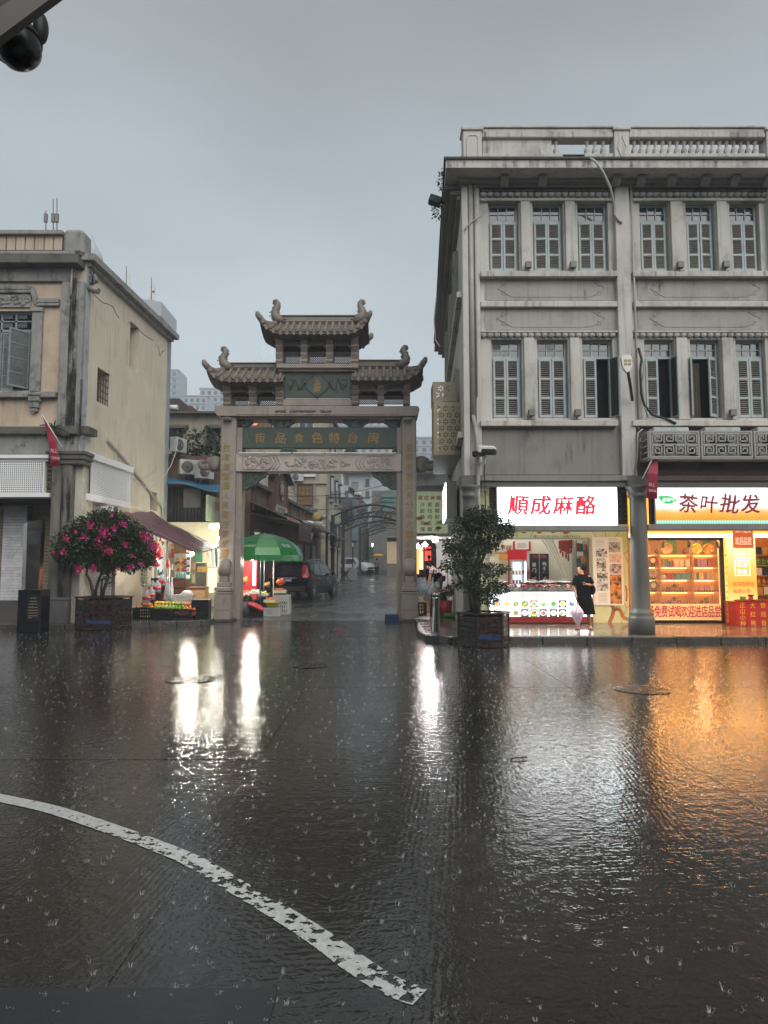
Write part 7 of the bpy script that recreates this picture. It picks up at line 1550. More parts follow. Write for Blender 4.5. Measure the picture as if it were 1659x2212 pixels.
for i,(x,y,rx,rz_,n)in enumerate(((425,962,1.3,.7,700),(455,990,.8,.5,400),(398,1000,.6,.4,250),(560,1060,.5,.35,220))):
 Y=29.0 if i<3 else 33.5;c=P(x,y,Y);t_=thing('terrace_shrub',['leggy green shrub sprawling over the terrace above the air conditioners','spiky green plant on the terrace close to the gate pillar','small fern tuft on the terrace by the corner building','small green plant growing behind the gable wall'][i],'shrub',(c.x,c.y,c.z-rz_),group='plants on the old terraces');mb=MB();leaves(mb,c,rx,.5,rz_,n,.16,rl,0,3,.0);mb.build('foliage',M_LEAF,t_);mb=MB()
 for k in range(7):mb.tube([c+Vector((rl.uniform(-.3,.3),0,-rz_)),c+Vector((rl.uniform(-rx,rx)*.6,0,0)),c+Vector((rl.uniform(-rx,rx),0,rl.uniform(0,rz_)))],[.025,.018,.008],5)
 mb.build('stems',M_BROWNW,t_)
t_=thing('terrace_railing','tangle of dark rails and cables along the planted terrace','railing',P(430,985,28.6));mb=MB()
for y in(968,975,982,990):mb.tube([P(375+14*k,y+2.5*sin(k*1.7+y),28.6)for k in range(8)],.015,5)
mb.build('rail',M_CABLE,t_)
# beige old house over the terrace
HB,a,b=hbox('old_house','stained beige old house with dark window hoods above the planted terrace','house',352,893,482,36,6,M_OLDB)
mb=MB();q=R(350,889,484,893,35.6);mb.box(q[0],q[1],35.5,42,q[2],q[3]);mb.build('roof_edge',M_BLACKST,HB)
for i,(x0,x1)in enumerate(((366,396),(446,476))):
 win(HB,x0,922,x1,962,36,M_DTIMB,M_PANE,(3,2));q=R(x0-3,912,x1+4,920,35.4);mb=MB();mb.prism([(q[0],36,q[3]),(q[0],35.4,q[2]),(q[0],35.4,q[2]-.1),(q[0],36,q[3]-.15)],(q[1]-q[0],0,0));mb.build('window_hood',M_BLACKST,HB)
T,a,b=hbox('brick_house','red brick house with dark tiled roof peeping over the old beige house','house',362,876,412,50,6,M_RBRICK);q=R(362,862,417,893,50);mb=MB();mb.prism([(q[0],49.8,q[3]),(q[0]+.9,49.8,q[3]),(q[1],49.8,q[2]+.1),(q[1]-.8,49.8,q[2]),(q[0],49.8,q[2])],(0,6,0));mb.build('roof',M_RTILE,T)
mb=MB();p=P(366,880,49.5);mb.tube([p,P(384,880,49.5)],.18,10);mb.build('water_tank',M_WHITE,T)
# long low shophouse row facing the street
FX0,FY0=-5.6+.0537*(26-30),26.0
def fs(t,out,z):return Vector((FX0,FY0,0))+SD*t+Vector((out,0,z))
HC=thing('shophouse_row','brown-stained low shophouse facade receding along the old street','shophouse',fs(12,0,0));mb=MB();a,b=fs(3.2,0,0),fs(24,0,0);mb.prism([(a.x,a.y,0),(b.x,b.y,0),(b.x,b.y,5.25),(a.x,a.y,5.25)],(-.4,0,0));mb.build('wall',M_BROWNP,HC)
mb=MB();mb.fbox(fs(13.6,.06,5.3),SD,X_,10.4,.18,.07);mb.build('coping',M_BLACKST,HC)
for k in range(8):mb=MB();mb.fbox(fs(3.6+k*2.8,.05,4.7),SD,X_,.12,.07,.5);mb.build('parapet_pier',M_BROWNP,HC)
t0=6.4;mb=MB();pts=[(t0,3.9),(t0+3.4,3.9),(t0+3.4,6.0),(t0+1.7,6.55),(t0,6.0)];mb.prism([fs(t,.02,z)for t,z in pts],(.3,0,0));GB=mb.build('gable_wall',M_BROWNP,HC)
mb=MB();c=fs(t0+1.7,.33,5.5);mb.lathe([(.38,0),(.42,.04),(.5,.04),(.52,0)],c,24,(1,0,0));mb.lathe([(.36,.0),(.3,.06),(.001,.1)],c,20,(1,0,0));mb.build('round_relief',M_OLDB,GB)
mb=MB();mb.fbox(fs(t0+1.7,.34,4.5),SD,X_,1.4,.02,.25);mb.build('inscription_panel',mat('pale_panel','#a39a84',.8),GB);text('青雲路',M_INK,GB,fs(t0+.75,.37,4.36),SD,Z_,.3,pitch=.6,bold=1)
for k in range(2):mb=MB();mb.fbox(fs(t0+.25+k*2.9,.33,5.2),SD,X_,.12,.03,.55);mb.build('brick_strip',M_RBRICK,GB)
for s in(0,1):mb=MB();p,q_=fs(t0+1.7,.15,6.68),fs(t0-.3 if s==0 else t0+3.7,.15,6.05);mb.bar(p,q_,.9,.09,up=(0,0,1));mb.build('gable_roof',M_TINR,GB)
# canopies with hanging curtain
def canopy(t1,t2,zin,zout,out,lab,name='tin_canopy',ribs=14,m=None):
 T=thing(name,lab,'canopy',fs((t1+t2)/2,out/2,zout),group='canopies along the old street');mb=MB()
 for k in range(ribs):
  a0,a1=t1+(t2-t1)*k/ribs,t1+(t2-t1)*(k+1)/ribs;dz=.03*(k%2);dz1=.03*((k+1)%2);A,B2,C2,D2=fs(a0,.05,zin+dz),fs(a1,.05,zin+dz1),fs(a1,out,zout+dz1+.02*sin(k)),fs(a0,out,zout+dz+.02*sin(k));mb.poly([A,D2,C2,B2])
 mb.build('sheet',m or M_TINR,T);mb=MB();mb.bar(fs(t1,out-.03,zout-.06),fs(t2,out-.03,zout-.06),.05,.05)
 for k in range(4):t=t1+(t2-t1)*k/3;mb.bar(fs(t,.02,zin-.5),fs(t,out-.05,zout-.07),.03,.03)
 mb.build('frame',M_BROWNW,T);return T
T=canopy(2.4,8.2,4.5,3.75,1.7,'corrugated canopy with pink edge over the fruit stand');mb=MB();mb.bar(fs(2.4,1.74,3.74),fs(5.2,1.74,3.74),.06,.14);mb.build('pink_edge',mat('faded_pink','#9a6d64',.5),T)
canopy(8.6,16,4.6,3.85,1.9,'long grey tin canopy over closed shutters');canopy(16.3,22.5,4.3,3.7,2.0,'farther dark tin canopy near the round lamp sign')
T=thing('awning_curtain','dripping dark maroon curtain hanging from the street canopy','curtain',fs(7,1.75,3));mb=MB();n=40
for k in range(n):a0,a1=4.9+3.4*k/n,4.9+3.4*(k+1)/n;mb.poly([fs(a0,1.76+.04*(k%2),3.02-.06*(k%3)),fs(a1,1.76+.04*((k+1)%2),3.02-.06*((k+1)%3)),fs(a1,1.76+.02*((k+1)%2),3.74),fs(a0,1.76+.02*(k%2),3.74)])
mb.build('cloth',mat('maroon_cloth','#43141c',.45,var=.2,scale=8),T)
for j,(t1,t2)in enumerate(((9.0,11.2),(11.5,13.6),(13.9,15.8),(16.6,18.6),(19,21))):
 T=thing('roller_shutter',f'closed grey roller shutter under the street canopy, {["first", "second", "third", "fourth", "fifth"][j]} from the gate','shutter',fs((t1+t2)/2,.03,road_z(26+t1)),group='closed roller shutters on the old street');z=road_z(26+t1);n=26
 ml=MB();ml.prism([Vector((0,0,0)),Vector((.04,0,.02)),Vector((.04,0,.085)),Vector((0,0,.1))],SD*(t2-t1));me=ml.mesh('slat',M_TIN if j%2==0 else mat('shutter_redgrey','#4f3d3a',.5,.2))
 for k in range(n):put('slat',me,T,loc=fs(t1,.03,z+k*.1))
T=thing('round_sign','round pale yellow hanging sign with one character on the old street','sign',P(684,1116,43));c=P(684,1116,43);mb=MB();mb.lathe([(.001,-.06),(.26,-.06),(.27,0),(.26,.06),(.001,.06)],c,24,(0,1,0));mb.build('disc',mat('sign_yellow','#8f8450',.5,emit=('#c9b96a',.04)),T);lbl('粥',678.5,1121.5,11,42.92,M_GOLDP,T,bold=2);mb=MB();mb.tube([c+Vector((0,0,.26)),c+Vector((0,0,.5)),c+Vector((-.8,0,.5))],.02,6);mb.build('bracket',M_CABLE,T)
T=thing('white_pipe','pair of white plastic pipes running under the round sign','pipe',P(680,1130,44));mb=MB();mb.tube([P(652,1127,42),P(694,1130,44),P(695,1137,44)],.09,8);mb.tube([P(664,1132,43),P(706,1137,45)],.08,8);mb.build('pipe',M_WHITE,T)
# beige three-storey house
HD,a,b=hbox('beige_house','beige three-storey house with a maroon-framed window behind the gate','house',470,893,707,50.5,9,M_OLDB)
mb=MB();q=R(468,889,710,893,50.2);mb.prism([(q[0],50.2,q[2]),(q[1]+.1,50.2,q[2]),(q[1]+.6,60,q[2]),(q[0]+.5,60,q[2])],(0,0,.25));mb.build('roof_edge',M_BLACKST,HD)
for y in(1043,1115):q=R(592,y-2,707,y+2,50.4);mb=MB();mb.box(q[0],q[1],50.3,50.498,q[2],q[3]);mb.build('string_course',M_OLDB,HD)
q=R(637,1044,681,1097,50.45);mb=MB()
for a_,b_2,c_,d_ in((q[0],q[0]+.16,q[2],q[3]),(q[1]-.16,q[1],q[2],q[3]),(q[0]-.08,q[1]+.08,q[3],q[3]+.16),(q[0]-.08,q[1]+.08,q[2]-.16,q[2])):mb.box(a_,b_2,50.36,50.498,c_,d_)
mb.build('window_surround',M_LGREY,HD);win(HD,641.5,1048,677,1093,50.45,M_MAROON,M_WARMWIN,(4,4),False,.09);win(HD,645,909,678,926,50.48,M_WFR,M_PANE,(2,1));win(HD,540,902,588,928,50.48,M_DTIMB,M_WARMWIN,(5,1));win(HD,500,960,520,1000,50.48,M_DTIMB,M_PANE)
mb=MB();c=P(550,915,50.3);mb.ell(c,.22,.05,.14,10,6);mb.build('red_lantern',glow('lit_red_lamp',(.9,.25,.15),1.0),HD)
ac(P(643,1040,50.2),0,'white air conditioner high on the beige house');mb=MB();q=R(655,1025,682,1030,50.4);mb.box(q[0],q[1],50.3,50.48,q[2],q[3]);mb.build('tube_housing',M_WHITE,HD)
sa=P(707,1000,50.5)
for i,(dt,zA)in enumerate(((2.2,7.8),(2.2,4.3),(5.0,7.8),(5.0,4.3),(2.2,10.6),(5.0,10.6),(7.6,7.8),(7.6,4.3))):
 o=Vector((sa.x,50.5,0))+SD*dt;mb=MB();mb.fbox(o+Vector((.04,0,zA)),SD,X_,.45,.04,.9);w=mb.build('window',M_PANE,HD);mb=MB();mb.fbox(o+Vector((.1,0,zA+.98)),SD,X_,.62,.12,.07);mb.build('lintel',M_LGREY,w);mb=MB();mb.fbox(o+Vector((.1,0,zA-.98)),SD,X_,.62,.14,.08);mb.build('sill',M_LGREY,w)
 # farther houses
HE,a,b=hbox('grey_house','grey house with outside stair and railings beyond the beige house','house',727,1078,783,68,7,M_GREYB);q=R(761,1080,773,1168,67.9);mb=MB();mb.box(q[0],q[1],67.8,67.98,q[2],q[3]);mb.build('blue_panel',mat('blue_panel','#5f7885',.6),HE);win(HE,735,1100,752,1130,67.95,M_DTIMB,M_PANE)
T=thing('outside_stair','concrete outside stair with railing on the grey house','stair',P(775,1078,66));mb=MB();
for k in range(8):p=P(752+3.6*k,1052+3.0*k,66);mb.box(p.x,p.x+.3,65.6,66.6,p.z-.5,p.z)
mb.build('steps',M_GREYB,T);mb=MB()
for k in range(7):p=P(760+2.2*k,1042,65.6);mb.bar(p,p+Vector((0,0,-1.0)),.04)
mb.bar(P(760,1042,65.6),P(774,1042,65.6),.05);mb.build('railing',M_CABLE,T)
HF,a,b=hbox('white_building','plain white modern building rising behind the grey house','building',742,1022,806,96,14,M_WHB);q=R(740,1015,810,1023,95.6);mb=MB();mb.box(q[0],q[1],95,111,q[2],q[3]);mb.build('roof_edge',M_WHB,HF)
for k,(x0,y0)in enumerate(((745,1030),(790,1034),(790,1060),(745,1060))):win(HF,x0,y0,x0+8,y0+14,95.95,M_GREYB,M_PANE)
HG,a,b=hbox('dark_building','dark concrete building with green glass balconies far up the street','building',803,1060,870,84,10,M_GREYB)
for k in range(5):q=R(826,1068+k*10,852,1075+k*10,83.9);mb=MB();mb.box(q[0],q[1],83.4,83.98,q[2],q[3]);mb.build('balcony',mat('green_glass','#4f7a6c',.2),HG)
HH,a,b=hbox('netted_building','building wrapped in dark green scaffold net at the street end','building',790,1118,875,104,8,mat('scaffold_net','#33413d',.8,var=.3,scale=.5,streak=.6));q=R(778,1105,805,1180,103.5);mb=MB();mb.box(q[0],q[1],103,103.9,q[2],q[3]);mb.build('green_net',mat('green_net','#2f6655',.8,var=.2),HH)
HI,a,b=hbox('balcony_house','grey house with iron balcony and lit doorway by the shop-side pillar','house',836,1098,900,66,10,M_GREYB);q=R(835,1140,875,1158,65.5);mb=MB();n=16
for k in range(n):x=q[0]+(q[1]-q[0])*k/n;mb.bar((x,65.2,q[2]),(x,65.2,q[3]),.03)
mb.bar((q[0],65.2,q[3]),(q[1],65.2,q[3]),.05);mb.box(q[0],q[1],65.1,65.99,q[2]-.15,q[2]);mb.build('balcony',M_GREYM,HI);q=R(836,1170,860,1218,65.9);mb=MB();mb.box(q[0],q[1],65.9,65.98,q[2],q[3]);mb.build('doorway',mat('warm_door','#8a7355',.6,emit=('#e0c9a0',.18)),HI)
T=thing('green_hoarding','bright green site hoarding behind the white car','hoarding',P(795,1215,92));q=R(778,1182,812,1216,92);n=8
for k in range(n):mb=MB();x=q[0]+(q[1]-q[0])*k/n;mb.box(x+.01,x+(q[1]-q[0])/n-.01,92,92.08,road_z(92)-.1,q[3]);mb.build('panel',mat('hoarding_green','#3f7d3f',.6),T)
T=thing('tarpaulin','pale striped tarpaulin draped over a mound at the street end','tarpaulin',P(828,1215,98));mb=MB();n=14;ap=P(833,1170,99)
for k in range(n):mb.k=k%2;a,b=P(807+42*k/n,1219,97),P(807+42*(k+1)/n,1219,97);tl=P(818+24*k/n,1176-6*sin(pi*k/n),99);tr=P(818+24*(k+1)/n,1176-6*sin(pi*(k+1)/n),99);mb.poly([a,b,tr,tl])
mb.build('sheet',[mat('tarp_pale','#a8aeb0',.6),mat('tarp_grey','#767d80',.6)],T)
# street arches
def arch(Y,xpx,lab):
 x0=P(xpx,1150,Y).x;z0=road_z(Y);T=thing('iron_arch',lab,'arch',(x0+2.7,Y,z0),group='black iron arches over the old street');Wd,Hh,rise=5.4,4.55,.75
 for s in(0,1):mb=MB();mb.box(x0+s*Wd-.12,x0+s*Wd+.12,Y-.12,Y+.12,z0-.1,z0+Hh,.01);mb.box(x0+s*Wd-.12,x0+s*Wd+.12,Y-.12,Y+.12,z0+Hh,z0+Hh+.05);mb.build('post',M_CABLE,T)
 arc=lambda f,dz:Vector((x0+Wd*f,Y,z0+Hh+dz+rise*sin(pi*f)))
 for dz in(-.03,-.8):mb=MB();mb.tube([arc(k/20,dz)for k in range(21)],.065,6);mb.build('arc_rail',M_CABLE,T)
 mb=MB();ra=random.Random(int(Y))
 for k in range(46):f=ra.uniform(.03,.97);p=arc(f,ra.uniform(-.7,-.12));spiral(mb,p.x,p.z,ra.uniform(.06,.15),Y,ra.uniform(.8,1.6),ra.choice((1,-1)),ra.uniform(0,6),.02)
 for k in range(40):f=ra.uniform(.03,.97);p=arc(f,ra.uniform(-.7,-.12));mb.ell(p,.045,.02,.035,6,4)
 mb.build('scrollwork',M_CABLE,T,kind='stuff')
for i,(Y,x)in enumerate(((46,719),(53,741.5),(66,778),(73,794.5))):arch(Y,x,f'black iron arch with scrollwork across the street, {["first past the gate", "second past the gate", "third past the gate", "farthest one"][i]}')
# street lamps
def street_lamp(p,h,lit,lab):
 T=thing('street_lamp',lab,'street lamp',p,group='lamps along the old street');mb=MB();mb.lathe([(.1,0),(.1,.15),(.05,.25),(.05,h-.55),(.08,h-.5),(.05,h-.45)],n=10);mb.build('post',M_CABLE,T,True)
 mb=MB();mb.lathe([(.06,h-.45),(.17,h-.1)],n=4,sm=False,a0=pi/4);mb.build('glass',glow('lamp_lit',(1,.95,.85),9)if lit else mat('lamp_glass','#b7b3a6',.4),T,True)
 mb=MB()
 for k in range(4):a=pi/4+k*pi/2;mb.bar((.062*cos(a),.062*sin(a),h-.45),(.175*cos(a),.175*sin(a),h-.1),.02)
 mb.lathe([(.2,h-.1),(.22,h-.07),(.2,h-.04),(.06,h+.02),(.01,h+.05)],n=4,sm=False,a0=pi/4);mb.build('cap',M_CABLE,T,True)
for i,(x,Y,h,lit,lab)in enumerate(((672.5,34.5,3.15,0,'dark lamp post standing behind the black car'),(729,49,3.0,0,'dark lamp post beside the folding frame'),(762,58,3.05,0,'dark lamp post in front of the white car'),(774,74,3.1,1,'lit lamp post left of the far arches'),(804.5,80,3.1,1,'lit lamp post beyond the yellow umbrella'),(842,90,3.1,0,'unlit far lamp post before the tarpaulin'),(556,27.5,3.0,0,'lamp head rising above the green umbrella'))):street_lamp((P(x,1200,Y).x,Y,road_z(Y)),h,lit,lab)
# camera mast
T=thing('camera_mast','grey mast with a horizontal arm and white camera over the street','mast',(P(706,1200,43).x,43,road_z(43)));x=P(706,1200,43).x;z1=P(706,1070,43).z;mb=MB();mb.tube([(x,43,road_z(43)),(x,43,z1)],.085,10);mb.build('post',mat('mast_grey','#4b5254',.5,.3),T);za=P(740,1075,43).z;mb=MB();mb.tube([(x,43,za),(P(787,1075,43).x,43,za-.02)],.05,8);mb.build('arm',MATS['mast_grey'],T)
c=P(772.5,1066,43);mb=MB();mb.fbox(c+Vector((0,0,.0)),(1,-.6,-.1),(.6,1,0),.2,.1,.09,.02);mb.build('camera',M_WHITE,T);mb=MB();mb.tube([c,Vector((c.x,43,za))],.03,6);mb.build('camera_stem',M_WHITE,T)
# hazy towers
def tower(name,lab,x0,y0,x1,Y,dep,m,rows,cols,grp='distant tower blocks'):
 T,a,b=hbox(name,lab,'building',x0,y0,x1,Y,dep,m,-1,grp);Wd=b.x-a.x
 for r_ in range(rows):
  for c_ in range(cols):
   z=a.z-(r_+1)*3.2;x=a.x+Wd*(c_+.5)/cols;mb=None
   put('window',TWIN(Wd/cols*.5),T,loc=(x,Y-.06,z))
  mb=MB();mb.box(a.x-.2,b.x+.2,Y-.5,Y-.01,a.z-(r_+1)*3.2-.25,a.z-(r_+1)*3.2-.02);mb.build('floor_band',M_WHB,T)
 mb=MB();mb.box(a.x-.4,b.x+.4,Y-.4,Y+dep,a.z,a.z+.5);mb.build('roof_edge',M_WHB,T);return T,a,b
_tw={}
def TWIN(w):
 k=round(w,1)
 if k not in _tw:mb=MB();mb.box(-w/2,w/2,-.05,.05,.5,2.1);_tw[k]=mb.mesh('window',M_PANE)
 return _tw[k]
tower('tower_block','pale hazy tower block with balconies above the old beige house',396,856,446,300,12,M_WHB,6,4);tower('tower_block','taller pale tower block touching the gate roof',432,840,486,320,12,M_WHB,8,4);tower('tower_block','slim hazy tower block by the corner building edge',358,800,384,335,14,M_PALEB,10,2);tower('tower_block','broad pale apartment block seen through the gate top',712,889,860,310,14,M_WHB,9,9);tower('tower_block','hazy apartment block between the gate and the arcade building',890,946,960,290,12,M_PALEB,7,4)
T=thing('antenna_building','white-tiled block top with two antenna masts over the corner building','building',P(305,700,130));q=R(262,652,348,690,130);mb=MB();mb.prism([(q[0],130,q[3]+1.2),(q[1],130,q[3]-0.0),(q[1],130,q[2]+.8),(q[1]-2.2,130,q[2]-1.4),(q[0],130,q[2]-1.4)],(0,10,0));mb.build('top_block',M_WHB,T);mb=MB();mb.box(q[0]-6,q[1]-2.5,131,142,-1,q[2]-1.4);mb.build('shaft',M_WHB,T)
for x,y0,y1 in((273,575,660),(327,600,668)):
 mb=MB();a,b=P(x,y1,131),P(x,y0,131);mb.tube([a,b],.09,6);mb.tube([a+Vector((-2.2,0,0)),a.lerp(b,.4)],.05,5);mb.build('mast',M_GREYB,T)
 for k,f in enumerate((.45,.68)):p=a.lerp(b,f);mb=MB();mb.box(p.x+.2,p.x+.75,130.7,131,p.z-1.1,p.z+.7);mb.build('antenna_panel',M_WHITE,T)
T=thing('spire_tower','pointed tower top with yellow band behind the parapet','tower',P(198,600,160));c=P(198,560,160);mb=MB();mb.lathe([(2.3,-1),(2.3,c.z+1.6),(.2,c.z+4.2)],(c.x,162,0),4,sm=False,a0=pi/4+.3);mb.build('shaft',M_PALEB,T);mb=MB();mb.lathe([(2.36,c.z-.2),(2.36,c.z+.7)],(c.x,162,0),4,sm=False,a0=pi/4+.3);mb.build('yellow_band',mat('yellow_band','#a3923e',.6),T);mb=MB();mb.tube([(c.x,162,c.z+4),P(198,506,162)],.06,5);mb.build('needle',M_GREYB,T)
for i,(x,y)in enumerate(((115,430),(123,428),(99,455))):T=thing('rooftop_antenna',['thin rooftop antenna nearest the parapet pier, first of a pair','thin rooftop antenna of the pair with a cross brace','short lone rooftop antenna beyond the pair'][i],'antenna',P(x,500,26),group='antennas on the corner building roof');mb=MB();mb.tube([P(x,500,26),P(x,y,26)],.02,5);mb.build('rod',M_GREYM,T);mb=MB();mb.box(P(x,470,26).x-.06,P(x,470,26).x+.06,25.95,26.05,P(x,480,26).z,P(x,462,26).z);mb.build('dipole',M_GREYM,T)
# ------------------------------------------------------------------ planted tubs
M_PLANK=mat('wet_dark_planks','#271a14',.3,var=.3,scale=6,rnd_amt=.2,dirt='#15100d',dirt_amt=.4,bump=.3,bscale=25);M_BARK=mat('wet_bark','#2b221b',.5,var=.3,scale=12,bump=.6,bscale=40);M_SOIL=mat('soil','#1d1712',.9)
def planter(c,r,h,lab,blue,rot=0.0):
 T=thing('planter_box',lab,'planter',c,rot,'hexagonal wooden planters');n=6;ang=[pi/6+k*pi/3 for k in range(n)]
 for k in range(n):
  a,b=Vector((r*cos(ang[k]),r*sin(ang[k]),0)),Vector((r*cos(ang[(k+1)%n]),r*sin(ang[(k+1)%n]),0));d=(b-a).normalized();nn=Vector((d.y,-d.x,0));L=(b-a).length
  for j in range(5):z=.09+(h-.13)*(j+.5)/5;mb=MB();mb.fbox((a+b)/2+nn*.004*(j%2)+Vector((0,0,z)),d,nn,L/2-.012,.018,(h-.13)/10-.005,.004);mb.build('plank',M_PLANK,T,True)
  mb=MB();mb.bar(a*1.0+Vector((0,0,.0)),a+Vector((0,0,h)),.06,.06,up=a,c=.006);mb.build('corner_post',M_PLANK,T,True)
  mb=MB();mb.fbox((a+b)/2*1.02+Vector((0,0,h+.02)),d,nn,L/2+.02,.05,.02,.006);mb.build('rim',M_PLANK,T,True)
  mb=MB();mb.fbox((a+b)/2*1.015+Vector((0,0,.05)),d,nn,L/2+.01,.03,.045,.008);mb.build('skirting',M_PLANK,T,True)
 mb=MB();mb.lathe([(.001,h-.06),(r*.95,h-.06)],n=6,sm=False,a0=pi/6);mb.build('soil',M_SOIL,T,True)
 if blue:mb=MB();d=blue;a_=-pi/2-pi/6;e=Vector((cos(a_),sin(a_),0));mb.fbox(e*(r*.866+.028)+Vector((0,0,.22)),Vector((-e.y,e.x,0)),e,r*.44,.004,.05);mb.build('blue_film',mat('wet_blue_film','#2e3a5c',.15,var=.4,scale=15),T,True)
pL=G(203,1362);planter((pL.x,pL.y+.62,0),.72,.86,'hexagonal dark wooden planter with the pink-flowering bush',True,.2+pi/6)
pR=Vector((P(1044,1350,15.3).x,14.8,0));planter((pR.x,pR.y+.5,0),.55,.69,'hexagonal dark wooden planter with the cloud-pruned tree',True,.12+pi/6)
# bougainvillea
rb=random.Random(21);Yb=pL.y+.55;M_PETAL=[mat('petal_magenta','#c42182',.5,var=.25,scale=15),mat('petal_pink','#d8479b',.5,var=.25,scale=15),mat('petal_coral','#c9435a',.5,var=.25,scale=15)]
T=thing('bougainvillea','round bougainvillea bush covered in pink flowers on bare stems','bush',(pL.x,pL.y+.62,.8));mb=MB();cl=[]
for(x,y,rx,rz_)in((223,1150,62,42),(165,1175,45,34),(140,1195,24,22),(200,1195,42,30),(255,1190,48,34),(290,1180,40,32),(310,1205,24,22),(175,1150,36,26),(265,1145,38,26),(232,1120,34,20),(300,1160,24,20),(225,1215,30,20),(280,1218,24,16)):
 k=Yb/F;c=P(x,y,Yb);cl.append((c,rx*k,rz_*k));leaves(mb,c,rx*k,rx*k*.9,rz_*k,int(rx*rz_*1.7),.08,rb,.2,3,.2)
mb.build('foliage',M_LEAF,T);mb=MB()
fl=((225,1152,22,55),(234,1190,16,40),(194,1136,12,18),(143,1163,9,18),(138,1193,9,22),(316,1160,18,60),(330,1180,12,40),(171,1230,12,40),(202,1228,9,26),(269,1133,12,18),(247,1140,9,14),(270,1177,9,14),(180,1160,9,14),(282,1225,11,20),(306,1218,7,12),(240,1112,7,8),(115,1196,4,6),(212,1172,14,14),(285,1200,8,8),(160,1148,6,8),(255,1228,7,10))
for(x,y,s,n)in fl:
 for i in range(n):
  p=P(x+rb.gauss(0,s*.36),y+rb.gauss(0,s*.3),Yb-rb.uniform(.75,1.15));mb.k=rb.choice((0,0,1,2))if x>150 else rb.choice((0,1,2))
  for j in range(3):a=rb.uniform(0,6.28);d=Vector((cos(a),rb.uniform(-.8,.1),sin(a))).normalized();u,w=orth(d);mb.poly([p,p+d*.036+u*.028,p+d*.07,p+d*.036-u*.028])
mb.build('flowers',M_PETAL,T);mb=MB();k=Yb/F
for pts,r0 in(([(204,1300),(201,1278),(196,1258),(187,1240),(190,1215)],.055),([(206,1300),(207,1275),(214,1250),(226,1225),(232,1195)],.05),([(220,1300),(224,1275),(231,1255),(236,1232),(240,1200)],.055),([(218,1300),(219,1270),(221,1250)],.035),([(207,1268),(216,1252),(240,1248)],.03)):
 mb.tube([P(x,y,Yb+.03)for x,y in pts],[r0*(1-.12*i)for i in range(len(pts))],7)
mb.build('trunk',M_BARK,T);mb=MB();leaves(mb,P(238,1245,Yb),.14,.14,.3,130,.07,rb,0,3,0);mb.build('sprouts',M_LEAF,T)
# cloud-pruned tree
Yt=pR.y+.45;T=thing('pruned_tree','cloud-pruned small-leaved evergreen tree in layered pads before the dessert shop','tree',(pR.x,pR.y+.5,.62));mb=MB();k=Yt/F
for(x,y,rx,rz_)in((1036,1124,42,26),(1068,1138,42,24),(1004,1137,30,20),(1090,1150,22,14),(1040,1110,34,14),(990,1178,34,18),(1030,1180,42,20),(1060,1172,24,14),(975,1190,16,10),(985,1222,34,16),(1020,1228,36,18),(1060,1232,34,14),(1084,1228,16,8),(1010,1262,32,14),(1046,1268,40,18),(1080,1272,24,10),(1050,1294,26,14),(1000,1205,20,10)):
 c=P(x,y,Yt+rb.uniform(-.1,.1));leaves(mb,c,rx*k,rx*k*.85,rz_*k,int(rx*rz_*1.05),.062,rb,.1,3,.1)
mb.build('foliage',M_LEAF,T);mb=MB()
for pts,r0 in(([(1024,1326),(1018,1296),(1014,1270),(1022,1240),(1034,1205),(1038,1165),(1036,1130)],.075),([(1034,1326),(1028,1300),(1026,1270),(1030,1235),(1046,1200),(1060,1160)],.06),([(1016,1272),(1000,1262),(985,1235)],.03),([(1026,1285),(1048,1272),(1070,1265)],.035),([(1030,1230),(1005,1205),(992,1185)],.03),([(1038,1190),(1020,1160),(1005,1140)],.03)):
 mb.tube([P(x,y,Yt)for x,y in pts],[r0*(1-.1*i)for i in range(len(pts))],8)
mb.build('trunk',M_BARK,T)
# ------------------------------------------------------------------ street furniture near the square
M_MIRR=mat('polished_steel','#b9b7b2',.12,1.0,var=.06)
def bollard(c,lab):
 T=thing('steel_bollard',lab,'bollard',c,group='polished steel bollards');mb=MB();mb.lathe([(.125,0),(.12,.05),(.085,.7),(.082,.78),(.105,.95),(.108,.98)],n=24);mb.build('body',M_MIRR,T,True);mb=MB();mb.lathe([(.085,.982),(.085,1.02)],n=24);mb.build('neck',M_INK,T,True);mb=MB();mb.lathe([(.112,1.022),(.118,1.035),(.11,1.055),(.04,1.075),(.001,1.078)],n=24);mb.build('cap',M_MIRR,T,True);return T
bp=G(940,1378);o=bollard(bp,'polished steel bollard standing alone before the menu alley');o.rotation_euler=(0,.03,0)
bollard((P(1008,1300,17.2).x,17.2,PZ),'polished steel bollard half hidden behind the planter')
sp=G(58,1368);T=thing('street_name_pillar','stainless steel street name pillar on a black granite pedestal','sign',(sp.x,sp.y+.3,0));Ys=sp.y
q=R(37,1274,88,1366,Ys);mb=MB();mb.box(q[0],q[1],Ys,Ys+.5,0,q[3],.012);mb.build('pedestal',mat('polished_black_granite','#16171a',.12,var=.5,scale=60),T)
qq=R(58,1286,86.5,1343,Ys);mb=MB();mb.box(qq[0],qq[1],Ys-.02,Ys-.002,qq[2],qq[3],.006);pl_=mb.build('plaque',mat('dark_plaque','#2a2d30',.2,.4),T);mb=MB()
for i,(x0,x1,y)in enumerate(((67,80,1292),(66,81,1299),(64,82,1305),(63,83,1312),(62,83,1318),(62,83,1324),(62,82,1330),(62,70,1334))):z=P(60,y,Ys).z;mb.box(P(x0,y,Ys).x,P(x1,y,Ys).x,Ys-.024,Ys-.0205,z-.009,z+.009)
mb.build('engraved_line',mat('engraving_gilt','#8f7c5c',.4,.3),pl_,kind='stuff')
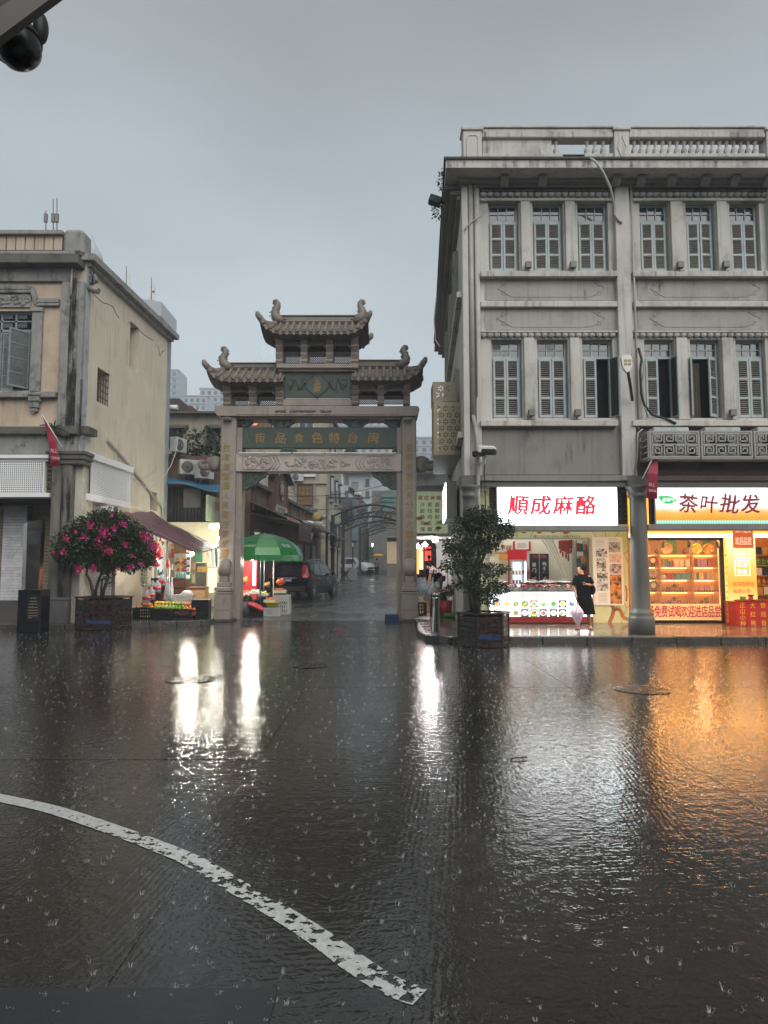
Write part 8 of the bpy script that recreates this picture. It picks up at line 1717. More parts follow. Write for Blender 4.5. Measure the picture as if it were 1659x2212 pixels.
M_BRUSH=mat('mirror_steel_sheet','#a9a39b',.16,1.0,var=.1,scale=1.2);a,b=P(55,1270,Ys+.12),P(83,1270,Ys+.12);zt0,zt1=P(58,1126,Ys).z,P(85,1121,Ys).z
mb=MB();mb.prism([(a.x,Ys+.12,q[3]+.01),(b.x,Ys+.12,q[3]+.01),(b.x+.02,Ys+.12,zt1),(a.x-.02,Ys+.12,zt0)],(0,.2,0));mb.build('steel_slab',M_BRUSH,T);mb=MB();mb.prism([(a.x-.13,Ys+.17,q[3]+.01),(a.x-.003,Ys+.119,q[3]+.01),(a.x-.023,Ys+.119,zt0-.02),(a.x-.15,Ys+.17,zt0-.06)],(0,.15,0));mb.build('steel_return',M_BRUSH,T)
mb=MB();z=P(60,1249,Ys).z;mb.box(a.x-.13,b.x+.01,Ys+.1,Ys+.118,z,z+.012);mb.build('seam_band',M_BRUSH,T);lbl('古城东路',60,1146,5.6,Ys+.11,M_INK,T,6.2,bold=1)
# overhead dome camera close to the viewer
T=thing('dome_camera','dark dome security camera under a grey arm overhead','camera',P(60,60,2.2));mb=MB();mb.prism([P(x,y,2.15)for x,y in((-90,168),(160,-18),(84,-18),(-90,96))],(0,-.03,0));mb.build('arm',mat('camera_arm_grey','#6a6560',.5,.2),T);mb=MB();mb.prism([P(x,y,2.16)for x,y in((-90,95),(83,-18),(-90,-18))],(0,-.03,0));mb.build('arm_shade_face',mat('camera_arm_shade','#4a423c',.5,.2),T)  # second, darker flat face paints the shade on the arm's underside
c=P(36,94,2.3);mb=MB();ax=Vector((-.45,.1,.9)).normalized();mb.lathe([(.008,-.092),(.04,-.082),(.066,-.055),(.078,-.01),(.078,.03),(.07,.1),(.05,.16)],c,28,ax);mb.build('dome',mat('dome_smoked','#0d0e10',.3,spec=.3),T);mb=MB();mb.lathe([(.08,.012),(.084,.0),(.084,-.012),(.079,-.014)],c,28,ax);mb.build('dome_ring',M_INK,T);mb=MB();c2=P(88,62,2.36);mb.ell(c2,.026,.03,.06,14,9);mb.build('housing',mat('camera_housing','#1d1d1e',.5,spec=.3),T)
# boxes, lattice, cameras on the arcade building
M_GOLDL=mat('champagne_metal','#9a8d74',.4,.3,var=.08);M_FRET=mat('fretwork_grey','#9a978f',.6,var=.1,dirt='#57544d',dirt_amt=.3)
def lattice_panel(w,h,pitch):
 cu=bpy.data.curves.new('lattice','CURVE');cu.dimensions='2D';cu.fill_mode='BOTH';cu.extrude=.006
 def spl(pts):s=cu.splines.new('POLY');s.points.add(len(pts)-1);s.use_cyclic_u=True;[setattr(s.points[i],'co',(x,y,0,1))for i,(x,y)in enumerate(pts)]
 spl([(0,0),(w,0),(w,h),(0,h)]);r=pitch/2;rows=int((h-.06)/(pitch*.87));m=.04
 for j in range(rows):
  for i in range(int((w-.05)/pitch)+1):
   cx=pitch*(i+.5+(.5 if j%2 else 0))+.01;cy=(h-rows*pitch*.87)/2+pitch*.435+j*pitch*.87
   for k in range(6):
    a=pi/6+k*pi/3;f=lambda d,s:(cx+d*cos(a)-s*sin(a),cy+d*sin(a)+s*cos(a));pts=[f(r*.2,0),f(r*.55,r*.2),f(r*.86,0),f(r*.55,-r*.2)]
    if all(m<x<w-m and m<y<h-m for x,y in pts):spl(pts)
 ob=bpy.data.objects.new('lattice',cu);me=bpy.data.meshes.new_from_object(ob);bpy.data.objects.remove(ob);bpy.data.curves.remove(cu);return me
T=thing('lattice_box','champagne metal lattice screen box hiding units on the arcade building side','screen',P(970,982,18.0))
for(x0,y0,x1,y1,Y)in((937,868,1006,982,17.9),(935,825,987,867,18.2)):
 q=R(x0,y0,x1,y1,Y);me=lattice_panel(q[1]-q[0],q[3]-q[2],.2);me.materials.append(M_GOLDL);put('lattice_face',me,T,loc=(q[0],Y,q[2]),rot=(pi/2,0,0))
 mb=MB();mb.box(q[0],q[0]+.02,Y+.02,Y+.75,q[2],q[3]);mb.box(q[0],q[1],Y+.02,Y+.75,q[2]-.02,q[2]);mb.build('side_plate',M_GOLDL,T)
q=R(936,983,996,1016,18.0);mb=MB();mb.prism([(q[0],17.95,q[3]),(q[1],17.95,q[3]),(q[1]-.15,18.7,q[2]),(q[0]+.05,18.7,q[2])],(0,.02,0));mb.build('mesh_soffit',mat('wire_mesh_soffit','#aaa9a4',.5,var=.4,scale=25),T);mb=MB();mb.box(P(950,900,18.3).x,P(1002,900,18.3).x,18.3,18.6,P(960,980,18.3).z,P(960,885,18.3).z);mb.build('lattice_shade_panel',mat('lattice_shade','#24211e',.7),T)  # dark panel paints the shade seen through the lattice holes
def spiral_bars(mb,cx,cz,s,Y,fl=1):
 pts=[(-1,-1),(-1,1),(1,1),(1,-.6),(-.45,-.6),(-.45,.45),(.45,.45),(.45,-.05)]
 for(a,b),(c_,d)in zip(pts,pts[1:]):mb.bar((cx+fl*a*s,Y,cz+b*s),(cx+fl*c_*s,Y,cz+d*s),.03,.045,up=(0,1,0))
for i,(x0,x1)in enumerate(((1402.5,1511),(1514,1625),(1628,1740))):
 q=R(x0,931,x1,989,15.95);T=thing('fretwork_box',f'grey fretwork air conditioner screen box, {["nearest the white sign", "middle one above the tea sign", "cut off at the picture edge"][i]}','screen',((q[0]+q[1])/2,16.2,q[2]),group='fretwork boxes on the arcade facade');mb=MB()
 for a,b,c_,d in((q[0],q[1],q[3]-.04,q[3]),(q[0],q[1],q[2],q[2]+.04),(q[0],q[0]+.04,q[2]+.04,q[3]-.04),(q[1]-.04,q[1],q[2]+.04,q[3]-.04)):mb.box(a,b,15.93,15.97,c_,d)
 mb.build('frame',M_FRET,T);mb=MB();s=(q[3]-q[2]-.1)/4.6
 for r_ in range(2):
  for c_ in range(4):
   if c_ in(1,2)and r_==1 and False:continue
   spiral_bars(mb,q[0]+.06+s+(q[1]-q[0]-.12-2*s)*c_/3,q[2]+.06+s+r_*(q[3]-q[2]-.12-2*s),s*.92,15.95,1 if c_<2 else-1)
 mb.bar((q[0],15.955,(q[2]+q[3])/2),(q[1],15.955,(q[2]+q[3])/2),.03,.035,up=(0,1,0));mb.build('fretwork',M_FRET,T)
 mb=MB();mb.box(q[0]-.02,q[0],15.98,16.56,q[2],q[3])if i else None;mb.box(q[0],q[1],15.94,16.5,q[2]-.03,q[2]-.005)
 mb.build('base_tray',M_FRET,T)
 if i==0:
  mb=MB()
  for a,b in((15.95,16.0),(16.45,16.5)):mb.box(q[0]-.03,q[0]-.001,a,b,q[2],q[3])
  mb.box(q[0]-.03,q[0]-.001,16.0,16.45,q[2],q[2]+.04);mb.box(q[0]-.03,q[0]-.001,16.0,16.45,q[3]-.04,q[3])
  for z in(.15,.3,.45):mb.box(q[0]-.03,q[0]-.001,16.0,16.45,q[2]+z-.015,q[2]+z+.015)
  mb.build('side_fretwork',M_FRET,T)
 t2=thing('outdoor_unit',f'white air conditioner outdoor unit inside the {["first", "second", "third"][i]} fretwork box','air conditioner',((q[0]+q[1])/2,16.25,q[2]+.01),group='outdoor units in the fretwork boxes');mb=MB();mb.box(-.42,.42,-.16,.16,.0,.74,.02);mb.build('casing',MATS['ac_casing'],t2,True);mb=MB();mb.lathe([(.001,0),(.2,0),(.22,.01),(.001,.01)],(-.1,-.165,.36),18,(0,-1,0));mb.build('fan_grille',MATS['ac_grille'],t2,True)
c=P(1046,980,16.2);T=thing('bullet_cameras','pair of white and black bullet cameras on the corner downpipe','camera',(c.x,16.3,c.z-.2));mb=MB();mb.fbox(P(1052,972,16.0),(1,-.5,-.12),(.5,1,0),.2,.1,.09,.03);mb.build('camera_body',M_WHITE,T);mb=MB();mb.fbox(P(1056,976,15.95),(1,-.5,-.12),(.5,1,0),.17,.09,.07,.03);mb.build('camera_lens',M_INK,T);mb=MB();mb.fbox(P(1034,980,16.15),(-1,-.7,-.15),(.7,-1,0),.16,.08,.07,.03);mb.build('camera_body',M_INK,T);mb=MB();mb.tube([P(1047,983,16.1),P(1046,1000,16.2),P(1034,1003,16.36)],.03,8);mb.build('bracket',M_WHITE,T)
c=P(1354,785,15.7);T=thing('street_light_head','white flat street light head on a dark arm by the middle pilaster','street light',(c.x,16.0,c.z));mb=MB();q=R(1342,766,1368,804,15.7);mb.prism([(q[0]+.04,15.7,q[2]+.12),(q[0]+.12,15.7,q[2]),(q[1]-.1,15.7,q[2]+.02),(q[1]-.02,15.7,q[2]+.14),(q[1]-.03,15.7,q[3]-.05),(q[1]-.08,15.7,q[3]),(q[0]+.05,15.7,q[3]-.01),(q[0],15.7,q[3]-.06)],(0,.1,0));mb.build('head',M_WHITE,T);mb=MB()
for i in range(2):
 for j in range(2):mb.box(q[0]+.07+.09*i,q[0]+.14+.09*i,15.69,15.699,q[2]+.17+.08*j,q[2]+.22+.08*j)
mb.build('lens',mat('lamp_amber','#a08a5a',.4),T);mb=MB();mb.tube([P(1356,800,15.75),P(1361,830,16.0),P(1366,865,16.35)],.035,8);mb.build('arm',M_BROWNW,T)
c=P(940,434,17.0);T=thing('floodlight','black floodlight jutting from the arcade building eave','floodlight',c);mb=MB();mb.fbox(c,(1,0,-.35),(0,1,0),.16,.12,.1,.02);mb.build('housing',M_INK,T);mb=MB();mb.tube([c,c+Vector((.25,.1,.0))],.03,6);mb.build('bracket',M_INK,T)
for i,(x,y)in enumerate(((955,390),(945,455))):c=P(x,y,17.2);T=thing('wall_weed','scraggly weed growing from the eave, '+('above the floodlight' if i==0 else 'below the floodlight'),'weed',c,group='weeds on the eave');mb=MB();leaves(mb,c,.12,.12,.25,90,.07,rb,0,3,0);mb.build('foliage',M_LEAF,T)
c=P(116,927,YL-.4);T=thing('wall_fern','fern sprouting from the ledge beside the crimson flag','fern',c);mb=MB()
for i in range(16):
 a=rb.uniform(.1,pi-.1);L_=rb.uniform(.25,.5);pts=[c+Vector((cos(a)*L_*f,-.1*f,sin(a)*L_*f-.25*f*f))for f in(0,.33,.66,1)]
 for p,q_ in zip(pts,pts[1:]):d=(q_-p).normalized();n=Vector((-d.z,0,d.x))*.03;mb.poly([p-n,q_-n*.6,q_+n*.6,p+n])
mb.build('fronds',M_LEAF[1],T)
# ------------------------------------------------------------------ green umbrella fruit stand inside the gate
ZU=road_z(25.2)
c=P(572,1152,25.6);T=thing('market_umbrella','large green market umbrella with white lettering over the fruit stand','umbrella',(c.x,25.6,ZU));n=10;Rr=1.42;ztop=c.z;zed=P(600,1199,24.5).z;mb=MB();M_UG=[mat('umbrella_green','#0f7a3c',.35,var=.08,scale=2),mat('umbrella_green_pale','#5f9f62',.35,var=.08,scale=2)]
prof=[(0.02,0),(.25,.06),(.5,.2),(.75,.42),(.92,.68),(1.0,1.0)]
def up(k,j):f=prof[j];a=2*pi*k/n+.25;sc=1 if True else 1;return Vector((c.x+Rr*f[0]*cos(a),25.6+Rr*f[0]*sin(a),ztop-(ztop-zed)*f[1]))
for k in range(n):
 mb.k=1 if k in(2,7)else 0
 for j in range(5):mb.add([up(k,j),up(k+1,j),up(k+1,j+1),up(k,j+1)],[(0,1,2,3)],False)
can=mb.build('canopy',M_UG,T);mb=MB();mb.k=0
for k in range(n):a,b=up(k,5),up(k+1,5);m_=(a+b)/2;mb.add([a,m_+(a-b)*0,b,b-Vector((0,0,.17)),m_-Vector((0,0,.21)),a-Vector((0,0,.17))],[(0,1,4,5),(1,2,3,4)])
mb.build('valance',M_UG[0],T);mb=MB()
for k in range(n):a,b=up(k,4),up(k+1,4);mb.poly([a-Vector((0,0,.3)),b-Vector((0,0,.3)),b-Vector((0,0,.42)),a-Vector((0,0,.42))])
mb.build('red_lining',mat('red_lining','#8f2a25',.5),T)
for k in range(n):mb=MB();mb.tube([up(k,j)-Vector((0,0,.015))for j in range(6)],.008,4);mb.build('rib',M_WHITE,T)
mb=MB();mb.tube([(c.x,25.6,ZU),(c.x,25.6,ztop+.05)],.022,8);mb.build('pole',M_GREYM,T)
def on_can(x,y,s,size,pitch):
 p=P(x,y,24.55);text(s,M_WHITE,can,p,X_+Vector((0,-.05,0)),Vector((0,.55,.83)),size,pitch=pitch,bold=2,off=.05,shear=.12 if s[0]=='C' else 0)
def can_text(s,k,size,pitch,shear,fr=.56):
 A,B2=up(k,4),up(k+1,4);Cc,Dd=up(k,3),up(k+1,3)
 if A.x>B2.x:A,B2,Cc,Dd=B2,A,Dd,Cc
 u=(B2-A).normalized();v=((Cc+Dd)/2-(A+B2)/2).normalized();W_=pitch*len(s)if pitch else size*.55*len(s);o=(A+B2)/2+v*.02-u*(W_/2);text(s,M_WHITE,T,o,u,v,size,pitch=pitch,bold=2,off=.012,shear=shear)
front=sorted(range(n),key=lambda k:((up(k,5)+up(k+1,5))/2-Vector((0,0,0))).y)[:3];front.sort(key=lambda k:(up(k,5)+up(k+1,5)).x)
can_text('Cestbon',front[0]if(up(front[0],5)+up(front[0]+1,5)).x>2*(c.x-1.0)else front[1],.17,None,.25);can_text('怡宝',front[-1],.17,.19,0)
for i,(x,Y,m,lab)in enumerate(((591,24.6,M_WHITE,'thin white pole at the front corner of the fruit stand'),(563,24.4,mat('pole_blue','#5a7488',.5),'thin bluish pole beside the hanging bulb'))):mb=MB();q=P(x,1240,Y);mb.tube([(q.x,Y,road_z(Y)),(q.x,Y,P(x,1195,Y).z)],.02,8);mb.build('stall_pole',m,label=lab,cat='pole',group='poles of the fruit stand')
bulb(545,1207,24.8,95,'bare glowing bulb under the green umbrella')
q=R(540,1213,552,1265,25.8);T=thing('lit_fridge','glowing white fridge door behind the fruit stand','fridge',((q[0]+q[1])/2,26.1,road_z(26)));mb=MB();mb.box(q[0]-.25,q[1]+.05,25.85,26.4,road_z(26),q[3]+.05,.02);mb.build('cabinet',M_REDC,T);mb=MB();mb.box(q[0]+.1,q[1],25.82,25.845,q[2],q[3]);mb.build('lit_door',glow('fridge_lit',(1,.97,.9),2.2),T)
q=R(516,1215,539,1268,26.2);mb=MB();mb.box(q[0],q[1],26.2,26.3,road_z(26),q[3]);mb.build('drinks_poster',mat('orange_red_poster','#b5562c',.5,var=.5,scale=5,emit=('#c8703a',.25)),label='orange and red lit drinks poster beside the gate jamb',cat='poster')
CG2='crates of the umbrella fruit stand'
def zr(Y):return road_z(Y)
for i,(x,y,Y,w,d,h,m,lab,z)in enumerate(((589,1322,23.95,.5,.36,.29,M_CRTW,'white slatted crate under the yellow bowl',0),(557,1320,24.1,.55,.4,.33,M_CRT,'black crate beside the red tray on the ground',0),(610,1300,24.6,.5,.5,.5,M_CRTW,'white crate at the corner of the fruit stand',0),(568,1290,25.1,.7,.5,.45,M_CRT,'black crate holding up the fruit boards',0),(610,1275,24.6,.48,.46,.16,M_CRTW,'upper white crate stacked on the corner crate',.51),(540,1290,25.1,.5,.5,.45,M_CRT,'black crate at the back of the fruit stand',0))):crate(P(x,y,Y).x,Y,zr(Y)+z,w,d,h,m,lab,grp=CG2)
p=P(588,1308,23.95);T=thing('yellow_bowl','bright yellow plastic bowl on a white crate','bowl',(p.x,23.95,zr(23.95)+.295));mb=MB();mb.lathe([(.11,0),(.19,.05),(.235,.17),(.25,.175),(.22,.16),(.17,.05),(.001,.03)],n=22);mb.build('bowl',mat('yellow_plastic','#c4bc2e',.35),T,True)
p=P(554,1302,23.8);T=thing('red_tray','tilted red plastic tray leaning on the crates','tray',(p.x,23.8,zr(23.8)+.35));mb=MB();mb.fbox((0,0,0),(1,0,-.42),(0,1,.2),.3,.2,.035,.02);mb.build('tray',M_REDC,T,True)
p=P(530,1320,24.0);T=thing('grey_basket','grey mesh bin of green leaves beside the gate jamb','bin',(p.x,24.0,zr(24)));mb=MB();mb.lathe([(.2,0),(.24,.5),(.25,.5),(.2,.02)],n=16);mb.build('bin',mat('grey_bin','#5b5e60',.4),T,True);mb=MB();leaves(mb,(0,0,.52),.2,.2,.12,160,.12,rb,0,3,0);mb.build('greens',M_LEAF,T,True)
p=P(622,1296,24.7);T=thing('hanging_plastic','crumpled clear plastic sheet hanging off the corner crate','plastic sheet',(p.x,24.5,zr(24.5)+.5));mb=MB();mb.lathe([(.02,.2),(.09,.1),(.06,-.1),(.1,-.35),(.02,-.4)],n=7,sm=False);mb.build('sheet',M_BAG,T,True)
def board(x0,x1,y,Y,lab,zoff,m):
 a,b=P(x0,y,Y).x,P(x1,y,Y).x;T=thing('fruit_tray',lab,'tray',((a+b)/2,Y,zr(Y)+zoff),group='fruit trays of the umbrella stand');w=b-a;mb=MB();mb.box(-w/2,w/2,-.2,.2,0,.02)
 for s in(-1,1):mb.box(s*w/2-.01,s*w/2+.01,-.2,.2,.02,.1);mb.box(-w/2+.01,w/2-.01,s*.2-.01,s*.2+.01,.02,.1)
 mb.build('tray',m,T,True);return(a+b)/2,w,zr(Y)+zoff
M_FOAM=mat('white_foam','#c9c7c1',.6)
for i,(x0,x1,y,Y,z,kind,lab,n_)in enumerate(((519,541,1270,25.0,.62,'orange','white foam tray heaped with oranges by the gate jamb',26),(541,562,1268,25.1,.66,'white_radish','white foam tray of pale roots mid stand',14),(560,580,1272,24.9,.6,'yellow_pear','white foam tray of yellow pears behind the bluish pole',16),(572,596,1288,24.4,.42,'orange','white foam tray of small oranges above the yellow bowl',22),(594,618,1262,24.7,.72,'orange','white foam tray with orange netted fruit at the stand corner',24),(520,546,1290,24.6,.45,'red_fruit','white foam tray of red fruit at the stand front',18))):
 xc,w,z0=board(x0,x1,y,Y,lab,z,M_FOAM)
 for k in range(n_):u,v=rnd.uniform(-.42,.42),rnd.uniform(-.36,.36);fruit(kind,xc+u*w,Y+v*.4,z0+.065+.06*(abs(u)+abs(v)<.5)*rnd.uniform(.4,1.4),{'orange':'orange','white_radish':'pale root','yellow_pear':'yellow pear','red_fruit':'red fruit'}[kind]+' in the '+lab,'fruit in the '+lab,.9)
for i,(x,y,Y,r_)in enumerate(((606,1258,24.75,.16),(526,1255,25.2,.17),(577,1262,25.3,.12))):p=P(x,y+6,Y);T=thing('net_bag',['orange net bag bulging at the stand corner','orange net bag piled by the gate jamb','brown net bag in the middle of the stand'][i],'bag',p,group='net bags on the fruit stand');mb=MB();mb.ell((0,0,r_*.7),r_,r_*.8,r_*.75,12,7);mb.ell((r_*.5,0,r_*1.3),r_*.4,r_*.3,r_*.3,8,5);mb.build('bag',mat('net_orange','#c2591d',.5,var=.3,scale=20)if i<2 else M_CARD,T,True)
p=P(607,1300,24.2);mb=MB()
T=crate(P(846,1318,22.4).x,22.3,.0,.34,.3,.22,mat('blue_crate','#1f4468',.4),'blue plastic crate on the ground inside the shop-side pillar',rz=.1)
# ------------------------------------------------------------------ cars
def car(name,lab,loc,rz,L,Wd,Hh,paint,plate=None,rear_lights=True):
 """side profile lofted over the width; origin under the middle, +y is forward"""
 T=thing(name,lab,'car',loc,rz);hw=Wd/2;hl=L/2;gl=mat('car_glass','#0b0d0f',.08,spec=.4);blk=mat('car_black_trim','#121212',.5)
 st=[(-hl,.45,.72,.93),(-hl+.06,.32,.90,.97),(-hl+.35,.28,Hh*.92,1.0),(-hl+.8,.26,Hh*.985,1.0),(-.35,.25,Hh,1.0),(.35,.25,Hh*.985,1.0),(.75,.25,Hh*.93,1.0),(1.35,.26,Hh*.70,1.0),(1.75,.28,Hh*.655,.99),(hl-.3,.3,Hh*.58,.95),(hl-.05,.36,Hh*.48,.86),(hl,.45,Hh*.42,.82)]
 st=[(y,z0,min(z1,z1),k)for y,z0,z1,k in st];belt=Hh*.6
 def sec(y,z0,z1,k):
  w=hw*k;zb=min(belt,z1-.02);rw=w*(.78 if z1>belt+.2 else .92);m_=z0+(zb-z0)*.5
  return[(-w*.9,z0),(-w,z0+.12),(-w*1.0,m_),(-w*.97,zb),(-rw,z1-(.06 if z1>belt+.2 else .02)),(-rw*.8,z1),(0,z1+.01),(rw*.8,z1),(rw,z1-(.06 if z1>belt+.2 else .02)),(w*.97,zb),(w,m_),(w,z0+.12),(w*.9,z0)]
 mb=MB();S=[[Vector((x,y,z))for x,z in sec(y,z0,z1,k)]for y,z0,z1,k in st];m_=len(S[0]);mb.add([p for s in S for p in s],[(i*m_+j,i*m_+j+1,(i+1)*m_+j+1,(i+1)*m_+j)for i in range(len(S)-1)for j in range(m_-1)]+[tuple(range(m_)),tuple(range((len(S)-1)*m_,len(S)*m_))[::-1]],True);mb.build('body',paint,T,True)
 def sidepoly(pts,nm,m,out=.012):
  for s in(-1,1):
   mb=MB();mb.poly([Vector((s*((hw*.97)+((hw*.78)-hw*.97)*max(0,(z-belt)/(Hh-.06-belt))+out),y,z))for y,z in(pts if s>0 else pts[::-1])]);mb.build(nm,m,T,True)
 zb,zt_=belt+.03,Hh-.13
 sidepoly([(-hl+.95,zb+.06),(-.42,zb),(-.42,zt_),(-hl+1.25,zt_-.05)],'side_window',gl);sidepoly([(-.36,zb),(.95,zb),(.55,zt_-.02),(-.36,zt_)],'side_window',gl);sidepoly([(-hl+.5,zb+.14),(-hl+.88,zb+.07),(-hl+1.16,zt_-.05),(-hl+.75,zt_-.16)],'side_window',gl)
 mb=MB();y0,y1=-hl+.055,-hl+.34;z0,z1=Hh*.60,Hh*.885;mb.poly([(-hw*.7,y0-.015,z0),(hw*.7,y0-.015,z0),(hw*.66,y1-.02,z1),(-hw*.66,y1-.02,z1)]);mb.build('rear_window',gl,T,True)
 mb=MB();mb.poly([(-hw*.72,1.33,Hh*.715),(hw*.72,1.33,Hh*.715),(hw*.66,.8,Hh*.925),(-hw*.66,.8,Hh*.925)]);mb.build('windscreen',gl,T,True)
 tl_=mat('tail_red','#8c1216',.2,emit=('#8c1216',.15))
 for s in(-1,1):
  mb=MB();mb.prism([(s*hw*.985,-hl+.1,Hh*.56),(s*hw*.76,-hl+.02,Hh*.56),(s*hw*.72,-hl+.2,Hh*.88),(s*hw*.82,-hl+.42,Hh*.88),(s*hw*.99,-hl+.35,Hh*.6)],(0,-.03,0));mb.build('tail_light',tl_,T,True);mb=MB();mb.box(s*hw*.8-.1,s*hw*.8+.1,-hl-.02,-hl+.03,.5,.54);mb.build('reflector',tl_,T,True)
  mb=MB();mb.box(s*hw*.75-.16,s*hw*.75+.16,hl-.14,hl-.04,Hh*.4,Hh*.5,.03);mb.build('headlight',mat('headlight','#c9cccc',.1),T,True);mb=MB();mb.ell((s*(hw+.1),.75,belt+.1),.12,.06,.08,10,6);mb.build('mirror',paint,T,True)
  mb=MB();mb.tube([(s*hw*.7,-hl+.75,Hh+.0),(s*hw*.7,-.8,Hh+.06),(s*hw*.7,.2,Hh+.055),(s*hw*.7,.6,Hh-.02)],.018,6);mb.build('roof_rail',mat('rail_silver','#9a9c9c',.3,.8),T,True)
  for y in(-.75,.35):mb=MB();mb.box(s*hw-.01,s*hw+.02,y-.1,y+.1,belt-.12,belt-.09,.005);mb.build('door_handle',MATS['rail_silver'],T,True)
  for y in(-hl+.92,hl-.95):
   mb=MB();mb.lathe([(.2,-.1),(.3,-.11),(.345,-.08),(.35,0),(.345,.08),(.3,.11),(.2,.1)],(s*(hw-.1),y,.35),26,(1,0,0));w=mb.build('wheel',blk,T,True);mb=MB();mb.lathe([(.001,.105),(.05,.105),(.06,.09)],(s*(hw-.1),y,.35),12,(s,0,0));
   for k in range(5):
    a=2*pi*k/5;d=Vector((0,cos(a),sin(a)))
    for e in(-.035,.035):e_=Vector((0,-sin(a),cos(a)))*e;mb.bar(Vector((s*(hw-.1+.1),y,.35))+d*.05+e_*.5,Vector((s*(hw-.1+.085),y,.35))+d*.22+e_*1.3,.028,.03,up=(1,0,0))
   mb.lathe([(.21,.08),(.235,.095),(.245,.08)],(s*(hw-.1),y,.35),26,(s,0,0));mb.build('rim',MATS['rail_silver'],w,True)
   mb=MB();mb.lathe([(.36,0),(.41,.015),(.42,.0)],(s*(hw-.005),y,.36),20,(s,0,0),0,True,2*pi);mb.build('wheel_arch',blk,T,True)
 mb=MB();mb.box(-hw*.88,hw*.88,-hl-.04,-hl+.1,.36,.6,.04);mb.build('rear_bumper',blk if plate else paint,T,True);mb=MB();mb.box(-hw*.5,hw*.5,-hl-.012,-hl+.02,Hh*.55,Hh*.565);mb.build('chrome_strip',MATS['rail_silver'],T,True)
 if plate:mb=MB();mb.box(-.23,.23,-hl-.03,-hl-.0,.77,.91,.005);pl=mb.build('number_plate',mat('plate_blue','#23459a',.35),T,True);text(plate,M_WHITE,pl,(-.2,-hl-.032,.795),X_,Z_,.09,pitch=.055,bold=1,off=.003,local=True)
 return T
M_BLKP=mat('car_paint_black','#040405',.28,var=.1,spec=.12,coat=0);M_WHTP=mat('car_paint_white','#b5b8b8',.2,var=.04,coat=.6)
p=RZ(650,1291,26,40);Yc=31.6;car('parked_suv','black sport utility car parked by the fruit stand',(P(661,1250,Yc).x,Yc,road_z(Yc)),-.26,4.5,1.82,1.68,M_BLKP,'闽D·A3957')
Yc=68;car('parked_suv','white sport utility car parked beyond the arches',(P(765,1230,Yc).x,Yc,road_z(Yc)),-2.2,4.4,1.8,1.64,M_WHTP)
T=thing('cargo_tricycle','yellow cargo tricycle with open sides next to the yellow umbrella','tricycle',(P(806,1240,75).x,75,road_z(75)));yw=mat('tricycle_yellow','#b8861c',.4)
mb=MB();mb.box(-.6,.6,-.9,.9,.45,.75,.05);mb.build('bed',yw,T,True);mb=MB();mb.box(-.62,.62,-.9,.9,1.55,1.62,.03);mb.build('roof',yw,T,True)
for s in(-1,1):
 for y in(-.85,.85):mb=MB();mb.bar((s*.57,y,.75),(s*.57,y,1.55),.04);mb.build('post',yw,T,True)
 mb=MB();mb.lathe([(.2,-.05),(.27,-.05),(.27,.05),(.2,.05)],(s*.55,.5,.27),16,(1,0,0));mb.build('wheel',M_INK,T,True)
mb=MB();mb.box(-.45,.45,-.93,-.905,.85,1.35);mb.build('rear_panel',mat('tricycle_panel','#8fae9a',.5),T,True)
T=thing('scooter','dark scooter parked by the far doorway','scooter',(P(845,1215,78).x,78,road_z(78)));mb=MB()
mb.tube([(0,-.5,.6),(0,-.1,.45),(0,.3,.4),(0,.55,.9)],[.16,.14,.12,.06],8);mb.build('body',M_INK,T,True)
for y in(-.5,.6):mb=MB();mb.lathe([(.16,-.05),(.25,-.04),(.25,.04),(.16,.05)],(0,y,.25),16,(1,0,0));mb.build('wheel',M_INK,T,True)
mb=MB();mb.tube([(-.3,.55,1.0),(0,.58,.95),(.3,.55,1.0)],.02,6);mb.build('handlebar',M_GREYM,T,True);mb=MB();mb.ell((0,-.3,.75),.14,.35,.08,10,6);mb.build('seat',M_INK,T,True)
T=thing('folding_stand','black folding cross-legged stand beside the lamp post','stand',(P(747,1250,50).x,50,road_z(50)));mb=MB()
for y in(-.25,.25):mb.bar((-.4,y,0),(.35,y,1.0),.035);mb.bar((.4,y,0),(-.35,y,1.0),.035)
mb.build('legs',M_INK,T,True);mb=MB();mb.box(-.45,.45,-.3,.3,1.0,1.03);mb.build('top',M_INK,T,True)
T=thing('litter_bin','grey street bin with blue side by the white car','bin',(P(752,1245,53).x+.3,53,road_z(53)));mb=MB();mb.box(-.35,.35,-.25,.25,0,.95,.03);mb.build('body',M_GREYM,T,True);mb=MB();mb.box(.36,.4,-.2,.2,.1,.8);mb.build('blue_side',mat('bin_blue','#3f6f94',.5),T,True)
# ------------------------------------------------------------------ menu alley beside the gate
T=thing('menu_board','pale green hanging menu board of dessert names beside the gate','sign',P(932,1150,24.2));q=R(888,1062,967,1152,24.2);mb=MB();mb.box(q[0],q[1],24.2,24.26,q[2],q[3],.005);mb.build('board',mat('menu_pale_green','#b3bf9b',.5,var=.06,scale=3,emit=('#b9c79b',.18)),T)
lbl('順成麻酪',903.5,1080,9,24.2,M_REDP,T,13.4,bold=3,shear=.1,brush=.03)
for i,s in enumerate(('沙茶面','面线糊','烧肉粽','花生汤','海蛎煎')):lbl(s,908,1095+13.2*i,9.2,24.2,M_INK,T,16,bold=1,shear=.1,brush=.03)
mb=MB()
for x,y,r_ in((906,1120,.12),(921,1131,.1),(955,1128,.12),(948,1140,.1)):mb.disc((P(x,y,24.19).x,24.196,P(x,y,24.19).z),(0,-1,0),r_,12,r_*.6)
mb.build('printed_leaf',mat('print_ochre','#b8863e',.5),T,kind='stuff')
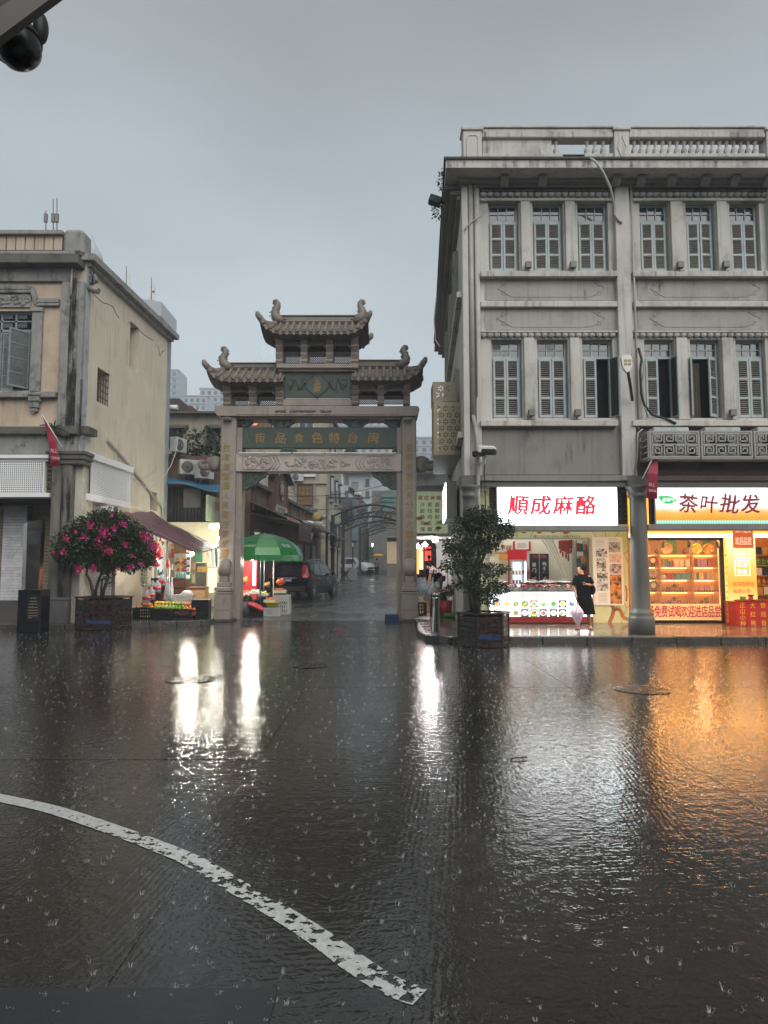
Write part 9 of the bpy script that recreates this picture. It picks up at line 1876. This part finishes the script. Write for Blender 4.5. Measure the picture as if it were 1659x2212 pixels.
T=thing('alley_canopy','grey-white metal canopy box over the menu board','canopy',P(930,1050,24));q=R(888,1016,983,1048,23.7);mb=MB();mb.box(q[0],q[1],23.7,26.5,q[2],q[3],.02);mb.build('box',mat('canopy_metal','#c6c6c3',.4,.2,dirt='#66645f',dirt_amt=.4),T);q=R(888,1015,938,1023,23.6);mb=MB();mb.box(q[0],q[1],23.55,23.69,q[2],q[3],.01);mb.build('white_strip',M_WHITE,T);mb=MB();q2=R(888,1049,975,1061,24.0);mb.box(q2[0],q2[1],24.0,24.1,q2[2],q2[3]);mb.build('lower_flashing',M_CASE,T)
a=P(984,1080,20.0);T=thing('side_sign','white glowing sign box seen edge-on along the arcade building side','sign',sidepos(3.2,.3,3.0));t0,t1=2.1,4.6;z0,z1=P(990,1122,19.5).z,P(990,1050,19.5).z;mb=MB();mb.fbox(sidepos((t0+t1)/2,.22,(z0+z1)/2),SD,X_,(t1-t0)/2,.14,(z1-z0)/2+.04);mb.build('case',M_CASE,T);mb=MB();mb.fbox(sidepos((t0+t1)/2,.375,(z0+z1)/2),SD,X_,(t1-t0)/2-.04,.012,(z1-z0)/2);mb.build('lit_panel',M_LITW,T);text('順成麻酪',M_LRED,T,sidepos(t1-.2,.39,z0+.35),-SD,Z_,.42,pitch=.52,bold=3)
AL=thing('alley_shops','narrow lit alley of stalls and red signs behind the menu board','shop',(1.9,33,.2));zA=road_z(33)
mb=MB();mb.poly([(1.9,23.9,0),(2.6,36,0),(2.6,36,3.6),(1.9,23.9,3.6)])if False else None
for x0,x1,y0,y1,Y,m,nm in((888,1000,1150,1235,37,mat('alley_dark','#2b1a18',.7),'back_wall'),(906,914,1180,1230,36.5,glow('alley_yellow',(1,.7,.3),1.5),'lit_sign'),(918,931,1168,1212,36.0,glow('alley_red',(.85,.06,.05),1.6),'lit_sign'),(897,905,1175,1240,35.8,glow('alley_orange',(1,.45,.12),1.2),'lit_sign')):
 q=R(x0,y0,x1,y1,Y);mb=MB();mb.box(q[0],q[1],Y,Y+.1,q[2]-(.3 if nm=='back_wall' else 0),q[3]+(.5 if nm=='back_wall' else 0));mb.build(nm,m,AL)
lbl('沙茶面',921.5,1179,7,36,M_WHITE,AL,9.5,vertical=True,bold=1);q=R(943,1150,975,1240,28.5);mb=MB();mb.box(q[0],q[1]+.6,28.5,28.7,.2,q[3]+.3);mb.build('white_partition',M_WHITE,AL);mb=MB();mb.box(P(888,1150,24.4).x,P(990,1150,24.4).x,24.3,36,P(930,1158,24.4).z,P(930,1156,24.4).z);mb.build('alley_ceiling',mat('alley_ceiling','#8f8a86',.6),AL)
for i,(x,y,Y)in enumerate(((918,1177,27),(940,1168,25.5),(917,1165,31),(901,1180,25.2))):p=P(x,y,Y);t_=thing('alley_lamp',f'round white alley ceiling lamp, {["below the menu board middle", "nearest the shop wall", "deepest in the alley", "beside the gate pillar"][i]}','lamp',p,group='lamps in the menu alley');mb=MB();mb.ell((0,0,0),.11,.11,.07,12,7);mb.build('globe',glow('alley_lamp',(1,.95,1),22),t_,True);mb=MB();mb.lathe([(.05,.06),(.05,.14)],n=10);mb.build('fitting',M_WHITE,t_,True)
lamp('alley_light',(1.7,26,2.6),60,(1,.95,.97),.1)
T=crate(P(905,1310,22.9).x,22.9,.16,.42,.4,.42,M_CRT,'black crate with a white bag beside the shop-side pillar');mb=MB();mb.lathe([(.15,0),(.12,.08),(.03,.16)],(P(905,1310,22.9).x,22.9,.59),9,sm=False);mb.build('white_bag',M_BAG,label='crumpled white bag lying on the black crate',cat='bag')
q=[G(922,1318,.16),G(988,1318,.16),G(1000,1334,.16),G(945,1335,.16)];mb=MB();mb.prism([Vector((v.x,v.y,.152))for v in q],(0,0,.012));mb.build('grass_mat',mat('green_turf_mat','#23401c',.8,var=.3,scale=30),label='dark green turf mat on the wet alley floor',cat='mat')
p=P(972,1290,22.6);T=thing('alley_counter','small stall counter with red bucket and pots behind the bollard','counter',(p.x,22.8,.155));mb=MB();mb.box(-.45,.5,-.3,.3,.68,.74,.01);mb.build('top',M_GREYM,T,True)
for x in(-.42,.45):
 for y in(-.26,.26):mb=MB();mb.box(x-.02,x+.02,y-.02,y+.02,0,.68);mb.build('leg',M_GREYM,T,True)
p=P(962,1300,22.4);mb=MB();mb.lathe([(.17,0),(.22,.5),(.2,.5),(.16,.02)],(p.x,22.3,.16),18);mb.build('red_bucket',M_REDC,label='red plastic bucket under the alley stall counter',cat='bucket');mb=MB();mb.lathe([(.1,0),(.13,.3),(.11,.3)],(P(920,1300,22.6).x+.25,22.4,.16),14);mb.build('purple_stool',mat('purple_plastic','#7b5a8c',.4),label='purple plastic stool beside the seated person',cat='stool');mb=MB();mb.lathe([(.25,0),(.28,.12),(.26,.12),(.2,.02)],(P(975,1320,21.9).x,21.9,.165),18);mb.build('green_basin',mat('green_plastic','#4f7f2a',.4),label='shallow green basin on the turf mat',cat='basin')
# ------------------------------------------------------------------ people
M_SKIN=mat('skin','#9c6e55',.5,var=.06);M_HAIR=mat('black_hair','#0d0a09',.6,var=.2,spec=.1);M_BLKC=mat('black_cloth','#09090a',.9,var=.15,scale=10,spec=.05);M_TEE=mat('white_tee','#c4c2c0',.8);M_JEAN=mat('dark_trousers','#20222b',.85)
def plaid_mat():
 t=NT('plaid_cloth');s=t.n('ShaderNodeSeparateXYZ');t.l(t.P(),s.inputs[0])
 w=lambda o,f:t.ramp(t.math('SINE',t.math('MULTIPLY',s.outputs[o],f)),.2,.6)
 c=t.mix(w('X',60),lin('#b9a9ad'),lin('#7a4a62'));c=t.mix(t.math('MULTIPLY',w('Z',60),.6),c,lin('#33355a'));t.bsdf(c,.85);return t.m
M_PLAID=plaid_mat()
def skin_mesh(name,J,bones,m,grow=1.0,add=0.0,root=None,sub=2):
 ks=[k for k in J if any(k in b for b in bones)];ix={k:i for i,k in enumerate(ks)}
 me=bpy.data.meshes.new(name);me.from_pydata([tuple(J[k][0])for k in ks],[(ix[a],ix[b])for a,b in bones],[]);ob=bpy.data.objects.new(name,me);COL.objects.link(ob)
 ob.modifiers.new('skin','SKIN');sd_=ob.modifiers.new('sub','SUBSURF');sd_.levels=sub;sd_.render_levels=sub
 for k in ks:
  r=J[k][1];r=r if isinstance(r,tuple)else(r,r);me.skin_vertices[0].data[ix[k]].radius=(r[0]*grow+add,r[1]*grow+add);me.skin_vertices[0].data[ix[k]].use_root=(k==(root or ks[0]))
 bpy.context.view_layer.update();ev=ob.evaluated_get(bpy.context.evaluated_depsgraph_get());out=bpy.data.meshes.new_from_object(ev);out.name=name
 bpy.data.objects.remove(ob);bpy.data.meshes.remove(me);out.materials.clear();out.materials.append(m)
 out.polygons.foreach_set('use_smooth',[True]*len(out.polygons));return out
def hand(J,bones,w,tip,side,key):
 """five bent fingers growing from the palm"""
 d=(Vector(tip)-Vector(w)).normalized();u,v=orth(d);J[key]=(Vector(w)+d*.05,(.034,.018));bones.append((key[:1]+'wr' if False else J['_w'+key],key))
 for i in range(4):
  o=(i-1.5)*.02;a,b,c=f'{key}{i}a',f'{key}{i}b',f'{key}{i}c';L=(.05,.06,.056,.045)[i]
  J[a]=(Vector(w)+d*.085+u*o,.0095);J[b]=(Vector(w)+d*(.085+L*.6)+u*o*1.15+v*.012*side,.0085);J[c]=(Vector(w)+d*(.085+L*.8)+u*o*1.1+v*.035*side,.0075);bones+=[(key,a),(a,b),(b,c)]
 J[key+'t']=(Vector(w)+d*.055+u*.045,.0105);J[key+'u']=(Vector(w)+d*.085+u*.055+v*.02*side,.0085);bones+=[(key,key+'t'),(key+'t',key+'u')]
def make_person(lab,pts,face,shirt,trousers,loc,hair_long=0,hands=True,cat='person',short_sleeve=True,dress=None,sub=2):
 """pts: world joints; face: direction the head looks"""
 T=thing('person',lab,cat,loc);f=Vector(face).normalized();J={};hc=Vector(pts['head'])
 R_={'pelvis':(.14,.10),'waist':(.125,.09),'chest':(.145,.10),'neckb':(.06,.055),'sl':.055,'sr':.055,'el':.04,'er':.04,'wl':.027,'wr':.027,'hl':.085,'hr':.085,'kl':.058,'kr':.058,'al':.036,'ar':.036,'tl':.03,'tr':.03}
 for k,r in R_.items():J[k]=(Vector(pts[k]),r)
 J['jaw']=(hc-Vector((0,0,.055))+f*.018,.062);J['head']=(hc+Vector((0,0,.015)),.082);J['crown']=(hc+Vector((0,0,.085))-f*.012,.06);J['nose']=(hc-Vector((0,0,.02))+f*.098,.012);J['chin']=(hc-Vector((0,0,.09))+f*.055,.026)
 bones=[('pelvis','waist'),('waist','chest'),('chest','neckb'),('neckb','jaw'),('jaw','head'),('head','crown'),('head','nose'),('jaw','chin'),('chest','sl'),('sl','el'),('el','wl'),('chest','sr'),('sr','er'),('er','wr'),('pelvis','hl'),('hl','kl'),('kl','al'),('al','tl'),('pelvis','hr'),('hr','kr'),('kr','ar'),('ar','tr')]
 if hands:
  for s,k in(('wl','ha'),('wr','hb')):J['_w'+k]=s;hand(J,bones,J[s][0],pts['f'+s[1]],1,k)
  J={k:v for k,v in J.items()if not k.startswith('_')}
 body=put('body',skin_mesh('body',J,bones,M_SKIN,root='pelvis',sub=sub),T)
 if dress is None:
  sb=[('pelvis','waist'),('waist','chest'),('chest','sl'),('chest','sr')];J2=dict(J);J2['pelvis']=(J['pelvis'][0],(.15,.11))
  for s in 'lr':m_=J['s'+s][0].lerp(J['e'+s][0],.75 if short_sleeve else 1.0);J2['m'+s]=(m_,.06);sb.append(('s'+s,'m'+s))
  J2['nk']=(J['chest'][0].lerp(J['neckb'][0],.8),(.085,.075));sb.append(('chest','nk'));put('shirt',skin_mesh('shirt',J2,sb,shirt,1.06,.014,'waist',sub),body)
  tb=[('pelvis','hl'),('hl','kl'),('kl','al'),('pelvis','hr'),('hr','kr'),('kr','ar')];put('trousers',skin_mesh('trousers',J,tb,trousers,1.08,.015,'pelvis',sub),body)
 mb=MB();h0=hc+Vector((0,0,.03))-f*.022;mb.ell(h0+Vector((0,0,.02)),.098,.102,.105,16,10)
 if hair_long:mb.tube([h0+Vector((0,0,.05))-f*.06,h0-f*.1-Vector((0,0,.06)),h0-f*.11-Vector((0,0,.06+hair_long*.5)),h0-f*.1-Vector((0,0,.06+hair_long))],[.07,.085,.075,.03],10)
 # open the face side
 keep=[];vs=[Vector(v)for v in mb.v]
 for i,fc in enumerate(mb.f):
  c=sum((vs[k]for k in fc),Vector())/len(fc)-hc
  if c.dot(f)>.045 and c.z<.065:continue
  keep.append(fc)
 mb.f=keep;mb.mi=[0]*len(keep);mb.smooth=set(range(len(keep)));mb.build('hair',M_HAIR,body)
 r_=f.cross(Z_).normalized()
 for s in(-1,1):mb=MB();mb.ell(hc+f*.083+r_*s*.033+Vector((0,0,.005)),.013,.008,.008,8,5);mb.build('eye',M_INK,body)
 mb=MB();mb.ell(hc+f*.088-Vector((0,0,.055)),.022,.01,.008,8,5);mb.build('mouth',mat('lips','#7a3f3a',.5),body)
 return T,body,J
Yw=17.6;w=lambda x,y,d=0:P(x,y,Yw+d)
pts={'head':w(1253.5,1229,0),'neckb':w(1257.5,1243),'chest':w(1258.5,1253),'waist':w(1260,1270),'pelvis':w(1261,1286),'sl':w(1245.5,1247),'el':w(1241,1270,-.02),'wl':w(1243.5,1285,-.06),'fl':w(1245.5,1296,-.09),'sr':w(1272,1247),'er':w(1278.5,1264,.02),'wr':w(1268.5,1262.5,-.16),'fr':w(1262,1261,-.24),'hl':w(1254.5,1292),'kl':w(1251,1322,-.03),'al':w(1249.5,1350,0),'tl':w(1247,1355.5,-.13),'hr':w(1268,1292),'kr':w(1271,1322,-.03),'ar':w(1274.5,1350,0),'tr':w(1276.5,1355.5,-.13)}
for k in('al','ar'):pts[k].z=PZ+.075
for k in('tl','tr'):pts[k].z=PZ+.035
WM,body,J=make_person('woman in a black dress waiting under the arcade with a folded umbrella',pts,(-.85,-.5,-.02),None,None,(w(1261,1356).x,Yw,PZ),.0,dress=True)
mb=MB();n=20
def loft(mb,secs,n=20,fold=0.0):
 vs=[]
 for i,(c,rx,ry)in enumerate(secs):
  for k in range(n):a=2*pi*k/n;f=1+fold*(i/len(secs))*sin(a*5+i);vs.append(Vector(c)+Vector((rx*f*cos(a),ry*f*sin(a),0)))
 mb.add(vs,[(i*n+k,i*n+(k+1)%n,(i+1)*n+(k+1)%n,(i+1)*n+k)for i in range(len(secs)-1)for k in range(n)],True)
loft(mb,[(w(1257.5,1240.5),.085,.075),(w(1258,1243.5),.13,.09),(w(1258.5,1247),.185,.115),(w(1258.5,1256),.19,.13),(w(1259.5,1266),.175,.125),(w(1260.5,1275),.17,.125),(w(1261.5,1287),.195,.145),(w(1264,1302),.2,.15),(w(1266.5,1316),.195,.15),(w(1267.5,1327),.2,.16)],24,.09)
for a,b in(('sl','el'),('sr','er')):p,q_=pts[a],pts[b];mb.tube([p+Vector((.03 if a=='sl' else-.03,0,.015)),p.lerp(q_,.35),p.lerp(q_,.82)],[.075,.078,.082],12,cap=False)
mb.build('dress',M_BLKC,body);c=w(1258,1226,.03);mb=MB();mb.ell(w(1261,1226,.08),.07,.06,.06,12,7);mb.build('hair_bun',M_HAIR,body)
for s in 'lr':
 a,t=pts['a'+s],pts['t'+s];mb=MB();d=(t-a);d.z=0;d.normalize();mb.fbox((a+t)/2+Vector((0,0,PZ+.018-(a+t).z/2)),d,Vector((-d.y,d.x,0)),.125,.048,.016,.012);mb.build('sandal_sole',mat('sandal_sole','#4a3b30',.6),body);mb=MB();u=Vector((-d.y,d.x,0))
 for o in(.02,.07):mb.tube([(a+d*(.03+o))+u*.045*k-Vector((0,0,a.z-PZ-.03-.045*(1-abs(k))))for k in(-1,-.5,0,.5,1)],.012,6)
 mb.build('sandal_strap',mat('sandal_strap','#b9ab98',.5),body)
mb=MB();mb.fbox(pts['fr']+Vector((-.01,-.01,.02)),(1,.2,.15),(0,1,.4),.035,.06,.005,.003);mb.build('phone',M_INK,label='dark phone held in the waiting woman\'s raised hand',cat='phone')
mb=MB();c=w(1278.5,1274,.08);mb.ell(c,.1,.07,.13,14,9);T=thing('shoulder_bag','black bag hanging at the waiting woman\'s hip','bag',c);mb.build('bag',M_BLKC,T);mb=MB();mb.tube([c+Vector((0,0,.1)),w(1274,1258,.06),w(1270,1246,.03)],.012,6);mb.build('strap',M_BLKC,T)
T=thing('folded_umbrella','folded pale umbrella with purple flowers held by the waiting woman','umbrella',w(1248.5,1354,-.12));a,b=w(1245.5,1291,-.1),w(1248.5,1354,-.14);ax=(b-a);mb=MB();prof=[(.012,.22),(.03,.25),(.10,.42),(.125,.52),(.11,.62),(.07,.78),(.035,.92),(.012,.97)];vs=[];n=16;L=ax.length;dn=ax.normalized();u,v=orth(dn)
for r_,h_ in prof:vs+=[a+ax*h_+(u*cos(2*pi*k/n)+v*sin(2*pi*k/n))*r_*(1+(.28 if k%2 else-.22))for k in range(n)]
mb.add(vs,[(i*n+k,i*n+(k+1)%n,(i+1)*n+(k+1)%n,(i+1)*n+k)for i in range(len(prof)-1)for k in range(n)]);mb.build('canopy',mat('floral_cloth','#b3a3ae',.6,var=.1,scale=4,dirt='#5b3a66',dirt_amt=.95),T);mb=MB();mb.tube([a-dn*.06,b],.008,6);mb.tube([a-dn*.07,a+dn*.05],.016,8);mb.build('shaft',M_GREYM,T)
# seated person preparing food by the bollard
Yq=22.35;w2=lambda x,y,d=0:P(x,y,Yq+d);zs=.155
pts={'head':w2(949.5,1247.5),'neckb':w2(945,1257.5),'chest':w2(943,1263),'waist':w2(940,1275),'pelvis':w2(939,1286),'sl':w2(944,1260,-.16),'el':w2(947,1275,-.2),'wl':w2(958,1276,-.18),'fl':w2(965,1276,-.15),'sr':w2(944,1260,.16),'er':w2(949,1274,.18),'wr':w2(959,1275,.1),'fr':w2(966,1275,.05),'hl':w2(941,1288,-.1),'kl':w2(962,1289,-.12),'al':w2(960,1312,-.12),'tl':w2(968,1315,-.12),'hr':w2(941,1288,.1),'kr':w2(962,1289,.12),'ar':w2(960,1312,.12),'tr':w2(968,1315,.12)}
for k in('al','ar'):pts[k].z=zs+.07
for k in('tl','tr'):pts[k].z=zs+.035
make_person('seated person in a white tee with long black hair preparing food',pts,(.93,-.2,-.3),M_TEE,M_JEAN,(w2(939,1300).x,Yq,zs),.34);mb=MB();p=pts['pelvis'];mb.lathe([(.17,zs),(.14,p.z-.13),(.16,p.z-.12),(.16,p.z-.1)],(p.x,p.y,0),14);mb.build('plastic_stool',M_REDC,label='red stool under the seated person in the white tee',cat='stool')
p=w2(967,1277,-.05);T=thing('leaf_bundle','bundle of brown leaves in the seated person\'s hands','bundle',p);mb=MB();leaves(mb,p,.14,.12,.12,90,.12,rb,0,1,0);mb.build('foliage',[mat('dry_leaf','#6b5a33',.7,var=.3)],T)
# person bending in plaid
Ye=27.0;w3=lambda x,y,d=0:P(x,y,Ye+d);ze=road_z(Ye)+.1
pts={'head':w3(925.5,1222,-.05),'neckb':w3(932,1226),'chest':w3(937,1227.5),'waist':w3(946,1235),'pelvis':w3(952,1246),'sl':w3(932,1229,-.17),'el':w3(929.5,1244,-.2),'wl':w3(930,1257,-.2),'fl':w3(929,1264,-.2),'sr':w3(933,1229,.17),'er':w3(928,1243,.2),'wr':w3(925,1256,.15),'fr':w3(923,1263,.15),'hl':w3(952,1249,-.1),'kl':w3(949,1270,-.1),'al':w3(952,1290,-.1),'tl':w3(946,1293,-.12),'hr':w3(953,1249,.1),'kr':w3(951,1270,.1),'ar':w3(955,1290,.1),'tr':w3(949,1293,.1)}
for k in('al','ar'):pts[k].z=ze+.07
for k in('tl','tr'):pts[k].z=ze+.035
make_person('person in a plaid shirt bending over in the menu alley',pts,(-.75,-.3,-.6),M_PLAID,M_JEAN,(w3(951,1290).x,Ye,ze));mb=MB();mb.tube([pts['fl'],pts['fl']+Vector((-.25,-.1,-.55))],.012,6);mb.build('walking_stick',M_BROWNW,label='dark stick in the bending person\'s hand',cat='stick')
# vendors behind the counter
for i,(x,y,Y,sh_,fc,lab)in enumerate(((1153,1246,21.3,mat('pink_shirt','#b03a6e',.8),(.6,-.5,-.6),'vendor in a pink top bending behind the dessert counter'),(1178,1247,21.5,mat('grey_shirt','#3c3c44',.8),(-.2,-.8,-.55),'vendor with glasses bending behind the dessert counter'))):
 h=P(x,y,Y);fx=Vector(fc);fx.z=0;fx.normalize();s=fx.cross(Z_);o=lambda f,r_,z:h+fx*f+s*r_+Vector((0,0,z))
 pts={'head':h,'neckb':o(-.08,0,-.14),'chest':o(-.14,0,-.26),'waist':o(-.3,0,-.5),'pelvis':o(-.42,0,-.68),'sl':o(-.12,-.18,-.2),'el':o(.05,-.24,-.4),'wl':o(.22,-.12,-.33),'fl':o(.28,-.06,-.3),'sr':o(-.12,.18,-.2),'er':o(.05,.24,-.4),'wr':o(.22,.12,-.33),'fr':o(.28,.06,-.3),'hl':o(-.42,-.1,-.72),'hr':o(-.42,.1,-.72),'kl':o(-.36,-.11,-1.0),'kr':o(-.36,.11,-1.0),'al':o(-.42,-.11,-1.3),'ar':o(-.42,.11,-1.3),'tl':o(-.3,-.11,-1.33),'tr':o(-.3,.11,-1.33)}
 for k in('al','ar'):pts[k].z=PZ+.08
 for k in('tl','tr'):pts[k].z=PZ+.04
 for k in('kl','kr'):pts[k].z=PZ+.45
 make_person(lab,pts,fc,sh_,M_JEAN,(pts['pelvis'].x,pts['pelvis'].y,PZ),sub=1)
 # walkers with umbrellas
def open_umbrella(c,r,m,lab):
 T=thing('open_umbrella',lab,'umbrella',c,group='open umbrellas carried on the street');mb=MB();n=8
 pr=[(.02,.24),(.35,.21),(.7,.12),(1,-.04)]
 for k in range(n):
  for j in range(3):
   f=lambda kk,jj:Vector((r*pr[jj][0]*cos(2*pi*kk/n),r*pr[jj][0]*sin(2*pi*kk/n),r*1.2*pr[jj][1]));mb.poly([f(k,j),f(k+1,j),f(k+1,j+1),f(k,j+1)])
 mb.build('canopy',m,T,True);mb=MB();mb.tube([(0,0,r*.3),(0,0,-.6)],.01,6);mb.build('shaft',M_GREYM,T,True)
def walker(x,y_feet,Y,z,h,fc,shirt,trou,lab,umb,umb_lab):
 b=Vector((P(x,y_feet,Y).x,Y,z));fx=Vector(fc).normalized();s=fx.cross(Z_);k=h/1.65;o=lambda f,r_,zz:b+fx*f*k+s*r_*k+Vector((0,0,zz*k))
 pts={'head':o(.03,0,1.53),'neckb':o(0,0,1.38),'chest':o(0,0,1.25),'waist':o(0,0,1.02),'pelvis':o(0,0,.88),'sl':o(0,-.17,1.33),'el':o(.02,-.22,1.08),'wl':o(.08,-.2,.88),'fl':o(.1,-.2,.78),'sr':o(0,.17,1.33),'er':o(.1,.2,1.12),'wr':o(.22,.12,1.28),'fr':o(.24,.1,1.38),'hl':o(0,-.09,.84),'kl':o(.08,-.09,.46),'al':o(-.02,-.09,.08),'tl':o(.1,-.09,.035),'hr':o(0,.09,.84),'kr':o(.0,.09,.46),'ar':o(-.18,.09,.12),'tr':o(-.06,.09,.035)}
 make_person(lab,pts,fc,shirt,trou,b,hands=True,sub=1);open_umbrella(o(.24,.1,1.95),.52,umb,umb_lab)
walker(814,1249,62,road_z(62),1.62,(.1,1,0),mat('grey_top','#4b4d52',.8),M_BLKC,'pedestrian walking away under the yellow umbrella',mat('umbrella_yellow','#c9930f',.5),'yellow umbrella carried up the old street')
walker(916,1245,41,1.05,1.62,(-.2,1,0),M_BLKC,M_BLKC,'dark-clothed pedestrian under the black umbrella in the menu alley',mat('umbrella_black','#15181a',.5),'black umbrella in the menu alley');walker(927,1255,36,.85,1.5,(.1,1,0),mat('teal_top','#24383a',.8),M_BLKC,'pedestrian under the teal umbrella in the menu alley',mat('umbrella_teal','#2c4a48',.5),'dark teal umbrella in the menu alley')
# rain stains on the plaster of both buildings, wires over the old street
for i,(x0,y0,x1,y1,Y,lo)in enumerate(((1048,599,1333,648,YP-.0145,.53),(1048,665,1333,712,YP-.0145,.55),(1377,599,1668,648,YP-.0145,.54),(1377,665,1668,712,YP-.0145,.55),(1039,922,1371,1025,YP-.0225,.54),(1337,400,1366,1020,YF-.0025,.57),(1044,302,1191,336,16.2175,.5),(966,347,1700,361,15.8475,.49),(1044,284,1324,299,16.1375,.5),(1362,284,1652,299,16.1375,.5),(1042,586,1334,596,YF-.0425,.5),(1042,909,1334,919,YF-.0625,.52),(1370,586,1668,596,YF-.0425,.5))):
 q=R(x0,y0,x1,y1,Y);mb=MB();mb.poly([(q[0],Y,q[2]),(q[1],Y,q[2]),(q[1],Y,q[3]),(q[0],Y,q[3])]);mb.build('rain_stain',mould('rain_stain_%d'%i,.55,lo+.012),B)
for t0,t1,z0,z1,lo in((.3,4.2,4.6,6.6,.53),(.3,6.8,8.6,10.3,.57),(3.0,6.9,.2,1.6,.56)):mb=MB();mb.poly([sm_(t0,.006,z0),sm_(t1,.006,z0),sm_(t1,.006,z1),sm_(t0,.006,z1)]);mb.build('rain_stain',mould('side_stain_%d'%(lo*100),.45,lo+.01),LB)
for i,(a,b,Ya,Yb)in enumerate((((520,1060),(856,1040),33,36),((515,1090),(860,1075),38,40),((600,1050),(740,1078),44,60),((365,960),(478,985),28,30),((705,1072),(856,1050),43,50))):
 A,Bb=P(*a,Ya),P(*b,Yb);mb=MB();mb.tube([A.lerp(Bb,f/8)-Vector((0,0,.5*4*(f/8)*(1-f/8)))for f in range(9)],.016,5);mb.build('overhead_wire',M_CABLE,label='thin black overhead wire '+['crossing nearest behind the carved beam','sagging over the black car','running along the beige house','over the planted terrace','from the camera mast to the shop side'][i],cat='wire',group='overhead wires of the old street')
 # houses across the square, behind the viewer: they show only as reflections
for i,(x0,x1,y,h,c)in enumerate(((-34,-12,-15,8.5,M_GREYB),(-11.5,9,-17,9.5,M_OLDB),(9.5,34,-15.5,8,M_GREYB))):
 T=thing('facing_house',['grey terrace house across the square behind the viewer','beige terrace house straight across the square','grey terrace house across from the tea shop'][i],'house',((x0+x1)/2,y-3,0),group='houses across the square');mb=MB();mb.box(x0,x1,y-6,y,-.5,h,.05);mb.build('wall',c,T);mb=MB();mb.box(x0-.3,x1+.3,y-6.2,y+.5,h+.01,h+.35);mb.build('cornice',M_LGREY,T)
 for r_ in range(2):
  for k in range(6):x=x0+(x1-x0)*(k+.5)/6;mb=MB();mb.box(x-.6,x+.6,y+.002,y+.06,.4+3.3*r_,2.4+3.3*r_);mb.build('window',M_PANE if r_ else M_DARK,T)
  # ------------------------------------------------------------------ litter, splashes and rain haze
for i,(x,y)in enumerate(((302,1357),(576,1513),(574,1354),(618,1360),(302,1555),(585,1350))):p=G(x,y);mb=MB();mb.add([(0,0,.002),(.03,.012,.012),(.055,.0,.004),(.03,-.014,.01)],[(0,1,2,3)]);mb.build('fallen_petal',M_PETAL[i%2],label='fallen pink petal on the wet road, '+['by the bush planter','out on the open road','at the kerb before the fruit','near the gate foot','far from the bush on the road','beside the kerb edge'][i],cat='petal',group='fallen petals',loc=(p.x,p.y,.002),rot=(0,0,i*1.3))
p=G(732,1360);mb=MB();mb.box(-.16,.16,-.04,.04,.004,.012,.003);mb.build('red_scrap',M_REDC,label='red scrap of plastic on the road before the gate',cat='litter',loc=(p.x,p.y,0),rot=(0,0,.3))
p=G(1125,1642);mb=MB();mb.tube([(-.09,0,.01),(-.02,.02,.018),(.07,.05,.012)],.006,5);mb.tube([(-.02,.02,.018),(.03,-.01,.01)],.004,5);mb.build('twig',M_BARK,label='small dark twig lying on the shiny road',cat='twig',loc=(p.x,p.y,0))
rs=random.Random(77);mb=MB()
for i in range(6500):
 Y=2.2+19.5*rs.random()**.8;x=rs.uniform(-.62,.62)*Y
 if x>.7 and Y>15.5:continue
 z=0.0;h=.004+.018*rs.random()**1.7*(1.15 if Y>9 else 1);r=h*rs.uniform(.4,.9)
 for k in range(rs.randrange(4,9)):
  a=rs.uniform(0,6.28);d=Vector((cos(a),sin(a),0));b0=Vector((x,Y,z+.001))+d*r*.5;t=Vector((x,Y,z))+d*r*rs.uniform(.8,1.7)+Vector((0,0,h*rs.uniform(.6,1.2)));s=Vector((-d.y,d.x,0))*.0016;s2=Vector((.0011,0,0))
  s2=s2*min(1,h/.014);mb.add([b0-s2*1.3,b0+s2*1.3,t+s2*.5,t-s2*.5],[(0,1,2,3)])
 for k in range(2):c=Vector((x+rs.uniform(-.02,.02),Y,z+h*rs.uniform(.8,1.6)));e=.002;mb.add([c+Vector((e,0,0)),c+Vector((-e,0,0)),c+Vector((0,e,0)),c+Vector((0,0,e)),c+Vector((0,0,-e))],[(0,2,3),(2,1,3),(0,4,2),(2,4,1),(0,3,1,4)])
t=NT('splash_water');bs=t.bsdf((.75,.78,.8),.15,0,None,**{'Specular IOR Level':.8});bs.inputs['Alpha'].default_value=.38
mb.build('rain_splashes',t.m,label='rain splashes jumping off the wet road',cat='splash',kind='stuff')
mb=MB();mb.box(-110,110,-24,360,-2.0,92)
t=NT('rain_haze');v=t.n('ShaderNodeVolumePrincipled');v.inputs['Color'].default_value=(.86,.93,1.0,1);v.inputs['Density'].default_value=.0019;v.inputs['Anisotropy'].default_value=0.0;t.l(v.outputs[0],t.out.inputs[1])
mb.build('haze',t.m,label='pale rain haze filling the square and street',cat='haze',kind='stuff')
